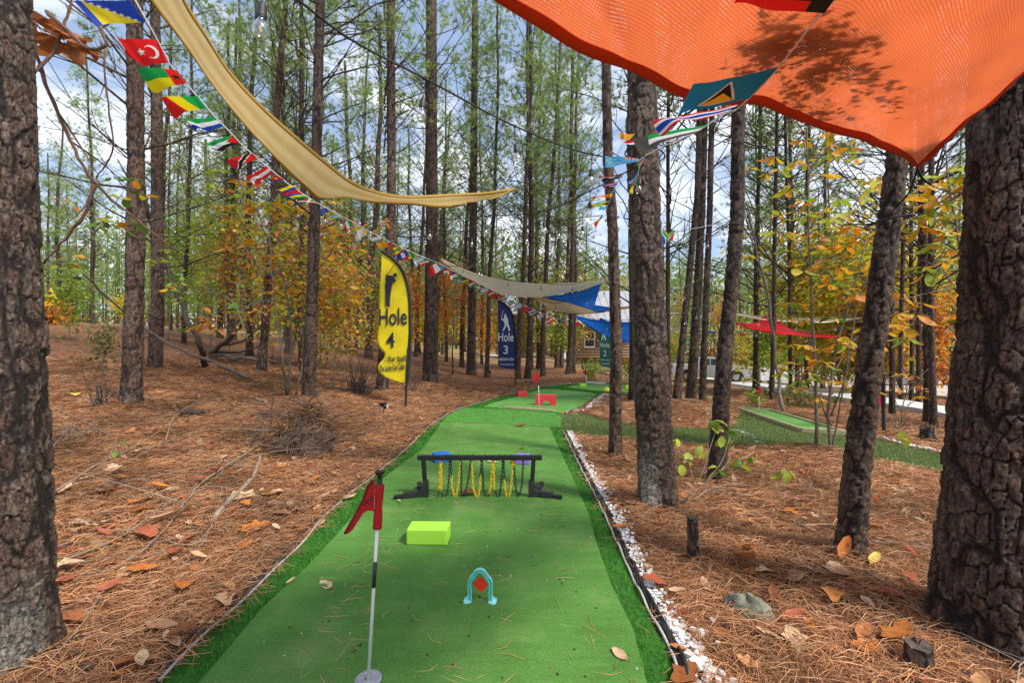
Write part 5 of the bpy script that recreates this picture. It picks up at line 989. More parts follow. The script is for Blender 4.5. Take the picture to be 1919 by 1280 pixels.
# heap of torn roots
def root_heap():
    b = GR(556, 852); t = thing('root_heap', 'heap of torn roots, soil and needles round a pine foot', 'root heap', b); s = b.y / FPX; W = 68 * s; Hh = 98 * s
    th, ph = np.meshgrid(np.linspace(0, 2 * np.pi, 48, endpoint=False), np.linspace(0, np.pi / 2, 20), indexing='xy')
    r = 1 + .75 * (fbm(np.cos(th) * 2 + 5, np.sin(th) * 2 + 5, ph * 3, 4, 3.) - .5)
    V = np.stack([W * .9 * r * np.cos(th) * np.cos(ph) + .2 * np.sin(ph), W * .6 * r * np.sin(th) * np.cos(ph), Hh * .78 * r * np.sin(ph) - .06], -1).reshape(-1, 3)
    obj('soil_mound', mesh('soil_mound', V, grid_faces(20, 48, True), smooth=True), M['dead'], t)
    a = Acc()
    for _ in range(210):
        an = rnd.uniform(0, 6.28); e = rnd.uniform(.1, 1.4); c = Vector((W * .85 * math.cos(an) * math.cos(e) + .16 * math.sin(e), W * .6 * math.sin(an) * math.cos(e), Hh * .82 * math.sin(e))); o_ = Vector((rnd.gauss(0, .7), rnd.gauss(0, .7) - .2, rnd.gauss(.1, .7))).normalized() * rnd.choice([.15, .2, .3, .55])
        q = [c * .85, c * 1.05 + o_ * .4 + Vector((rnd.gauss(0, .04), rnd.gauss(0, .04), 0)), c + o_ * .8, c + o_]; r0 = rnd.choice([.002, .004, .006, .013]); a.add(*tube(spline(q, 6), [r0, r0 * .9, r0 * .75, r0 * .6, r0 * .45, r0 * .2], 4, False))
    obj('roots', a.mesh('roots', True), M['dead'], t)
    n = 2200; g = rng; an = g.uniform(0, 6.28, n); e = g.uniform(0, 1.5, n); sc_ = g.uniform(.85, 1.35, n); x = W * sc_ * np.cos(an) * np.cos(e); y = W * .6 * sc_ * np.sin(an) * np.cos(e); z = Hh * .8 * sc_ * np.sin(e); x = x * .85 + .16 * np.sin(e)
    V, F, C = needle_geo(x, y, z, g.uniform(.08, .2, n), np.full(n, .0035), g.uniform(-.9, .5, n), PAL[g.integers(0, 7, n)] * g.uniform(.45, .95, (n, 1)))
    o = obj('needle_cover', mesh('needle_cover', V, F, C), M['straw'], t, kind='stuff')
root_heap()
def stump(label, u, v, wpx, hpx, rough=.1, name='stump', cat='stump', lean=0., Y=None):
    b = GR(u, v) if Y is None else P(u, v, Y); 
    if Y is not None: b.z = gz(b.x, b.y)
    s = b.y / FPX; r = wpx / 2 * s; h = hpx * s; t = thing(name, label, cat, b); n = 22; zz = np.linspace(-.06, h, 14); th = np.arange(n) / n * 2 * np.pi; TH, ZZ = np.meshgrid(th, zz)
    RR = r * (1 + .25 * np.exp(-np.maximum(ZZ, 0) / (h * .4)) - .1) + r * .35 * (fbm(np.cos(TH) * 2 + 3, np.sin(TH) * 2 + 3, ZZ * 12, 4, u) - .5); ZT = ZZ + np.where(ZZ > h * .95, r * rough * 4 * (hsh(TH, ZZ) - .5), 0)
    V = np.stack([RR * np.cos(TH) + lean * ZZ, RR * np.sin(TH), ZT], -1).reshape(-1, 3)
    obj('bark', mesh('bark', V, grid_faces(14, n, True), smooth=True), M['bark'], t)
    Vt = [tuple(q) for q in V[-n:] * (.96, .96, 1)] ; c = V[-n:].mean(0) - (0, 0, .004); obj('cut_face', mesh('cut_face', Vt + [tuple(c)], [(i, (i + 1) % n, n) for i in range(n)]), M['dead'], t)
stump('short upright cut stick standing in straw left of leaning trunk', 1300, 1058, 21, 82, name='stub', cat='stub', lean=-.03)
stump('low rotten stump beyond the sod near huge right trunk', 1738, 828, 24, 24, .3)
stump('small cut stump at foot of the huge right trunk', 1722, 1285, 46, 40, .1, Y=1.98)
stump('tiny stub in the straw between the trunks on left', 186, 770, 9, 40, .2, name='stub', cat='stub')
# half buried stone
b = GR(1400, 1165); t_, p_ = np.meshgrid(np.linspace(0, 2 * np.pi, 40, endpoint=False), np.linspace(-.5, np.pi / 2, 22), indexing='xy')
rr = 1 + .55 * (fbm(np.cos(t_) * 1.6 + 9, np.sin(t_) * 1.6 + 9, p_ * 1.6, 5, 1.) - .5); rr = rr * .88; X_ = .15 * rr * np.cos(t_) * np.cos(p_); Y_ = .085 * rr * np.sin(t_) * np.cos(p_); Z_ = .11 * rr * np.sin(p_)
Z_ = Z_ + .03 * np.round((X_ * .5 + Y_) * 18) / 18; ca, sa = math.cos(-.7), math.sin(-.7)
obj('stone', mesh('stone', np.stack([X_ * ca - Y_ * sa, X_ * sa + Y_ * ca, Z_], -1).reshape(-1, 3), grid_faces(22, 40, True), smooth=False), M['stone'], label='flat grey green mossy stone half buried in pine straw', cat='stone', loc=b + Vector((0, 0, .0)))
a = Acc()
for k in range(7):
    for j in range(9):
        an = j * .7 + k * .35; r0 = .018 * (1 - abs(k - 3) / 4.2); c = Vector((k * .0085, r0 * math.cos(an), r0 * math.sin(an))); a.add([c + Vector((0, 0, -.004)), c + Vector((.004, .005, 0)), c + Vector((.007, 0, .004)), c + Vector((.004, -.005, 0)), c * 1.25 + Vector((.002, 0, .003))], [(0, 1, 4), (1, 2, 4), (2, 3, 4), (3, 0, 4)])
obj('pine_cone', a.mesh('pine_cone'), M['dead'], label='dark pine cone lying in straw left of huge right trunk', cat='pine cone', loc=GR(1715, 1018) + Vector((0, 0, .03)))

# loose twigs and bark scraps in the straw, past counting
a = Acc()
for _ in range(1100):
    r = rnd.uniform(1.7, 11); an = rnd.uniform(-1.0, -.12) if rnd.random() < .68 else rnd.uniform(.1, 1.0); x, y = r * math.sin(an), r * math.cos(an)
    if inside(COURSE, [x], [y])[0] or inside(SOD, [x], [y])[0]: continue
    z = gz(x, y) + .02; l = rnd.uniform(.06, .45); w = rnd.uniform(0, 6.28); d = Vector((math.cos(w), math.sin(w), rnd.gauss(.08, .14))); r0 = rnd.uniform(.0015, .0045); p0 = Vector((x, y, z)); k = Vector((-d.y, d.x, 0)) * rnd.gauss(0, .10) * l
    c = rnd.choice([(.25, .20, .17), (.16, .11, .08), (.12, .08, .06), (.32, .28, .25)])
    V_, F_ = tube([p0, p0 + d * l * .5 + k, p0 + d * l], [r0, r0 * .8, r0 * .4], 3, False); a.add(V_, F_, c)
    if rnd.random() < .35: e = (d + Vector((rnd.gauss(0, .6), rnd.gauss(0, .6), .1))).normalized() * l * .4; V_, F_ = tube([p0 + d * l * .4 + k, p0 + d * l * .4 + k + e], [r0 * .6, r0 * .3], 3, False); a.add(V_, F_, c)
for _ in range(500):
    r = rnd.uniform(1.7, 8); an = rnd.uniform(-1.0, 1.0); x, y = r * math.sin(an), r * math.cos(an)
    if inside(COURSE, [x], [y])[0] or inside(SOD, [x], [y])[0]: continue
    z = gz(x, y) + .022; s_ = rnd.uniform(.01, .03); w = rnd.uniform(0, 6.28); a.add(*box(x, y, z, s_ * 1.6, s_, .005, w), (.12, .075, .055))
obj('twig_litter', a.mesh('twig_litter', col=True), M['straw'], label='countless thin twigs and bark scraps strewn in the straw', cat='twigs', kind='stuff')

# crumbs of bark and grit on the carpet
a = Acc()
for _ in range(650):
    y = rnd.uniform(1.6, 8); x = rnd.uniform(-1.2, 1.2)
    if not inside(MAT4, [x], [y])[0]: continue
    q = rnd.uniform(.0025, .008); a.add(*box(x, y, .032, q * 1.5, q, q * .6, rnd.random() * 3), rnd.choice([(.10, .05, .03), (.30, .17, .08), (.05, .03, .02), (.5, .48, .42)]))
obj('turf_grit', a.mesh('turf_grit', col=True), M['straw'], label='bark crumbs and grit scattered on the near green mat', cat='grit', kind='stuff')

# ------------------------------------------------------------------ shade sails
def loft(A, B, nu, nv, sag=0., wr=0., seed=1., belly=(0, 0, -1)):
    a = spline(A, nu); b = spline(B, nu); u = np.linspace(0, 1, nu)[:, None]; v = np.linspace(0, 1, nv)[None, :]
    V = a[:, None, :] * (1 - v[..., None]) + b[:, None, :] * v[..., None]
    s = 4 * v * (1 - v) * (np.sin(np.pi * u)**.5) * sag; V = V + s[..., None] * np.array(belly)
    if wr:
        w = fbm(V[..., 0] * 1.7 + 7, V[..., 1] * 1.7, V[..., 2] * 1.7, 3, seed) - .45
        V[..., 2] += wr * w * (np.sin(np.pi * v)**.4)
    lu = np.r_[0, np.cumsum(np.linalg.norm(np.diff(a + b, axis=0) / 2, axis=1))]; lv = np.linalg.norm(a - b, axis=1).mean()
    uv = np.stack([lu[:, None] + 0 * v, v * lv + 0 * u], -1)
    return V, uv
def sail(label, A, B, m, mh, hemw=.045, nu=90, nv=40, sag=.05, wr=.02, hems=('A', 'B'), t=.004, hemz=.004, cat='shade sail', extra=None):
    b = Vector(A[0]); V, uv = loft([Vector(p) - b for p in A], [Vector(p) - b for p in B], nu, nv, sag, wr, b.x + 3)
    if extra: V = extra(V)
    r = thing('shade_sail', label, cat, b)
    o = obj('fabric', mesh('fabric', V.reshape(-1, 3), grid_faces(nu, nv), uv=uv.reshape(-1, 2), smooth=True), m, r)
    def strip(edge, inner, w_):
        d = inner - edge; d = d / (np.linalg.norm(d, axis=1)[:, None] + 1e-9); V2 = np.stack([edge - d * .004, edge + d * w_ * .5, edge + d * w_], 1); V2[:, :, 2] -= hemz
        n_ = len(edge); o = obj('hem', mesh('hem', V2.reshape(-1, 3), grid_faces(n_, 3), smooth=True), mh, r); solid(o, t)
    if 'A' in hems: strip(V[:, 0], V[:, 3], hemw)
    if 'B' in hems: strip(V[:, -1], V[:, -4], hemw)
    if 'U' in hems: strip(V[-1, :], V[-4, :], hemw)
    if '0' in hems: strip(V[0, :], V[3, :], hemw)
    return r, V, b
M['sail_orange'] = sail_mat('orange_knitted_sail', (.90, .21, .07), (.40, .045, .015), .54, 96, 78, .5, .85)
M['hem_orange'] = sail_mat('red_orange_hem', (.80, .075, .012), (.5, .03, .008), .35, 120, 60, 0, .4)
M['sail_sand'] = sail_mat('sand_knitted_sail', (.92, .68, .30), (.58, .38, .12), .72, 60, 6, .08, .9)
M['hem_sand'] = sail_mat('sand_hem', (.55, .34, .07), (.3, .17, .03), .3, 60, 60, 0, .4)
M['sail_cream'] = sail_mat('cream_sail', (.95, .90, .76), (.84, .76, .58), .78, 8, 8, 0, .3)
M['sail_tan'] = sail_mat('tan_sail', (.88, .70, .42), (.80, .62, .36), .75, 8, 8, 0, .3)
M['sail_blue'] = sail_mat('blue_sail', (.01, .20, .80), (.008, .12, .55), .5, 8, 8, 0, .3)
M['sail_red'] = sail_mat('red_sail', (.85, .02, .035), (.55, .01, .02), .5, 8, 8, 0, .3)
z_ = 1.0
fe = [(850, -60), (935, 0), (1010, 46), (1090, 95), (1180, 128), (1285, 180), (1345, 193), (1400, 190), (1480, 216), (1560, 245), (1610, 258), (1650, 275), (1690, 292), (1720, 314)]
A_ = [Hp(u, v, z_) for u, v in fe]
B_ = [Vector((x, y, EYE + z_)) for x, y in ((-.1, -.7), (.2, -.6), (.6, -.3), (1.0, .2), (1.35, .7), tuple(Hp(2100, -30, z_))[:2])]
def crease(V):                         # tension folds fanning from the tied corner
    ev = np.sin(np.pi * np.linspace(0, 1, V.shape[1]))[None, :]**.5; V[..., 2] += (.005 * np.sin(V[..., 0] * 23 + V[..., 1] * 9) - .016 * np.exp(-((V[..., 0] - .55 * V[..., 1] - .35) / .03)**2)) * ev
    c = V[-1, 0]; d = V - c; r = np.linalg.norm(d, axis=2); a = np.arctan2(d[..., 1], d[..., 0]); V[..., 2] += .018 * np.sin(a * 17) * np.exp(-r / .9) * np.minimum(1, r * 4) * (.25 + .75 * ev) ; return V
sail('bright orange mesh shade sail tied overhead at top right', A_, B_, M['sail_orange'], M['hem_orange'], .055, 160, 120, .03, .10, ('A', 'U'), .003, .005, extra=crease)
# leaves and needles lying on top of the orange sail
Vd = []; Fd = []; Cd = []; nd = 0
for (u, v, s, k) in [(1470, 70, 55, 240), (1420, 62, 26, 60), (1560, 40, 60, 260), (1540, 130, 34, 160), (1500, 175, 46, 130), (1590, 90, 50, 140), (1520, 215, 50, 60), (1600, 205, 14, 18), (1620, 170, 16, 16), (1555, 105, 20, 60), (1486, 140, 30, 50), (1660, 40, 40, 40), (1640, 110, 60, 130), (1420, 120, 45, 70), (1560, 190, 45, 70), (1700, 150, 60, 60), (1620, 30, 60, 140), (1490, 20, 60, 120)]:
    for i in range(k):
        uu, vv = rnd.gauss(u, s * .42), rnd.gauss(v, s * .33); p = Hp(uu, min(vv, 250), z_ + .018 + rnd.uniform(0, .015)); a = rnd.uniform(0, 6.28); lf = rnd.random() < .28; l = rnd.uniform(.025, .06) if lf else rnd.uniform(.04, .11); w = l * .3 if lf else .0012
        d = Vector((math.cos(a), math.sin(a), 0)); n = Vector((-d.y, d.x, 0)); Vd += [p - d * l / 2, p + n * w + Vector((0, 0, .003)), p + d * l / 2, p - n * w]; Fd.append((nd, nd + 1, nd + 2, nd + 3)); nd += 4; Cd += [(.12, .05, .03)] * 4
obj('sail_litter', mesh('sail_litter', Vd, Fd, Cd), M['straw'], label='dead leaves and needles lying on top of orange sail', cat='leaf litter', kind='stuff')
A_ = [P(*q) for q in [(255, -40, 2.55), (283, 0, 2.7), (340, 75, 3.1), (400, 160, 3.7), (460, 235, 4.5), (520, 300, 5.5), (570, 350, 6.5), (600, 373, 7.0), (618, 372, 7.2), (640, 367, 7.5), (700, 375, 8), (770, 378, 8.5), (835, 384, 9), (890, 378, 9.5), (965, 352, 10)]]
B_ = [P(*q) for q in [(330, -40, 3.0), (348, 0, 3.2), (385, 60, 3.6), (430, 130, 4.3), (490, 195, 5.1), (560, 258, 6.1), (610, 300, 6.9), (655, 335, 7.5), (690, 352, 8.0), (740, 364, 8.4), (800, 365, 8.8), (850, 362, 9.2), (900, 360, 9.5), (964, 351.5, 10.02)]]
sail('long sand coloured shade sail stretched across upper left', A_, B_, M['sail_sand'], M['hem_sand'], .06, 150, 40, .10, .06, ('A', 'B'), .004, .004)
def far_sail(label, A, B, m, mh, sag=.1, hw=.05): return sail(label, [P(*q) for q in A], [P(*q) for q in B], m, mh, hw, 50, 20, sag, .05, ('A', 'B'), .01, .006)
far_sail('cream shade sail curving over the far end of the green', [(826, 486, 12.5), (880, 520, 12.8), (940, 550, 13), (1005, 556, 13.2), (1060, 548, 13.4), (1110, 535, 13.6), (1150, 522, 14)], [(827, 484, 12.5), (880, 508, 12.9), (940, 524, 13.4), (1005, 531, 13.8), (1060, 530, 14.1), (1110, 527, 14.2), (1152, 519, 14.1)], M['sail_cream'], M['sail_cream'])
far_sail('tan shade sail hanging below the cream one', [(1000, 556, 13.4), (1030, 578, 13.8), (1060, 586, 14.2), (1110, 587, 14.8), (1150, 581, 15.5), (1192, 574, 16.)], [(1001, 555, 13.42), (1040, 560, 14.2), (1080, 567, 15), (1120, 573, 15.6), (1160, 575, 16), (1192, 573, 16.02)], M['sail_tan'], M['sail_tan'])
far_sail('upper blue shade sail between the cream and tan sails', [(1022, 556, 13.6), (1050, 562, 13.7), (1085, 573, 13.8), (1112, 581, 13.9)], [(1023, 555, 13.62), (1060, 551, 13.9), (1095, 543, 14.1), (1127, 530, 14.3)], M['sail_blue'], M['sail_blue'])
far_sail('small blue sail flap right of the upper blue sail', [(1112, 583, 14), (1125, 583, 14.2), (1143, 577, 14.6)], [(1111, 571, 14.1), (1125, 573, 14.4), (1143, 576, 14.62)], M['sail_blue'], M['sail_blue'])
far_sail('large low blue shade sail behind the big worn trunk', [(1080, 592, 10.5), (1105, 610, 10.6), (1140, 630, 10.8), (1185, 642, 11.0), (1215, 625, 11.3), (1249, 599, 11.6)], [(1081, 591, 10.52), (1110, 598, 10.8), (1145, 602, 11.1), (1185, 603, 11.4), (1215, 601, 11.6), (1250, 598, 11.62)], M['sail_blue'], M['sail_blue'])
far_sail('bright red shade sail with a raised peak beyond the green', [(1380, 608, 12.), (1410, 617, 11.8), (1445, 624, 11.5), (1480, 627, 11.5), (1520, 631, 11.8), (1575, 633, 12.2)], [(1380, 606, 12.02), (1415, 604, 12.3), (1445, 589, 12.6), (1478, 614, 12.4), (1520, 623, 12.3), (1575, 630, 12.22)], M['sail_red'], M['sail_red'], .02)
far_sail('thin cream shade sail seen edge on above the red sail', [(1378, 589, 12.5), (1440, 598, 12.2), (1510, 600, 12), (1590, 597, 12), (1660, 588, 12.), (1745, 576, 12.5)], [(1378, 587, 12.52), (1440, 593, 12.8), (1510, 596, 13), (1590, 590, 13), (1660, 583, 13), (1745, 574, 12.52)], M['sail_cream'], M['sail_cream'])
# ropes
def rope(label, pts, r=.005, name='rope', cat='rope', m='rope'):
    b = Vector(pts[0]); p = spline([Vector(q) - b for q in pts], len(pts) * 5) if len(pts) > 2 else [Vector(q) - b for q in pts]
    return obj(name, mesh(name, *tube(p, r, 6), smooth=True), M[m], label=label, cat=cat, loc=b)
def wrap_rope(label, c, R_, tilt, extra=(), r=.006):
    pts = [Vector((c.x + R_ * math.cos(a), c.y + R_ * math.sin(a), c.z + tilt * math.cos(a))) for a in np.linspace(-2.2, 4.0, 26)]
    return rope(label, list(extra) + pts, r)
c = P(1668, 412, 3.02); cor = Hp(1720, 314, z_)
wrap_rope('black rope tied round leaning trunk and up to orange sail corner', c, .112, .02, [cor, (cor + P(1690, 400, 2.9)) / 2])
rope('short black strap end hanging from the orange sail corner', [cor, P(1726, 330, 2.62), P(1745, 345, 2.66)], .007, 'strap', 'strap')
wrap_rope('black rope wrapped round the forked trunk at sail height', P(1381, 425, GR(1343, 912).y), .098, -.02)
wrap_rope('black cable wrapped round the big worn trunk near flags', P(1208, 290, GR(1232, 960).y), .165, -.03)
wrap_rope('black cable wrapped round the thin straight trunk', P(1147, 410, GR(1153, 862).y), .085, .02)
for (q0, q1, lab) in [((965, 352, 10), (1150, 310, 14), 'thin rope from sand sail tip to a far pine'), ((826, 485, 12.5), (790, 470, 12.), 'thin rope holding left tip of the cream sail'), ((1152, 520, 14.), (1195, 515, 15.), 'thin rope holding right tip of the cream sail'), ((1445, 589, 12.6), (1446, 560, 12.7), 'thin rope holding the red sail peak'), ((600, 373, 7.0), (640, 400, 8.), 'thin rope holding low corner of the sand sail')]:
    rope(lab, [P(*q0), P(*q1)], .006)

# ------------------------------------------------------------------ flags on tape
W_, K_, Rd, Bl, Ye, Gr, Or, Lb, Nv, Dg = (.8, .8, .8), (.015, .015, .015), (.72, .015, .02), (.015, .06, .42), (.86, .68, .01), (.01, .33, .07), (.85, .35, .01), (.05, .42, .78), (.01, .02, .2), (.03, .12, .05)
def star(s, t, cx, cy, r, asp):      # five pointed star test in flag units
    x, y = (s - cx) * asp, (t - cy); a = np.arctan2(x, -y); q = np.mod(a + np.pi / 5, 2 * np.pi / 5) - np.pi / 5
    return np.hypot(x, y) < r * (.42 + .58 * np.maximum(0, 1 - np.abs(q) / (np.pi / 5))**1.6)
def hs(*c): return lambda s, t: np.array(c)[np.minimum((t * len(c)).astype(int), len(c) - 1)]
def vsx(*c): return lambda s, t: np.array(c)[np.minimum((s * len(c)).astype(int), len(c) - 1)]
def W2(c, m, k): return np.where(m[..., None], np.array(k), c)
def f_bos(s, t):
    c = np.zeros(s.shape + (3,)) + Bl; s = 1 - s; d = np.zeros_like(s)
    c = W2(c, (s > .14) & (t > (s - .14) * 1.0 * .0 + .0) & (t > 1 - (1 - (s - .14)) * 1.0 - .0) & (t > (s - .14) / .62), Ye) if 0 else c
    m = (s > .12) & (t > (s - .12) * 1.25) & (s < .92); c = W2(c, m, Ye)
    for k in range(8): c = W2(c, star(s, t, .17 + k * .095, .0 + k * .125, .075, 1.5), W_)
    return c
def f_tur(s, t):
    c = np.zeros(s.shape + (3,)) + Rd; m = (np.hypot((s - .30) * 1.5, t - .5) < .27) & ~(np.hypot((s - .35) * 1.5, t - .5) < .22); c = W2(c, m, W_); return W2(c, star(s, t, .56, .5, .14, 1.5), W_)
def f_gb(s, t):
    c = np.where((t < .5)[..., None], np.array(Ye) * 0 + Gr, np.array(Ye)); c = W2(c, s < .34, Rd); return W2(c, star(s, t, .17, .5, .2, 1.5), K_)
def f_congo(s, t):
    c = np.zeros(s.shape + (3,)) + Ye; c = W2(c, s * 1 + (1 - t) * .0 < .42 - .3 * t + .08, Gr); return W2(c, s > .78 - .3 * t + .08, Rd)
def f_sl(s, t): return hs(Gr, W_, Bl)(s, t)
def f_pal(s, t): c = hs(Gr, W_, K_)(s, t); return W2(c, s < .38 * (1 - np.abs(t - .5) * 2), Rd)
def f_tt(s, t):
    c = np.zeros(s.shape + (3,)) + Rd; d = np.abs(s - (.18 + .62 * t)); c = W2(c, d < .16, W_); return W2(c, d < .11, K_)
def f_aus(s, t): return hs(Rd, W_, Rd)(s, t)
def f_eri(s, t): c = np.where((t < .5)[..., None], np.array(Gr), np.array(Bl)); c = W2(c, s < 1 - np.abs(t - .5) * 2, Rd); return W2(c, np.hypot((s - .3) * 1.5, t - .5) < .14, Ye)
def f_ven(s, t): return hs(Ye, Bl, Rd)(s, t)
def f_mau(s, t): return hs(Rd, Bl, Ye, Gr)(s, t)
def f_bur(s, t):
    c = np.where((np.abs(t - .5) * 1.0 > np.abs(s - .5))[..., None], np.array(Rd), np.array(Gr)); c = W2(c, (np.abs((t - .5) - (s - .5)) < .1) | (np.abs((t - .5) + (s - .5)) < .1), W_); return W2(c, np.hypot((s - .5) * 1.5, t - .5) < .2, W_)
def f_eu(s, t):
    c = np.zeros(s.shape + (3,)) + Bl
    for k in range(8): c = W2(c, np.hypot((s - .5) * 1.5 - .25 * math.cos(k * .785), t - .5 - .25 * math.sin(k * .785)) < .06, Ye)
    return c
def f_rwa(s, t): c = hs(Lb, Lb, Ye, Gr)(s, t); return W2(c, np.hypot((s - .82) * 1.5, t - .2) < .1, Ye)
def f_gre(s, t): c = np.where(((np.abs(t - .5) > np.abs(s - .5)))[..., None], np.array(Ye), np.array(Gr)); c = W2(c, (t < .14) | (t > .86) | (s < .1) | (s > .9), Rd); return W2(c, np.hypot((s - .5) * 1.5, t - .5) < .17, Rd)
def f_bel(s, t): c = np.zeros(s.shape + (3,)) + Bl; c = W2(c, (t < .12) | (t > .88), Rd); c = W2(c, np.hypot((s - .5) * 1.5, t - .5) < .3, W_); return W2(c, np.hypot((s - .5) * 1.5, t - .5) < .17, (.2, .4, .25))
def f_luc(s, t):
    c = np.zeros(s.shape + (3,)) + (.01, .27, .58); x = np.abs(s - .5); c = W2(c, (t > .12) & (t < .88) & (x < .26 * (t - .12) / .76), W_); c = W2(c, (t > .2) & (t < .86) & (x < .22 * (t - .2) / .66), K_); return W2(c, (t > .5) & (t < .86) & (x < .22 * (t - .5) / .36), (.8, .55, .02))
def f_tha(s, t): return np.array([Rd, W_, Bl, Bl, W_, Rd])[np.minimum((t * 6).astype(int), 5)]
def f_syr(s, t): c = hs(Rd, W_, K_)(s, t); return W2(c, star(s, t, .33, .5, .12, 1.5) | star(s, t, .67, .5, .12, 1.5), Gr)
def f_kuw(s, t): c = hs(Gr, W_, (.08, .08, .08))(s, t); return W2(c, (s > .8), (.08, .08, .08))
def f_tuv(s, t):
    c = np.zeros(s.shape + (3,)) + Lb; m = (s < .45) & (t < .5); c = W2(c, m, Nv); x, y = s / .45 - .5, t / .5 - .5
    c = W2(c, m & (np.abs(np.abs(x) - np.abs(y)) < .14), W_); c = W2(c, m & ((np.abs(x) < .16) | (np.abs(y) < .2)), W_); c = W2(c, m & (np.abs(np.abs(x) - np.abs(y)) < .05), Rd); c = W2(c, m & ((np.abs(x) < .08) | (np.abs(y) < .1)), Rd)
    for (a, b) in ((.55, .8), (.65, .65), (.75, .78), (.8, .5), (.88, .6), (.92, .35), (.7, .3), (.82, .2)): c = W2(c, star(s, t, a, b, .08, 1.5), Ye)
    return c
def f_aze(s, t): c = hs(Lb, Rd, Gr)(s, t); return W2(c, (np.hypot((s - .48) * 1.5, t - .5) < .12), W_)
def f_sa(s, t):
    c = np.where((t < .5)[..., None], np.array(Rd), np.array(Bl)); y = np.abs(t - .5); c = W2(c, (y < .17) | (np.abs(s * .8 + y - .5) < .22), W_); c = W2(c, (y < .11) | (np.abs(s * .8 + y - .5) < .15), Gr); c = W2(c, s * .8 + y < .4, Ye); return W2(c, s * .8 + y < .33, K_)
def f_mon(s, t): c = np.zeros(s.shape + (3,)) + Rd; return W2(c, (t < .12) | (t > .88) | (s < .08) | (s > .92) | (np.hypot((s - .5) * 1.5, t - .5) < .2), Ye)
def f_mol(s, t): c = vsx(Bl, Ye, Rd)(s, t); return W2(c, np.hypot((s - .5) * 1.5, t - .5) < .14, (.4, .15, .03))
def f_jam(s, t): d = np.minimum(np.abs(t - s), np.abs(t - 1 + s)); c = np.where((np.abs(t - .5) > np.abs(s - .5))[..., None], np.array(Gr), np.array(K_)); return W2(c, d < .1, Ye)
def f_us(s, t): c = np.where((np.mod(t * 7, 1) < .54)[..., None], np.array(Rd), np.array(W_)); return W2(c, (s < .4) & (t < .54), Bl)
def f_mlt(s, t): return vsx(W_, Rd)(s, t)
def f_mex(s, t): return vsx(Gr, W_, Rd)(s, t)
def f_isr(s, t): c = np.zeros(s.shape + (3,)) + W_; return W2(c, ((t > .1) & (t < .25)) | ((t > .75) & (t < .9)), Bl)
def f_tan(s, t): d = s * .66 + t * 1 - .83; c = np.where((d < 0)[..., None], np.array(Gr), np.array(Lb)); c = W2(c, np.abs(d) < .22, Ye); return W2(c, np.abs(d) < .15, K_)
def flag_obj(parent, base, H0, H1, F0_, F1_, design, label, nx=26, ny=16, rip=.01, mod=0):
    H0, H1, F0_, F1_ = [Vector(q) - base for q in (H0, H1, F0_, F1_)]
    s = (np.arange(nx + 1) / nx)[:, None]; t = (np.arange(ny + 1) / ny)[None, :]
    a = np.array(H0)[None, None] * (1 - t[..., None]) + np.array(H1)[None, None] * t[..., None]; b = np.array(F0_)[None, None] * (1 - t[..., None]) + np.array(F1_)[None, None] * t[..., None]
    V = a * (1 - s[..., None]) + b * s[..., None]; nrm = (F0_ - H0).cross(H1 - H0).normalized(); ph = base.x * 40 + H0.x * 17 + mod
    w = rip * (np.sin(s * 7 + ph + t * 1.2) + .5 * np.sin(s * 13 + t * 3 + ph)) * s
    V = V + w[..., None] * np.array(nrm); V[..., 2] += (rip * .8 * np.sin(s * 6 + ph) * s)
    # each printed patch keeps crisp edges: split the faces
    sm, tm = np.meshgrid((np.arange(nx) + .5) / nx, (np.arange(ny) + .5) / ny, indexing='ij'); c = design(sm, tm).reshape(-1, 3)
    G_ = grid_faces(nx + 1, ny + 1); VV = V.reshape(-1, 3)[G_.ravel()]; me = mesh('flag', VV, np.arange(len(VV)).reshape(-1, 4), np.repeat(c, 4, 0)); me.polygons.foreach_set('use_smooth', np.zeros(len(me.polygons), bool))
    return obj('flag', me, M['flag'], parent, label)
def bunting(label, tape_px, flags, r=.0045):
    pts = [P(*q) for q in tape_px]; b = pts[0]; t = thing('flag_bunting', label, 'bunting', b); p = spline([q - b for q in pts], 80)
    # flat tape
    V = []; 
    for q in p: V += [q + np.array([0, 0, r]), q - np.array([0, 0, r])]
    o = obj('tape', mesh('tape', V, grid_faces(len(p), 2)), M['tape'], t); solid(o, .001)
    for f in flags: flag_obj(t, b, *[P(*q) for q in f[0]], *f[1:])
    return t, p, b
def small(u, v, w, h, d, fn, lab, sl=.5, nx=12, ny=8):   # a flag hanging by its hoist from the tape at (u, v), blown left
    return [((u, v, d), (u + h * .35, v + h * .55, d * 1.03), (u - w, v + h * .25, d * .98), (u - w * .75, v + h * 1.05, d * 1.0)), fn, lab, nx, ny, .012]
LT = [(225, -50, 1.32), (262, 10, 1.42), (292, 70, 1.62), (312, 112, 1.8), (350, 155, 2.0), (385, 200, 2.25), (420, 235, 2.6), (450, 268, 2.9), (485, 298, 3.3), (520, 328, 3.8), (560, 358, 4.4), (600, 383, 5.0), (650, 410, 5.8), (700, 437, 6.9), (760, 467, 8.4), (830, 497, 10.5), (900, 533, 13), (950, 556, 15), (1010, 585, 18), (1060, 600, 21), (1110, 603, 23)]
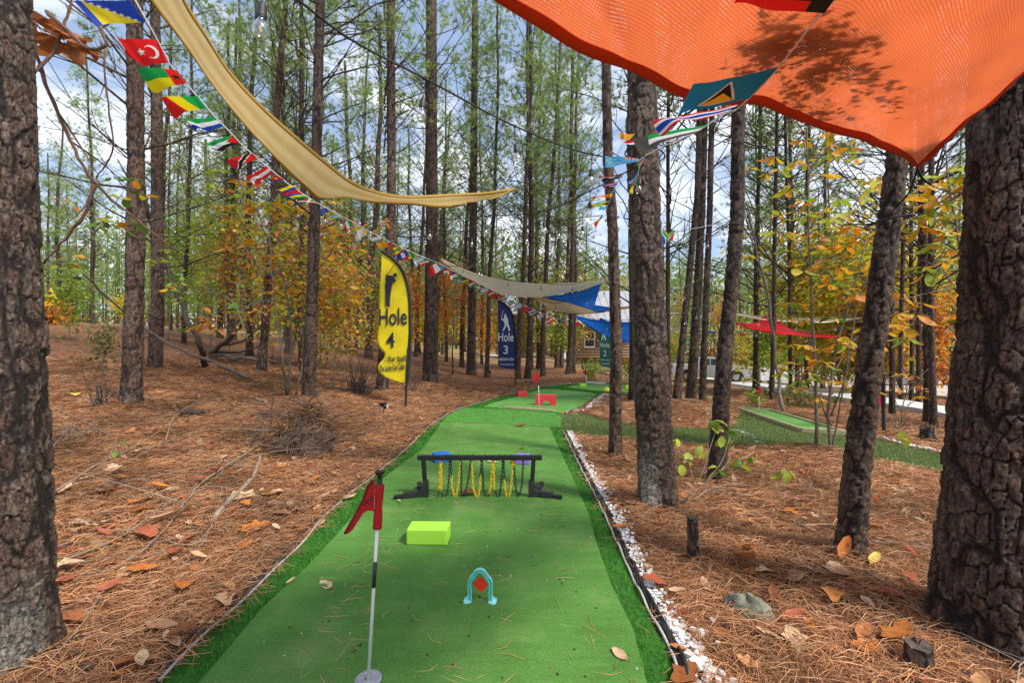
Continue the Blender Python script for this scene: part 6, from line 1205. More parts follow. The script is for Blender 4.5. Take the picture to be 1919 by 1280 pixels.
LF = [
 [((245, 0, 1.40), (272, 40, 1.45), (137, 1, 1.38), (181, 47, 1.40)), f_bos, 'blue flag with yellow triangle and row of white stars', 60, 40, .004],
 [((294, 74, 1.63), (316, 118, 1.78), (218, 69, 1.60), (243, 118, 1.66)), f_tur, 'red flag with white crescent and star', 54, 36, .010],
 [((331, 130, 1.88), (351, 155, 2.0), (255, 124, 1.82), (284, 171, 1.9)), f_gb, 'flag of green over yellow with red hoist and black star', 48, 32, .006],
 [((370, 179, 2.1), (387, 201, 2.25), (302, 181, 2.05), (325, 217, 2.15)), f_congo, 'red yellow and green diagonal flag', 44, 28, .006],
 [((405, 218, 2.45), (420, 236, 2.6), (344, 224, 2.4), (366, 249, 2.5)), f_sl, 'green white and blue striped flag', 30, 21, .012],
 [((436, 253, 2.75), (450, 268, 2.9), (384, 267, 2.7), (400, 284, 2.8)), f_pal, 'green white black flag with red triangle', 30, 21, .010],
 [((472, 286, 3.1), (484, 297, 3.3), (423, 300, 3.05), (440, 314, 3.15)), f_tt, 'red flag with black and white diagonal band', 30, 21, .010],
 [((499, 310, 3.5), (513, 322, 3.7), (464, 332, 3.45), (482, 348, 3.55)), f_aus, 'red flag with a white middle stripe', 24, 15, .010],
 [((516, 326, 3.75), (532, 336, 3.95), (490, 338, 3.7), (510, 340, 3.8)), f_eri, 'red green and blue flag folded by the wind', 24, 16, .012],
 [((546, 346, 4.1), (560, 358, 4.4), (517, 357, 4.1), (530, 364, 4.2)), f_ven, 'yellow blue and red flag', 18, 12, .012],
 [((560, 358, 4.4), (578, 370, 4.6), (526, 362, 4.35), (545, 371, 4.5)), f_mau, 'four striped flag of red blue yellow green', 18, 12, .012],
 [((582, 372, 4.7), (598, 381, 4.95), (558, 375, 4.65), (572, 380, 4.8)), f_bur, 'red green and white flag', 18, 12, .012],
 small(612, 389, 16, 14, 5.2, f_eu, 'blue flag with yellow dots hanging under sand sail corner'), small(638, 402, 22, 9, 5.6, f_rwa, 'light blue yellow and green flag'), small(655, 412, 12, 20, 5.9, f_mex, 'green white and red flag by a bulb'), small(680, 427, 14, 22, 6.4, hs(W_, W_), 'plain white flag'), small(686, 430, 8, 10, 6.5, hs(Ye, Ye), 'plain yellow flag'), small(712, 443, 22, 9, 7.1, f_isr, 'white flag with two blue stripes'), small(730, 452, 24, 14, 7.5, hs(Or, Or), 'plain orange flag over the yellow banner'), small(734, 453, 7, 9, 7.6, hs(Bl, Rd), 'blue and red flag'),
 small(746, 459, 14, 22, 7.9, f_gre, 'red edged yellow and green flag'), small(760, 467, 17, 24, 8.3, f_bel, 'blue flag with white disc above the banner tip'), small(773, 474, 16, 14, 8.6, vsx(Gr, Ye, Rd), 'green yellow and red flag'), small(790, 481, 16, 16, 9.1, f_isr, 'white and grey flag'), small(801, 486, 17, 12, 9.4, hs(Gr, W_, Rd), 'green white red striped flag'), small(818, 493, 15, 24, 10., f_mlt, 'white and red flag before the stout trunk'), small(830, 498, 9, 9, 10.4, hs(Lb, Lb), 'small light blue flag'),
 small(840, 504, 10, 8, 10.8, hs(Rd, W_), 'small red and white flag'), small(852, 509, 11, 14, 11.2, f_us, 'red and white striped flag'), small(864, 515, 13, 14, 11.7, f_tan, 'green yellow and blue diagonal flag'), small(876, 520, 12, 12, 12.1, f_mau, 'yellow red green flag'), small(888, 526, 11, 13, 12.5, hs(Rd, W_, Gr), 'red white green flag'), small(900, 533, 11, 13, 13., f_bur, 'white green red flag'), small(912, 538, 12, 13, 13.5, f_isr, 'blue and white striped flag'), small(924, 544, 11, 13, 14., f_aus, 'red and blue flag'), small(936, 550, 11, 13, 14.5, f_tt, 'red flag under the cream sail'), small(948, 555, 10, 13, 15., f_tha, 'red white blue flag under the cream sail'),
 small(962, 562, 12, 12, 15.6, f_rwa, 'light blue flag under the cream sail'), small(975, 568, 11, 12, 16.2, f_isr, 'white blue flag near the navy banner'), small(988, 574, 9, 12, 16.9, hs(Rd, Rd), 'small red flag near the navy banner'), small(1002, 580, 13, 12, 17.6, f_tha, 'blue white red flag past the navy banner'), small(1016, 588, 11, 10, 18.5, f_isr, 'white and blue flag past the navy banner'), small(1032, 593, 8, 16, 19.4, f_aus, 'red and white flag in front of the cabin roof'), small(1048, 597, 9, 12, 20.2, vsx(Bl, Ye), 'blue and yellow flag in front of cabin roof'), small(1066, 600, 9, 12, 21.2, f_mex, 'green white flag in front of cabin roof'), small(1084, 602, 9, 12, 22, hs(Rd, Rd), 'red flag near tip of the low blue sail'), small(1100, 603, 9, 12, 22.6, hs(Or, W_, Gr), 'orange white green flag near the low blue sail')]
bunting('long string of world flags receding from top left to the cabin', LT, LF)
RT = [(1640, -80, 1.08), (1575, -15, 1.20), (1510, 60, 1.38), (1458, 126, 1.55), (1401, 186, 1.76), (1355, 214, 2.25), (1300, 249, 2.8), (1240, 275, 3.4), (1208, 292, 3.8)]
def f_black(s, t): c = np.zeros(s.shape + (3,)) + Rd; c = W2(c, s < .22 + .25 * (t < .5), K_); return W2(c, (s > .45) & (t < .42), (.75, .62, .6))
RF = [[((1575, -18, 1.19), (1545, 24, 1.27), (1395, -30, 1.17), (1376, 10, 1.24)), f_black, 'red black and white flag at the top edge under orange sail', 40, 26, .006],
 [((1458, 126, 1.55), (1403, 184, 1.75), (1300, 160, 1.62), (1270, 216, 1.74)), f_luc, 'teal flag with yellow black and white triangle', 60, 40, .006],
 [((1388, 193, 1.95), (1360, 210, 2.15), (1222, 230, 2.05), (1240, 243, 2.12)), f_tha, 'red white and blue striped flag twisted by the wind', 40, 18, .016],
 [((1326, 233, 2.5), (1300, 249, 2.8), (1186, 258, 2.5), (1196, 281, 2.7)), f_kuw, 'long dark grey white and green flag before the big trunk', 40, 18, .010],
 [((1270, 262, 3.0), (1262, 266, 3.1), (1168, 262, 2.9), (1174, 268, 3.0)), f_syr, 'red white and green flag crossing the big trunk', 30, 12, .010],
 [((1190, 250, 3.1), (1180, 262, 3.1), (1162, 250, 3.1), (1164, 262, 3.1)), hs(Or, Or), 'small orange flag left of the big worn trunk', 10, 6, .010],
 [((1198, 297, 3.65), (1196, 302, 3.65), (1134, 290, 3.6), (1133, 314, 3.6)), f_tuv, 'light blue flag with yellow stars and red cross corner', 40, 26, .008],
 [((1212, 291, 3.72), (1196, 306, 3.65), (1180, 344, 3.65), (1196, 350, 3.6)), f_aze, 'green red and blue flag hanging before the big trunk', 30, 20, .012],
 [((1188, 348, 3.6), (1184, 348, 3.6), (1186, 362, 3.6), (1178, 362, 3.6)), hs(Ye, Ye), 'yellow tip of a flag before the big trunk', 8, 5, .006]]
bunting('string of world flags running from the orange sail to worn trunk', RT, RF)
MT = [(1206, 294, 3.72), (1172, 322, 4.1), (1150, 355, 4.7), (1140, 382, 5.2), (1132, 402, 5.55)]
bunting('short string of flags between worn trunk and thin straight trunk', MT, [
 [((1170, 324, 4.1), (1165, 332, 4.2), (1122, 332, 4.1), (1130, 340, 4.15)), f_syr, 'white red and black flag', 22, 10, .014], [((1158, 340, 4.4), (1155, 348, 4.5), (1128, 348, 4.4), (1134, 352, 4.45)), f_tha, 'blue white red curled flag', 20, 10, .014],
 [((1148, 362, 4.8), (1146, 368, 4.9), (1106, 370, 4.8), (1110, 372, 4.85)), f_mon, 'red flag with a yellow edge', 20, 10, .010], [((1142, 376, 5.0), (1138, 384, 5.1), (1101, 385, 5.0), (1104, 391, 5.05)), f_jam, 'grey green and black flag', 18, 10, .012],
 [((1137, 387, 5.2), (1133, 394, 5.3), (1124, 387, 5.25), (1122, 393, 5.3)), hs(Lb, Lb), 'small light blue flag by thin straight trunk', 10, 6, .006], [((1131, 401, 5.5), (1128, 407, 5.5), (1112, 419, 5.5), (1116, 427, 5.5)), f_mol, 'blue yellow and red flag hanging by the thin trunk', 20, 12, .008]])
bunting('low far string of flags behind worn trunk to forked trunk', [(1130, 408, 5.8), (1155, 427, 6.2), (1185, 428, 6.3), (1240, 436, 6.0), (1300, 428, 5.4), (1368, 414, 4.75)], [
 [((1162, 427, 6.2), (1154, 426, 6.2), (1160, 434, 6.2), (1153, 435, 6.2)), f_mex, 'green white and red flag right of thin trunk', 10, 6, .006], [((1187, 430, 6.2), (1182, 430, 6.2), (1186, 452, 6.2), (1178, 459, 6.2)), f_jam, 'green and yellow flag at left edge of worn trunk', 16, 10, .010],
 [((1266, 431, 5.8), (1242, 431, 5.9), (1262, 447, 5.8), (1238, 459, 5.8)), f_sa, 'six coloured flag with black triangle between the trunks', 26, 20, .008]])
bunting('farthest line of tiny flags beyond the clustered pines', [(1240, 617, 17), (1290, 615, 18), (1340, 620, 19), (1400, 625, 18), (1470, 627, 17)], [small(1262, 617, 9, 6, 17.4, f_tha, 'tiny white and blue flag'), small(1280, 616, 9, 6, 17.6, f_isr, 'tiny white flag'), small(1325, 619, 9, 6, 18.6, f_tha, 'tiny red flag'), small(1340, 621, 9, 6, 19, f_eu, 'tiny blue flag'), small(1395, 625, 10, 6, 18, hs(Rd, Rd), 'tiny plain red flag'), small(1412, 625, 9, 6, 18, hs(Gr, W_), 'tiny green flag')])

# ------------------------------------------------------------------ string lights
def lathe(prof, n=14):
    V = [(r * math.cos(2 * math.pi * k / n), r * math.sin(2 * math.pi * k / n), z) for r, z in prof for k in range(n)]
    F = [(i * n + k, i * n + (k + 1) % n, (i + 1) * n + (k + 1) % n, (i + 1) * n + k) for i in range(len(prof) - 1) for k in range(n)]
    F.append(tuple(range(n))); F.append(tuple((len(prof) - 1) * n + k for k in range(n - 1, -1, -1)))
    return V, F
SOCK = mesh('lamp_socket', *lathe([(.0028, .06), (.0028, -.055), (.010, -.058), (.0165, -.068), (.0175, -.10), (.019, -.102), (.019, -.112), (.0165, -.116)]), smooth=True); SOCK.materials.append(M['wire'])
BULB = mesh('bulb', *lathe([(.012, -.114), (.014, -.124), (.024, -.142), (.028, -.158), (.027, -.172), (.018, -.186), (.006, -.192), (.001, -.193)]), smooth=True); BULB.materials.append(M['bulb'])
FIL = mesh('filament', *tube([(0, 0, -.120), (.002, 0, -.14), (-.002, 0, -.16), (.001, 0, -.166)], .0022, 5)); FIL.materials.append(M['filament'])
def string_light(label, pts, bulbs, r=.0045, drop=1.):
    q = [P(*p) for p in pts]; b = q[0]; t = thing('string_light', label, 'string lights', b); p = spline([k - b for k in q], 60) if len(q) > 2 else np.array([tuple(k - b) for k in q])
    obj('cable', mesh('cable', *tube(p, r, 6), smooth=True), M['wire'], t)
    us = np.array([959.5 + FPX * (b.x + c[0]) / (b.y + c[1]) for c in p])
    for bu in bulbs:
        i = int(np.argmin(np.abs(us - bu))); o = obj('lamp_socket', SOCK, None, t, loc=tuple(p[i] - np.array([0, 0, .055]))); s = rnd.uniform(.95, 1.05); o.scale = (s, s, s); o.rotation_euler = (rnd.gauss(0, .05), rnd.gauss(0, .05), 0)
        obj('bulb', BULB, None, o); 
        if q[0].y < 9: obj('filament', FIL, None, o)
        k = obj('cable_clip', CLIP, None, t, loc=tuple(p[i]))
CLIP = mesh('cable_clip', *box(0, 0, 0, .022, .014, .014)); CLIP.materials.append(M['wire'])
string_light('nearest black string of bulbs descending from top to worn trunk', [(350, -130, 1.45), (500, -48, 1.7), (560, 0, 1.85), (645, 65, 2.1), (790, 143, 2.45), (970, 238, 3.05), (1105, 288, 3.55), (1180, 300, 3.8)], [500, 790, 968, 1107], .0055)
string_light('string of bulbs sagging from worn trunk to sand sail corner', [(1200, 308, 3.8), (1110, 355, 4.3), (1020, 395, 4.9), (906, 405, 5.4), (806, 412, 5.7), (700, 410, 6.1), (600, 382, 6.9)], [1193, 1100, 1018, 908, 806, 698, 640], .005)
string_light('string of bulbs crossing from sand sail corner to thin trunk', [(600, 384, 7.0), (650, 408, 7.1), (720, 424, 7.2), (793, 430, 7.2), (890, 433, 7.0), (990, 425, 6.6), (1060, 412, 6.2), (1130, 403, 5.8)], [610, 655, 698, 793, 880, 948, 990, 1048, 1090], .005)
string_light('string of bulbs hanging in front of the cream sail', [(770, 478, 10.5), (836, 497, 11), (868, 500, 11.2), (905, 500, 11.4), (950, 523, 11.6), (1013, 530, 11.8), (1075, 532, 12), (1130, 510, 12.2), (1146, 490, 12.3)], [838, 868, 893, 903, 956, 1013, 1072, 1127], .008)
string_light('string of bulbs hanging before the upper blue sail', [(1005, 560, 12.5), (1042, 568, 12.5), (1068, 562, 12.6), (1098, 555, 12.7), (1145, 535, 12.9)], [1017, 1042, 1069, 1098, 1132], .008)
string_light('string of bulbs beneath the tan sail', [(1010, 575, 13.5), (1045, 585, 13.6), (1083, 588, 13.6), (1150, 580, 13.8), (1200, 570, 14)], [1028, 1045, 1084, 1160], .008)
string_light('string of bulbs along the top of low blue sail', [(1075, 590, 10.8), (1106, 598, 10.8), (1136, 600, 10.8), (1166, 600, 10.9), (1245, 588, 11)], [1106, 1136, 1166, 1228], .007)
string_light('string of bulbs left of the forked roped trunk at head height', [(1222, 560, 8), (1250, 552, 8.4), (1290, 535, 8.8), (1340, 500, 9.2), (1368, 470, 9.4)], [1245, 1264, 1284, 1335], .007)
string_light('cluster string of bulbs beside the middle clustered pine', [(1240, 585, 9), (1270, 590, 9.2), (1300, 578, 9.4), (1340, 566, 9.6), (1365, 540, 9.8)], [1250, 1283, 1306, 1313, 1329, 1337], .008)
string_light('string of bulbs sagging from forked trunk to the right trees', [(1300, 455, 7.5), (1327, 438, 7.6), (1345, 430, 7.6), (1375, 420, 7.6)], [1327], .006)
string_light('upper string of bulbs above the red sail', [(1380, 585, 10.5), (1422, 592, 10.6), (1490, 600, 10.8), (1568, 602, 10.8), (1660, 604, 10.8), (1724, 603, 10.6), (1771, 601, 10.4), (1850, 590, 10.)], [1422, 1490, 1568, 1724, 1771], .008)
string_light('lower string of bulbs in front of the red sail', [(1378, 600, 10.8), (1397, 608, 10.8), (1450, 615, 10.9), (1510, 622, 11), (1580, 618, 11.1), (1640, 620, 11.1), (1724, 621, 11)], [1397, 1419, 1450, 1510, 1600, 1724], .008)
string_light('lowest string of tiny bulbs beneath the red sail', [(1380, 622, 13), (1401, 626, 13), (1430, 628, 13), (1477, 636, 13), (1530, 636, 13), (1570, 630, 13)], [1401, 1429, 1477, 1520], .008)
string_light('far string of bulbs at the left of clustered pines', [(1210, 470, 12), (1240, 500, 12), (1255, 560, 12.5)], [1228], .008)
string_light('string of bulbs hanging in gap left of the thin trunk', [(990, 440, 9.5), (1040, 437, 9.6), (1083, 432, 9.6), (1108, 420, 9.7), (1140, 400, 9.8)], [991, 1083, 1096], .006)

# ------------------------------------------------------------------ hole banners
dg = bpy.context.evaluated_depsgraph_get
def text(s, m, parent, base, u0, u1, v0, v1, d, name='lettering', skew=0., wave=None):
    """letters fitted to the box u0..u1, v0..v1 of a banner standing at depth d"""
    c = bpy.data.curves.new('lettering', 'FONT'); c.body = s; c.extrude = .004; c.offset = .012; o = bpy.data.objects.new('lettering', c); COL.objects.link(o); bpy.context.view_layer.update()
    me = bpy.data.meshes.new_from_object(o.evaluated_get(dg())); bpy.data.objects.remove(o); bpy.data.curves.remove(c)
    n = len(me.vertices); V = np.zeros(n * 3, np.float32); me.vertices.foreach_get('co', V); V = V.reshape(-1, 3); mn, mxx = V.min(0), V.max(0); f = (V - mn) / (mxx - mn + 1e-9)
    A0, A1 = P(u0, v1, d) - base, P(u1, v0, d) - base; X = A0.x + f[:, 0] * (A1.x - A0.x); Z = A0.z + f[:, 1] * (A1.z - A0.z) + skew * (f[:, 0] - .5) * (A1.x - A0.x); Y = A0.y - f[:, 2] * .0025 + (wave(X, Z) if wave else 0)
    me.vertices.foreach_set('co', np.stack([X, Y, Z], 1).astype(np.float32).ravel()); me.update(); me.name = name; me.materials.clear(); me.materials.append(m)
    return obj(name, me, None, parent)
def banner(label, bu, bv, Lp, Rp, pole_px, fab, ink, texts, figure, club, head, hemc, d=None):
    g = GR(bu, bv); d = g.y if d is None else d; b = Vector((g.x, g.y, g.z)); t = thing('feather_banner', label, 'banner', b); ph = bu
    wave = lambda X, Z: .006 * np.sin(Z * 3.2 + ph) * np.cos(X * 6) + .005 * np.sin(Z * 11 + X * 6)
    pl = [P(*q, d) - b for q in pole_px]; n = len(pl) * 5; p = spline(pl, n)
    obj('pole', mesh('pole', *tube(p, [.026 if i < n * .35 else .014 for i in range(n)], 8), smooth=True), M['black_plastic'], t)
    A = spline([P(*q, d) - b for q in Lp], 70); B = spline([P(*q, d) - b for q in Rp], 70); v = np.linspace(0, 1, 16)[None, :, None]
    V = A[:, None] * (1 - v) + B[:, None] * v; V[..., 1] += wave(V[..., 0], V[..., 2]) * (1 - v[..., 0]); V = V.reshape(-1, 3)
    o = obj('fabric', mesh('fabric', V, grid_faces(70, 16), smooth=True), fab, t); solid(o, .002)
    # dark sleeve the pole runs through
    S = B; I = S.copy(); W = .035; nrm = np.gradient(S, axis=0); nn = np.stack([-nrm[:, 2], 0 * nrm[:, 0], nrm[:, 0]], 1); nn /= np.linalg.norm(nn, axis=1)[:, None] + 1e-9
    if nn[30, 0] < 0: nn = -nn
    V = []
    for q, k in zip(S, nn):
        for (a, y) in ((-.4, -.004), (.1, -.026), (.8, -.03), (1.35, -.012), (1.35, .012), (.4, .028), (-.4, .004)): V.append(q + k * a * W + np.array([0, y, 0]))
    obj('sleeve', mesh('sleeve', V, grid_faces(70, 7, True), smooth=True), hemc, t)
    wv = lambda X, Z: -.020
    for (s, u0, u1, v0, v1, sk) in texts: text(s, ink, t, b, u0, u1, v0, v1, d, skew=sk, wave=wv)
    def flat(poly, nm, off=0.):
        q = [P(u, v, d) - b for u, v in poly]; V_, F_ = prism([(k.x, k.z) for k in q], -.024 - off, -.019 - off); obj(nm, mesh(nm, V_, F_), ink, t)
    if figure: flat(figure, 'golfer_print')
    if head: flat([(head[0] + head[2] * math.cos(a), head[1] + head[2] * math.sin(a)) for a in np.linspace(0, 6.0, 14)], 'golfer_print', .001)
    if club: (x0, y0), (x1, y1) = club; flat([(x0 - .35, y0), (x0 + .35, y0), (x1 + .5, y1), (x1 - .5, y1)], 'golfer_print', .002)
    return t
M['ban_y'] = mat('yellow_banner_fabric', (.80, .66, .008), .6, trans=.3, noise=(3, .08), bump=(4, .35, .04)); M['ban_n'] = mat('navy_banner_fabric', (.012, .028, .16), .6, trans=.2, noise=(3, .15), bump=(4, .35, .04)); M['ban_g'] = mat('green_banner_fabric', (.01, .17, .12), .6, trans=.2, noise=(3, .15), bump=(4, .35, .04)); M['ban_r'] = mat('red_banner_fabric', (.62, .01, .03), .6, trans=.3, noise=(3, .1)); M['sleeve'] = mat('black_sleeve_fabric', (.012, .012, .014), .8, bump=(80, .3, .002))
fig4 = [(724.4, 513), (728, 516), (736, 517), (740, 522), (743, 525.5), (740.5, 528), (736, 531), (734.4, 537.5), (733, 547), (732, 556), (730.6, 569), (732, 573.8), (726.5, 574.4), (723, 572), (722.5, 562.5), (722.5, 547), (722, 534), (723.8, 528), (723, 523.5), (723.8, 517)]
banner('tall yellow feather banner reading Hole 4 with golfer silhouette', 760, 765, [(713, 474), (713.5, 476), (712.5, 520), (710, 570), (708.5, 610), (707, 640), (711, 652), (721, 664), (719, 672), (711, 681), (708, 690), (713, 700), (722, 707), (738, 713), (757, 718)], [(714, 472), (722, 477), (733, 485), (745, 497), (755, 514), (762, 535), (766, 560), (767, 590), (767.5, 620), (766, 660), (764, 690), (762, 718)],
       [(760, 765), (761, 740), (762.5, 700), (766, 640), (768.5, 590), (767.5, 555), (762, 525), (753, 503), (740, 488), (724, 476), (714, 471.5)], M['ban_y'], M['ink'],
       [('Hole', 710.5, 763, 578, 609.5, .04), ('4', 724, 740, 623, 651.5, .0), (': for ball', 722.5, 760.5, 666, 677.5, .03), ('The Lucky One Cabin', 712, 759, 682.5, 698, .12)], fig4, ((740.5, 494), (727, 515)), (740.6, 515.6, 3.6), M['sleeve'])
cv = lambda l: [(900 + x / 4.797, 560 + y / 4.797) for x, y in l]
fig3 = cv([(190, 175), (186, 185), (206, 196), (214, 212), (222, 235), (212, 258), (198, 288), (211, 288), (228, 258), (238, 240), (250, 262), (254, 288), (268, 288), (264, 255), (252, 220), (250, 185), (240, 162), (222, 150), (212, 162), (214, 178), (204, 182)])
banner('navy blue feather banner reading Hole 3 with white golfer silhouette', 966, 726, [(932.5, 566), (933, 590), (933.5, 620), (933.5, 650), (934, 670), (934.5, 686), (940, 689), (948, 691), (964.5, 692.5)], [(933, 565), (941, 568), (949, 574), (956, 583), (961, 597), (963.5, 615), (965, 640), (965.8, 665), (965.5, 692)],
       [(966, 726), (966.2, 700), (966.4, 660), (965.2, 625), (962.5, 600), (957.5, 584), (949.5, 572), (940, 566), (933, 564)], M['ban_n'], M['print_white'],
       [('Hole', 933.8, 962.5, 623.5, 640, .0), ('3', 943.5, 952, 647.5, 663.5, .0), ('welcome noise', 935, 963, 669, 676, .0), ('The Lucky One Cabin', 936, 964, 681, 685.5, .0)], fig3, (cv([(206, 102)])[0], cv([(190, 176)])[0]), (947, 590.5, 2.0), M['sleeve'])
banner('green feather banner reading Hole 2 hanging behind the thin trunk', 1146.5, 719, [(1123.5, 600), (1123.2, 630), (1123.5, 650), (1124.5, 670), (1126, 684), (1135, 688), (1146, 691)], [(1124, 598), (1132, 601), (1139, 608), (1143.5, 622), (1144.5, 645), (1145.2, 665), (1146, 690)],
       [(1146.5, 719), (1146.6, 700), (1146, 660), (1144.5, 622), (1139, 605), (1131, 599), (1124, 597)], M['ban_g'], M['print_white'],
       [('Hole', 1124, 1142.5, 641.5, 651.5, .0), ('2', 1130.5, 1136.5, 656.5, 667.5, .0), ('Dad\'s amazed', 1125, 1143.5, 672.5, 676, -.02), ('The Lucky One Cabin', 1126, 1144, 680, 683.5, -.03)], cv([(1095, 318), (1086, 374), (1097, 374), (1107, 342), (1120, 374), (1131, 372), (1120, 318)]), None, None, M['sleeve'])
banner('red feather banner on a black pole behind the leaning trunk', 1657, 815, [(1636, 650), (1636, 700), (1638, 730), (1645, 757), (1652, 764)], [(1638, 648), (1646, 655), (1650, 680), (1653, 720), (1653.5, 764)], [(1657, 816), (1656, 780), (1653.5, 720), (1650, 676), (1645, 652), (1638, 646)], M['ban_r'], M['ink'], [], None, None, None, M['sleeve'])

# ------------------------------------------------------------------ pins
def pin(label, bu, bv, tu, tv, flag_px, level=True, cup=False, sc_=1., mark=False, cz=None):
    b = P(bu, bv, (EYE - .03) * FPX / (bv - 640)) if level else GR(bu, bv); d = b.y; top = P(tu, tv, d) - b; t = thing('hole_flag', label, 'golf flag', b)
    r = .0075; obj('pole', mesh('pole', *tube([Vector((0, 0, 0)), top * .985], r, 12), smooth=True), M['white_pole'], t)
    a = top * (.45 if cup else .62); obj('black_band', mesh('black_band', *tube([a, a + top * (.125 if cup else .12)], r + .0012, 12), smooth=True), M['black_plastic'], t)
    s0 = top * .735; s1 = top * .945; rr = .019
    n = 20; ths = np.linspace(0, 1, n); obj('flag_sleeve', mesh('flag_sleeve', *tube([s0 + (s1 - s0) * q for q in ths], [rr * (.92 + .08 * math.sin(q * 9) + (.07 if q < .06 or q > .94 else 0)) for q in ths], 14), smooth=True), M['red_cloth'], t)
    V_, F_ = lathe([(.011, 0), (.010, .03), (.012, .042), (.021, .052), (.021, .058)], 14); c = top * .945
    obj('cap', mesh('cap', [Vector(q) + c for q in V_], F_, smooth=True), M['black'], t)
    q = [P(u, v, d) - b for u, v in flag_px]; V_, F_ = prism([(k.x, k.z) for k in q], 0, .003); V_ = [(x, y - .006 - .25 * abs(x - s1.x) * (1 if 1 else 0) * .5, z) for x, y, z in V_]
    o = obj('flag_cloth', mesh('flag_cloth', V_, F_), M['red_cloth'], t)
    if mark:
        for poly in ([(692, 931), (697, 929), (701, 934), (699, 934), (696, 931)], [(683, 944), (688, 936), (700, 933), (700, 936), (691, 938), (694, 944), (691, 945), (689, 941), (685, 945)]):
            k = [P(u, v, d) - b for u, v in poly]; V_, F_ = prism([(x.x, x.z) for x in k], -.0015, -.0005); V_ = [(x, y - .006 - .125 * abs(x - s1.x), z) for x, y, z in V_]; obj('printed_mark', mesh('printed_mark', V_, F_), M['dark_red'], t)
        h = [P(u, v, d) - b for u, v in [(700, 899), (692, 909), (683, 932), (668, 962), (650, 995)]]; p = spline(h, 16); p = [(x, y - .010 - .125 * abs(x - s1.x), z) for x, y, z in p]; obj('flag_hem', mesh('flag_hem', *tube(p, .004, 5), smooth=True), M['dark_red'], t)
    if cup:
        V_, F_ = lathe([(.056, .001), (.056, .006), (.045, .006), (.043, .003), (.001, .003)], 28); obj('cup', mesh('cup', V_, F_, smooth=False), M['cup'], t)
    return t
M['cup'] = mat('grey_cup_liner', (.30, .32, .36), .45, noise=(30, .3))
pin('nearest hole flag with drooping red cloth on a white pole', 690, 1276, 713, 888, [(703, 900), (699, 901), (691, 909), (684, 930), (672, 958), (660, 980), (647, 998), (655, 997), (664, 990), (675, 972), (682, 961), (690, 956), (697, 956), (702, 958)], cup=True, mark=True)
pin('middle hole flag standing in front of the red arch block', 1011, 769, 1008, 694, [(1008, 698), (1001, 704), (997, 710), (1003, 715), (1007, 718), (1011, 712)])
pin('far hole flag at the end of the green', 1100, 728, 1097, 689, [(1097, 692), (1093.5, 694.5), (1091.5, 697.5), (1096, 702), (1099, 701)])
b_ = pin('hole flag standing inside the timber boxed green', 1422, 776, 1422.5, 723, [(1422, 725), (1418, 731), (1416.5, 735), (1422, 739), (1428, 735), (1427, 731)])

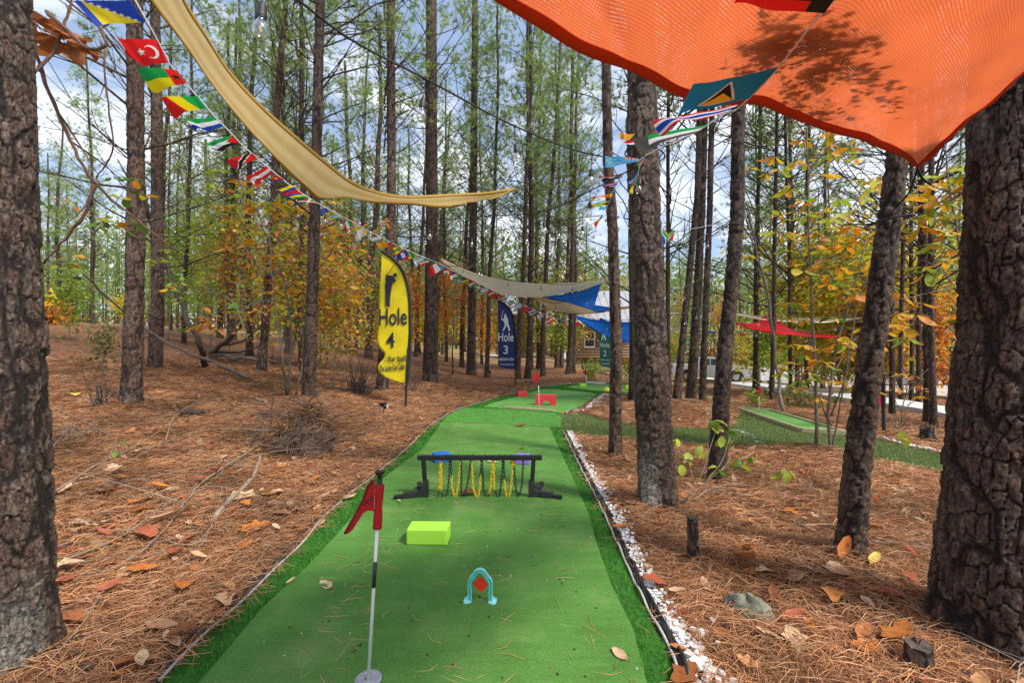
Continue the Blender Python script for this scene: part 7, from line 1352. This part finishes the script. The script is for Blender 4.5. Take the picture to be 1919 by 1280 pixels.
# ------------------------------------------------------------------ chain obstacle
def chain_gate():
    Yc = 4.25; b = Vector((F0(898, 938).x, Yc, .03)); t = thing('chain_obstacle', 'black frame hung with yellow and black plastic chains', 'mini golf obstacle', b); s = Yc / FPX
    X = lambda u: (u - 898) * s; Zt = P(0, 858, Yc).z - .03; Zb = 0
    o = obj('top_bar', mesh('top_bar', *box(X(899), 0, Zt, (1016 - 783) * s, .045, .042)), M['black'], t); bevel(o, .004)
    for sg, u in ((-1, 797), (1, 996)):
        xx = X(u); dx = .018 * -sg
        P0 = Vector((xx - dx, 0, Zt - .021)); P1 = Vector((xx, 0, .06)); h = .019
        V_ = [P0 + Vector(q) for q in ((-h, -h, 0), (h, -h, 0), (h, h, 0), (-h, h, 0))] + [P1 + Vector(q) for q in ((-h, -h, 0), (h, -h, 0), (h, h, 0), (-h, h, 0))]
        o = obj('post', mesh('post', V_, [(0, 1, 2, 3), (7, 6, 5, 4), (0, 4, 5, 1), (1, 5, 6, 2), (2, 6, 7, 3), (3, 7, 4, 0)]), M['black'], t); bevel(o, .003)
        # bracket with gusset, then two splayed feet
        poly = [(xx - .026, 0), (xx - .026, .17), (xx + .026, .17), (xx + .026, .0)] if 0 else [(xx - sg * .028, .0), (xx - sg * .028, .15), (xx + sg * .012, .15), (xx + sg * .03, .075), (xx + sg * .06, .055), (xx + sg * .13, .052), (xx + sg * .13, .0)]
        if sg < 0: poly = poly[::-1]
        o = obj('bracket', mesh('bracket', *prism(poly, -.028, .028)), M['black_plastic'], t); bevel(o, .003)
        o = obj('foot', mesh('foot', *box(xx + sg * .14, -.03, .028, .12, .052, .056, -sg * .25)), M['black_plastic'], t); bevel(o, .004)
        o = obj('foot_bar', mesh('foot_bar', *box(xx + sg * .215, -.055, .020, .13, .034, .034, -sg * .30)), M['black'], t); bevel(o, .004)
        o = obj('foot', mesh('foot', *box(xx + sg * .055, .11, .05, .055, .12, .055, sg * .2)), M['black_plastic'], t); bevel(o, .004)
        o = obj('foot_bar', mesh('foot_bar', *box(xx + sg * .09, .20, .04, .04, .14, .04, -sg * .35)), M['black'], t); bevel(o, .004)
    for k in range(17):
        obj('screw_tip', mesh('screw_tip', *tube([(X(800 + k * 12.2), 0, Zt + .02), (X(800 + k * 12.2), 0, Zt + .033)], .003, 5)), M['black'], t)
    # one link: a stadium ring
    n = 20; c = []; l, w = .0135, .0078
    for i in range(n):
        a = 2 * math.pi * i / n; c.append(Vector((w * math.cos(a), 0, w * math.sin(a) + (l if math.sin(a) > 0 else -l) * (1 if abs(math.sin(a)) > .01 else 0))))
    V = []; m = 6; r = .0034
    for i in range(n):
        tg = (c[(i + 1) % n] - c[i - 1]).normalized(); nn = Vector((0, 1, 0)); bb = tg.cross(nn)
        for k in range(m): a = 2 * math.pi * k / m; V.append(c[i] + nn * r * math.cos(a) + bb * r * math.sin(a))
    F = [(i * m + k, i * m + (k + 1) % m, ((i + 1) % n) * m + (k + 1) % m, ((i + 1) % n) * m + k) for i in range(n) for k in range(m)]
    ly = mesh('chain_link', V, F, smooth=True); ly.materials.append(M['yellow_plastic']); lb = mesh('chain_link', V, F, smooth=True); lb.materials.append(M['black_plastic'])
    cx = lambda x: X(720 + x / 5.644); cz = lambda y: P(0, 840 + y / 5.644, Yc).z - .03
    runs = [([(597, 120), (590, 250), (584, 400), (562, 545)], [(0, .80)]), ([(600, 120), (604, 300), (608, 460), (632, 540), (664, 470), (684, 300), (694, 120)], [(0, .38)]), ([(702, 120), (710, 260), (722, 430), (750, 520), (775, 430), (792, 280), (806, 120)], [(.22, 1)]),
            ([(812, 120), (817, 300), (816, 460), (824, 545), (868, 420), (894, 290), (915, 120)], []), ([(925, 120), (934, 300), (948, 450), (985, 522), (1008, 430), (1018, 300), (1028, 120)], [(0, .78)]), ([(1034, 120), (1044, 300), (1056, 460), (1085, 535), (1118, 440), (1134, 280), (1148, 120)], [(.58, 1)]),
            ([(1154, 120), (1160, 300), (1170, 450), (1205, 530), (1230, 420), (1244, 280), (1256, 120)], [(0, .38)]), ([(1262, 120), (1270, 300), (1284, 460), (1306, 540), (1334, 440), (1350, 300), (1364, 120)], [(.26, 1)]), ([(1370, 120), (1380, 300), (1398, 460), (1412, 515), (1446, 430), (1462, 290), (1470, 120)], [(0, .05)])]
    for pts, yel in runs:
        p = spline([(cx(x), -.004, cz(y)) for x, y in pts], 200); L_ = np.r_[0, np.cumsum(np.linalg.norm(np.diff(p, axis=0), axis=1))]; n_ = int(L_[-1] / .0335); ch = thing('chain', None, None, (0, 0, 0)); ch.parent = t
        for k in range(n_ + 1):
            f = k / max(n_, 1); i = min(199, int(np.searchsorted(L_, f * L_[-1]))); j = min(199, i + 1); d = Vector(p[j] - p[max(0, i - 1)]).normalized(); y_ = any(a <= f <= b2 for a, b2 in yel)
            o = bpy.data.objects.new('chain_link', ly if y_ else lb); COL.objects.link(o); o.parent = ch; o.location = p[i] ; o.rotation_mode = 'QUATERNION'; q = d.to_track_quat('Z', 'Y'); o.rotation_quaternion = q @ Euler((0, 0, (math.pi / 2 if k % 2 else 0) + .35)).to_quaternion()
chain_gate()
# ------------------------------------------------------------------ blocks and toys
def block(label, x, y, z, sx, sy, sz, rz, m, name='foam_block', bev=.008):
    V_, F_ = box(0, 0, 0, sx, sy, sz); o = obj(name, mesh(name, V_, F_), M[m], label=label, cat='foam block', loc=(x, y, z + sz / 2)); o.rotation_euler = (0, 0, rz); bevel(o, bev, 3); return o
q = F0(800, 1031); block('lime green foam brick alone on the near putting mat', q.x, q.y + .08, .03, .292, .16, .112, -.03, 'lime', bev=.01)
q = F0(826, 871); block('blue foam block behind left end of the chain frame', q.x + .0, q.y + .05, .03, .20, .16, .10, .45, 'blue_foam')
q = F0(980, 876); block('purple foam block behind right end of chain frame', q.x, q.y + .07, .03, .165, .16, .10, -.12, 'purple_foam')
q = F0(978, 746); block('small red foam block on the left turf fringe ahead', q.x, q.y + .1, .03, .27, .2, .13, .3, 'red_foam')
q = F0(1092, 727); block('lime green foam block at the far end of green', q.x, q.y + .1, .03, .20, .2, .10, .3, 'lime')
q = F0(1181, 731.5); block('yellow foam block by the big worn trunk far off', q.x, q.y + .1, .03, .24, .15, .10, 0, 'yellow_foam')
def arch_block():
    q = F0(1023, 762); W, Hh, Rr = .47, .235, .09; pts = [(-W / 2, 0), (-W / 2, Hh), (W / 2, Hh), (W / 2, 0), (Rr + .01, 0)] + [(Rr * math.cos(a) + .01, Rr * 1.15 * math.sin(a)) for a in np.linspace(.15, math.pi - .15, 12)] + [(-Rr + .01, 0)]
    o = obj('foam_arch', mesh('foam_arch', *prism(pts, -.05, .06)), M['red_foam'], label='large red foam block with a half round archway', cat='foam block', loc=(q.x, q.y + .04, .03)); o.rotation_euler = (0, 0, -.12); bevel(o, .006, 2)
    q = F0(1138, 734.5); pts = [(-.10, 0)] + [(.10 * math.cos(a), .10 * math.sin(a)) for a in np.linspace(math.pi, 0, 14)]
    o = obj('foam_half_disc', mesh('foam_half_disc', *prism(pts[1:], -.05, .05)), M['yellow_foam'], label='yellow half round foam block at far end of green', cat='foam block', loc=(q.x, q.y + .04, .03)); o.rotation_euler = (0, 0, .4); bevel(o, .004, 2)
arch_block()
def toy_gate():
    q = F0(900, 1137); b = Vector((q.x, q.y, .03)); t = thing('toy_gate', 'small turquoise toy arch with a red swinging plate', 'toy', b, rz=-.05); s = q.y / FPX / 11.63
    X = lambda x: (x - 680) * s; Z = lambda z: (960 - z) * s * 1.06
    path = [(452, 950), (450, 780), (448, 600), (470, 520), (520, 455), (552, 425), (580, 370), (640, 335), (690, 332), (745, 348), (790, 400), (820, 445), (870, 495), (905, 560), (910, 620), (908, 790), (906, 950)]
    p = spline([(X(x), 0, Z(z)) for x, z in path], 60)
    def strip(off0, off1, y0, y1, nm, m):
        V = []
        for i in range(60):
            d = p[min(i + 1, 59)] - p[max(i - 1, 0)]; d = d / np.linalg.norm(d); nn = np.array([-d[2], 0, d[0]])
            for o_, y in ((off0, y0), (off1, y0), (off1, y1), (off0, y1)): V.append(p[i] + nn * o_ + np.array([0, y, 0]))
        F = [tuple(f) for f in grid_faces(60, 4, True)] + [(0, 1, 2, 3), (236, 237, 238, 239)]; o = obj(nm, mesh(nm, V, F), M[m], t)
    strip(-.007, .007, -.002, .008, 'arch_web', 'cyan'); strip(.007, .0095, -.011, .011, 'arch_rim', 'cyan_light'); strip(-.0095, -.007, -.011, .011, 'arch_rim', 'cyan_light')
    for sg, x in ((-1, 450), (1, 908)):
        cx = X(x); pts = [(cx + sg * a, c) for a, c in ((-.010, -.022), (.012, -.034), (.030, -.030), (.034, .0), (.030, .030), (.006, .03), (-.010, .015))]
        if sg < 0: pts = pts[::-1]
        n = len(pts); V = [(x_, y_, 0) for x_, y_ in pts] + [(x_, y_, .004) for x_, y_ in pts]; F = [tuple(range(n - 1, -1, -1)), tuple(range(n, 2 * n))] + [(i, (i + 1) % n, n + (i + 1) % n, n + i) for i in range(n)]
        obj('foot', mesh('foot', V, F), M['cyan_light'], t)
        V = [(cx + sg * .009, -.002, .004), (cx + sg * .03, -.002, .004), (cx + sg * .009, -.002, .035), (cx + sg * .009, .002, .004), (cx + sg * .03, .002, .004), (cx + sg * .009, .002, .035)]; obj('gusset', mesh('gusset', V, [(0, 1, 2), (5, 4, 3), (0, 3, 4, 1), (1, 4, 5, 2), (2, 5, 3, 0)]), M['cyan_light'], t)
    pl = [(685, 475), (720, 482), (742, 520), (790, 552), (818, 600), (815, 650), (795, 690), (750, 720), (730, 768), (655, 768), (628, 715), (570, 670), (548, 620), (555, 570), (610, 525), (630, 490), (655, 477)]
    o = obj('swing_plate', mesh('swing_plate', *prism([(X(x), Z(z)) for x, z in pl], -.002, .004)), M['red_plastic'], t)
    obj('axle', mesh('axle', *tube([(X(470), 0, Z(605)), (X(890), 0, Z(628))], .0028, 8), smooth=True), M['red_plastic'], t)
toy_gate()
def spot(label, u, v, sc_=1.):
    b = GR(u, v); s = b.y / FPX; t = thing('garden_spotlight', label, 'spotlight', b); h = 17 * s * sc_
    obj('stake', mesh('stake', *tube([(0, 0, -.05), (.0, 0, h * .6), (.02, 0, h)], .012, 7), smooth=True), M['black_plastic'], t)
    V_, F_ = tube([(-.07, 0, h + .03), (.0, 0, h + .02), (.07, -.01, h + .005)], [.022, .036, .045], 12); obj('lamp_head', mesh('lamp_head', V_, F_, smooth=True), M['black_plastic'], t)
    V_, F_ = tube([(.069, -.01, h + .005), (.076, -.011, h + .003)], .038, 12); obj('lens', mesh('lens', V_, F_), M['lamp_clear'], t)
    V_, F_ = box(-.02, 0, h + .062, .13, .09, .012); obj('solar_panel', mesh('solar_panel', V_, F_), M['black'], t)
spot('black solar spotlight on a stake left of yellow banner foot', 719, 784)
spot('black solar spotlight on a stake left of navy banner foot', 918, 716)
# timbers
def beam(label, p0, p1, w, h, z, name='timber_board', parent=None):
    d = Vector((p1[0] - p0[0], p1[1] - p0[1], 0)); c = ((p0[0] + p1[0]) / 2, (p0[1] + p1[1]) / 2); V_, F_ = box(0, 0, 0, d.length, w, h, 0)
    o = obj(name, mesh(name, V_, F_), M['timber'], parent, label if parent is None else None, 'timber board' if parent is None else None, loc=Vector((c[0], c[1], z + h / 2)) - (Vector(parent.location) if parent else Vector((0, 0, 0)))); o.rotation_euler = (0, 0, math.atan2(d.y, d.x)); bevel(o, .004); return o
a0, a1 = F0(943, 767), F0(1038, 774); beam('pale timber board laid across the green before red arch', a0, a1, .07, .035, .026)
BX = px([(1380, 770), (1444, 774), (1584, 817), (1502, 812)])
bt = thing('boxed_green', 'timber framed putting green box on the right', 'putting green', (BX[0][0], BX[0][1], 0))
for i in range(4): beam('', BX[i], BX[(i + 1) % 4], .04, .085 - .003 * (i % 2), 0, 'timber_board', bt)
n = 4; cxy = np.mean(BX, 0); V = [(x - BX[0][0], y - BX[0][1], z) for z in (.052, .01) for x, y in BX]; obj('turf', mesh('turf', V, [(0, 3, 2, 1), (0, 1, 5, 4), (1, 2, 6, 5), (2, 3, 7, 6), (3, 0, 4, 7)]), M['turf_box'] if 'turf_box' in M else M['turf_far'], bt)
sheet('putting_green', px([(1392, 763), (1330, 748), (1310, 750), (1320, 757), (1240, 752), (1228, 742), (1300, 742), (1345, 744), (1420, 766)]), .02, .06, M['turf_far'])
sheet('stone_edging', px([(1100, 721), (1136, 722), (1136, 719.5), (1100, 718.5)]), .06, .1, M['edging'])

# ------------------------------------------------------------------ cabin, pickups, bits beyond
def cabin():
    x0, x1, y0, y1 = 4.9, 10.7, 40, 47; b = Vector((0, y0, 0)); t = thing('log_cabin', 'brown log cabin with white metal roof behind the pines', 'cabin', b)
    # log walls: each log its own piece
    def wall(xa, xb, ya, yb, z0, z1, gap=None):
        L_ = math.hypot(xb - xa, yb - ya); rz = math.atan2(yb - ya, xb - xa); n = int((z1 - z0) / .24)
        for k in range(n):
            z = z0 + .12 + k * .24; segs = [(0, L_)]
            if gap and gap[2] < z < gap[3]: segs = [(0, gap[0]), (gap[1], L_)]
            for s0, s1 in segs:
                me = mesh('log', *tube([(s0 - .1 * (s0 == 0), 0, 0), (s1 + .1 * (s1 == L_), 0, 0)], .128, 8), smooth=True); o = obj('log', me, M['log'], t, loc=(xa - b.x, ya - b.y, z)); o.rotation_euler = (0, 0, rz)
    wall(x0, x1, y0, y0, 0, 3.3, (1.45, 2.35, 1.0, 2.35)); wall(x1, x1, y0, y1, 0, 3.3); wall(x0, x0, y0, y1, 0, 3.3)
    wall(0.2, 1.4, 41, 41, 1.6, 4.0); wall(-.2, 1.4, 42, 42, 0, 1.6)
    f = obj('window', mesh('window', *box(x0 + 1.9, -.03, 1.67, .95, .14, 1.4)), M['white_paint'], t); obj('pane', mesh('pane', *box(x0 + 1.9, -.11, 1.67, .78, .02, 1.22)), M['glass_dark'], f); obj('glazing_bar', mesh('glazing_bar', *box(x0 + 1.9, -.125, 1.67, .78, .02, .05)), M['white_paint'], f)
    # metal roofs: panels with raised seams
    def roof(xa, xb, ya, za, yb, zb, sk=0.):
        n = max(3, int((xb - xa) / .6))
        for k in range(n):
            xs, xe = xa + (xb - xa) * k / n, xa + (xb - xa) * (k + 1) / n - .03; V = [(xs, ya, za), (xe, ya, za), (xe + sk, yb, zb), (xs + sk, yb, zb)]; V2 = [(x, y, z - .06) for x, y, z in V]
            V3 = [(xe - .01, ya, za + .05), (xe + .03, ya, za + .05), (xe + .03 + sk, yb, zb + .05), (xe - .01 + sk, yb, zb + .05)]
            a = Acc(); a.add(V + V2, [(0, 1, 2, 3), (7, 6, 5, 4), (0, 4, 5, 1), (1, 5, 6, 2), (2, 6, 7, 3), (3, 7, 4, 0)]); a.add(V3 + [(x, y, z - .1) for x, y, z in V3], [(0, 1, 2, 3), (7, 6, 5, 4), (0, 4, 5, 1), (1, 5, 6, 2), (2, 6, 7, 3), (3, 7, 4, 0)])
            obj('roof_panel', a.mesh('roof_panel'), M['roof'], t)
    roof(x0 - .6, x1 + .6, -1.1, 3.15, 3.4, 6.3); roof(-.6, 4.6, -.4, 3.9, 4.0, 7.2); roof(.9, 4.2, -1.5, 2.9, -.4, 4.2)
    for xx in (1.6, 2.6, 4.5): obj('porch_post', mesh('porch_post', *box(xx, -1.2, 1.45, .16, .16, 2.9)), M['white_paint'], t)
    obj('gable', mesh('gable', *prism([(x0 - .3, 3.3), (x1 + .2, 3.3), (x1 + .2, 3.5), (x0 - .3, 3.5)], -.3, 0)), M['white_paint'], t)
    obj('gutter', mesh('gutter', *box((x0 + x1) / 2, -1.13, 3.12, x1 - x0 + 1.2, .1, .12)), M['white_paint'], t)
cabin()
def pickup(label, loc, rz, paint, grp=None, L_=5.7):
    t = thing('pickup_truck', label, 'pickup truck', loc, grp, rz); w = .95
    # side profile (x forward, z up); cab glasshouse apart
    def hullp(prof, hw, nm, m, taper=0., mid=None):
        n = len(prof); rows = []
        for y, k in ((-hw, 1 - taper), (-hw * .93, 1), (hw * .93, 1), (hw, 1 - taper)):
            c = np.mean(prof, 0); rows.append([((x - c[0]) * (1 if k == 1 else .985) + c[0], y, (z - c[1]) * (1 if k == 1 else .95) + c[1]) for x, z in prof])
        V = [q for r in rows for q in r]; F = [tuple(range(n)), tuple(3 * n + i for i in range(n - 1, -1, -1))]
        for j in range(3): F += [(j * n + (i + 1) % n, j * n + i, (j + 1) * n + i, (j + 1) * n + (i + 1) % n) for i in range(n)]
        o = obj(nm, mesh(nm, V, F), m, t); bevel(o, .02, 2); return o
    def archp(cx, r=.48): return [(cx + r * math.cos(a), .42 + r * math.sin(a)) for a in np.linspace(math.pi, 0, 9)]
    body = [(-2.8, .5)] + archp(-1.75) + archp(1.75) + [(2.75, .45), (2.85, .75), (2.78, 1.08), (2.3, 1.2), (1.25, 1.26), (1.0, 1.28), (-1.0, 1.28), (-1.02, 1.30), (-2.78, 1.30), (-2.85, .8)]
    hullp(body, w, 'body', paint)
    cabp = [(1.2, 1.25), (.62, 1.78), (.35, 1.88), (-.75, 1.88), (-.95, 1.78), (-1.02, 1.25)]; hullp(cabp, w * .86, 'cab', paint)
    for sg in (-1, 1):
        for pts in ([(.95, 1.3), (.52, 1.74), (.0, 1.79), (.0, 1.3)], [(-.08, 1.3), (-.08, 1.79), (-.72, 1.77), (-.84, 1.3)]):
            y = sg * w * .862; V_, F_ = prism(pts, y - .012, y + .012); o = obj('side_window', mesh('side_window', V_, F_), M['glass_dark'], t)
        for x_ in (-.04, -1.0, 1.0): obj('door_seam', mesh('door_seam', *box(x_, sg * (w * .998), .9, .015, .01, .7)), M['black_plastic'], t)
        for x_ in (-.25, .75): obj('door_handle', mesh('door_handle', *box(x_ - .4, sg * (w + .012), 1.12, .16, .03, .035)), M['black_plastic'], t)
        obj('mirror', mesh('mirror', *box(.95, sg * (w + .14), 1.36, .12, .24, .2)), paint, t)
        obj('headlight', mesh('headlight', *box(2.74, sg * .72, .98, .16, .36, .2)), M['lamp_clear'], t); obj('tail_light', mesh('tail_light', *box(-2.82, sg * .84, 1.05, .08, .18, .36)), M['lamp_red'], t)
        obj('fender_flare', mesh('fender_flare', *tube([(1.75 + .5 * math.cos(a), sg * (w + .01), .42 + .5 * math.sin(a)) for a in np.linspace(0.05, 3.1, 12)], .045, 6), smooth=True), M['black_plastic'], t); obj('fender_flare', mesh('fender_flare', *tube([(-1.75 + .5 * math.cos(a), sg * (w + .01), .42 + .5 * math.sin(a)) for a in np.linspace(0.05, 3.1, 12)], .045, 6), smooth=True), M['black_plastic'], t)
        for x_ in (-1.75, 1.75):
            V_, F_ = tube([(x_, sg * .66, .40), (x_, sg * .70, .40), (x_, sg * .9, .40), (x_, sg * .94, .40)], [.36, .40, .40, .36], 24); wh = obj('wheel', mesh('wheel', V_, F_, smooth=False), M['tyre'], t)
            V_, F_ = tube([(x_, sg * .93, .40), (x_, sg * .95, .40)], [.24, .22], 16); obj('rim', mesh('rim', V_, F_), M['alloy'], wh)
    V_ = [(1.14, -.72, 1.31), (1.14, .72, 1.31), (.66, .66, 1.76), (.66, -.66, 1.76)]; V_ = V_ + [(x + .03, y, z + .03) for x, y, z in V_]; obj('windscreen', mesh('windscreen', V_, [(3, 2, 1, 0), (4, 5, 6, 7), (0, 1, 5, 4), (1, 2, 6, 5), (2, 3, 7, 6), (3, 0, 4, 7)]), M['glass_dark'], t)
    obj('bumper', mesh('bumper', *box(2.86, 0, .56, .18, 1.84, .26)), M['black_plastic'], t); obj('bumper', mesh('bumper', *box(-2.88, 0, .58, .14, 1.8, .2)), M['alloy'], t); obj('grille', mesh('grille', *box(2.81, 0, .88, .08, 1.1, .34)), M['black_plastic'], t)
def onT(u, d, lift=.1): p = P(u, 640, d); return Vector((p.x, p.y, float(terr(p.x, p.y)) + lift))
pickup('silver crew cab pickup parked beyond the clustered pines', onT(1330, 36, .1), -.30, M['silver'])
M['black_paint'] = mat('black_car_paint', (.015, .016, .018), .2); pickup('black pickup parked far right behind yellow leaves', onT(1712, 31, .1), .15, M['black_paint'])
g_ = onT(1433, 34); t = thing('trailer_sign', 'white boxy trailer sign with dark top beyond green pin', 'trailer', g_); obj('panel', mesh('panel', *box(0, 0, .75, .75, .4, 1.1)), M['white_paint'], t); obj('dark_top', mesh('dark_top', *box(0, 0, 1.36, .9, .5, .1)), M['black_plastic'], t); obj('leg', mesh('leg', *box(-.3, 0, .1, .05, .3, .24)), M['black_plastic'], t); obj('leg', mesh('leg', *box(.3, 0, .1, .05, .3, .24)), M['black_plastic'], t)
g_ = onT(1729, 22); t = thing('wheelie_bin', 'green wheelie bin beyond driveway at right', 'bin', g_); obj('bin_body', mesh('bin_body', *prism([(-.24, 0), (.24, 0), (.30, .95), (-.30, .95)], -.28, .28)), M['bin'], t); obj('lid', mesh('lid', *box(0, 0, .98, .64, .62, .06)), M['bin'], t)
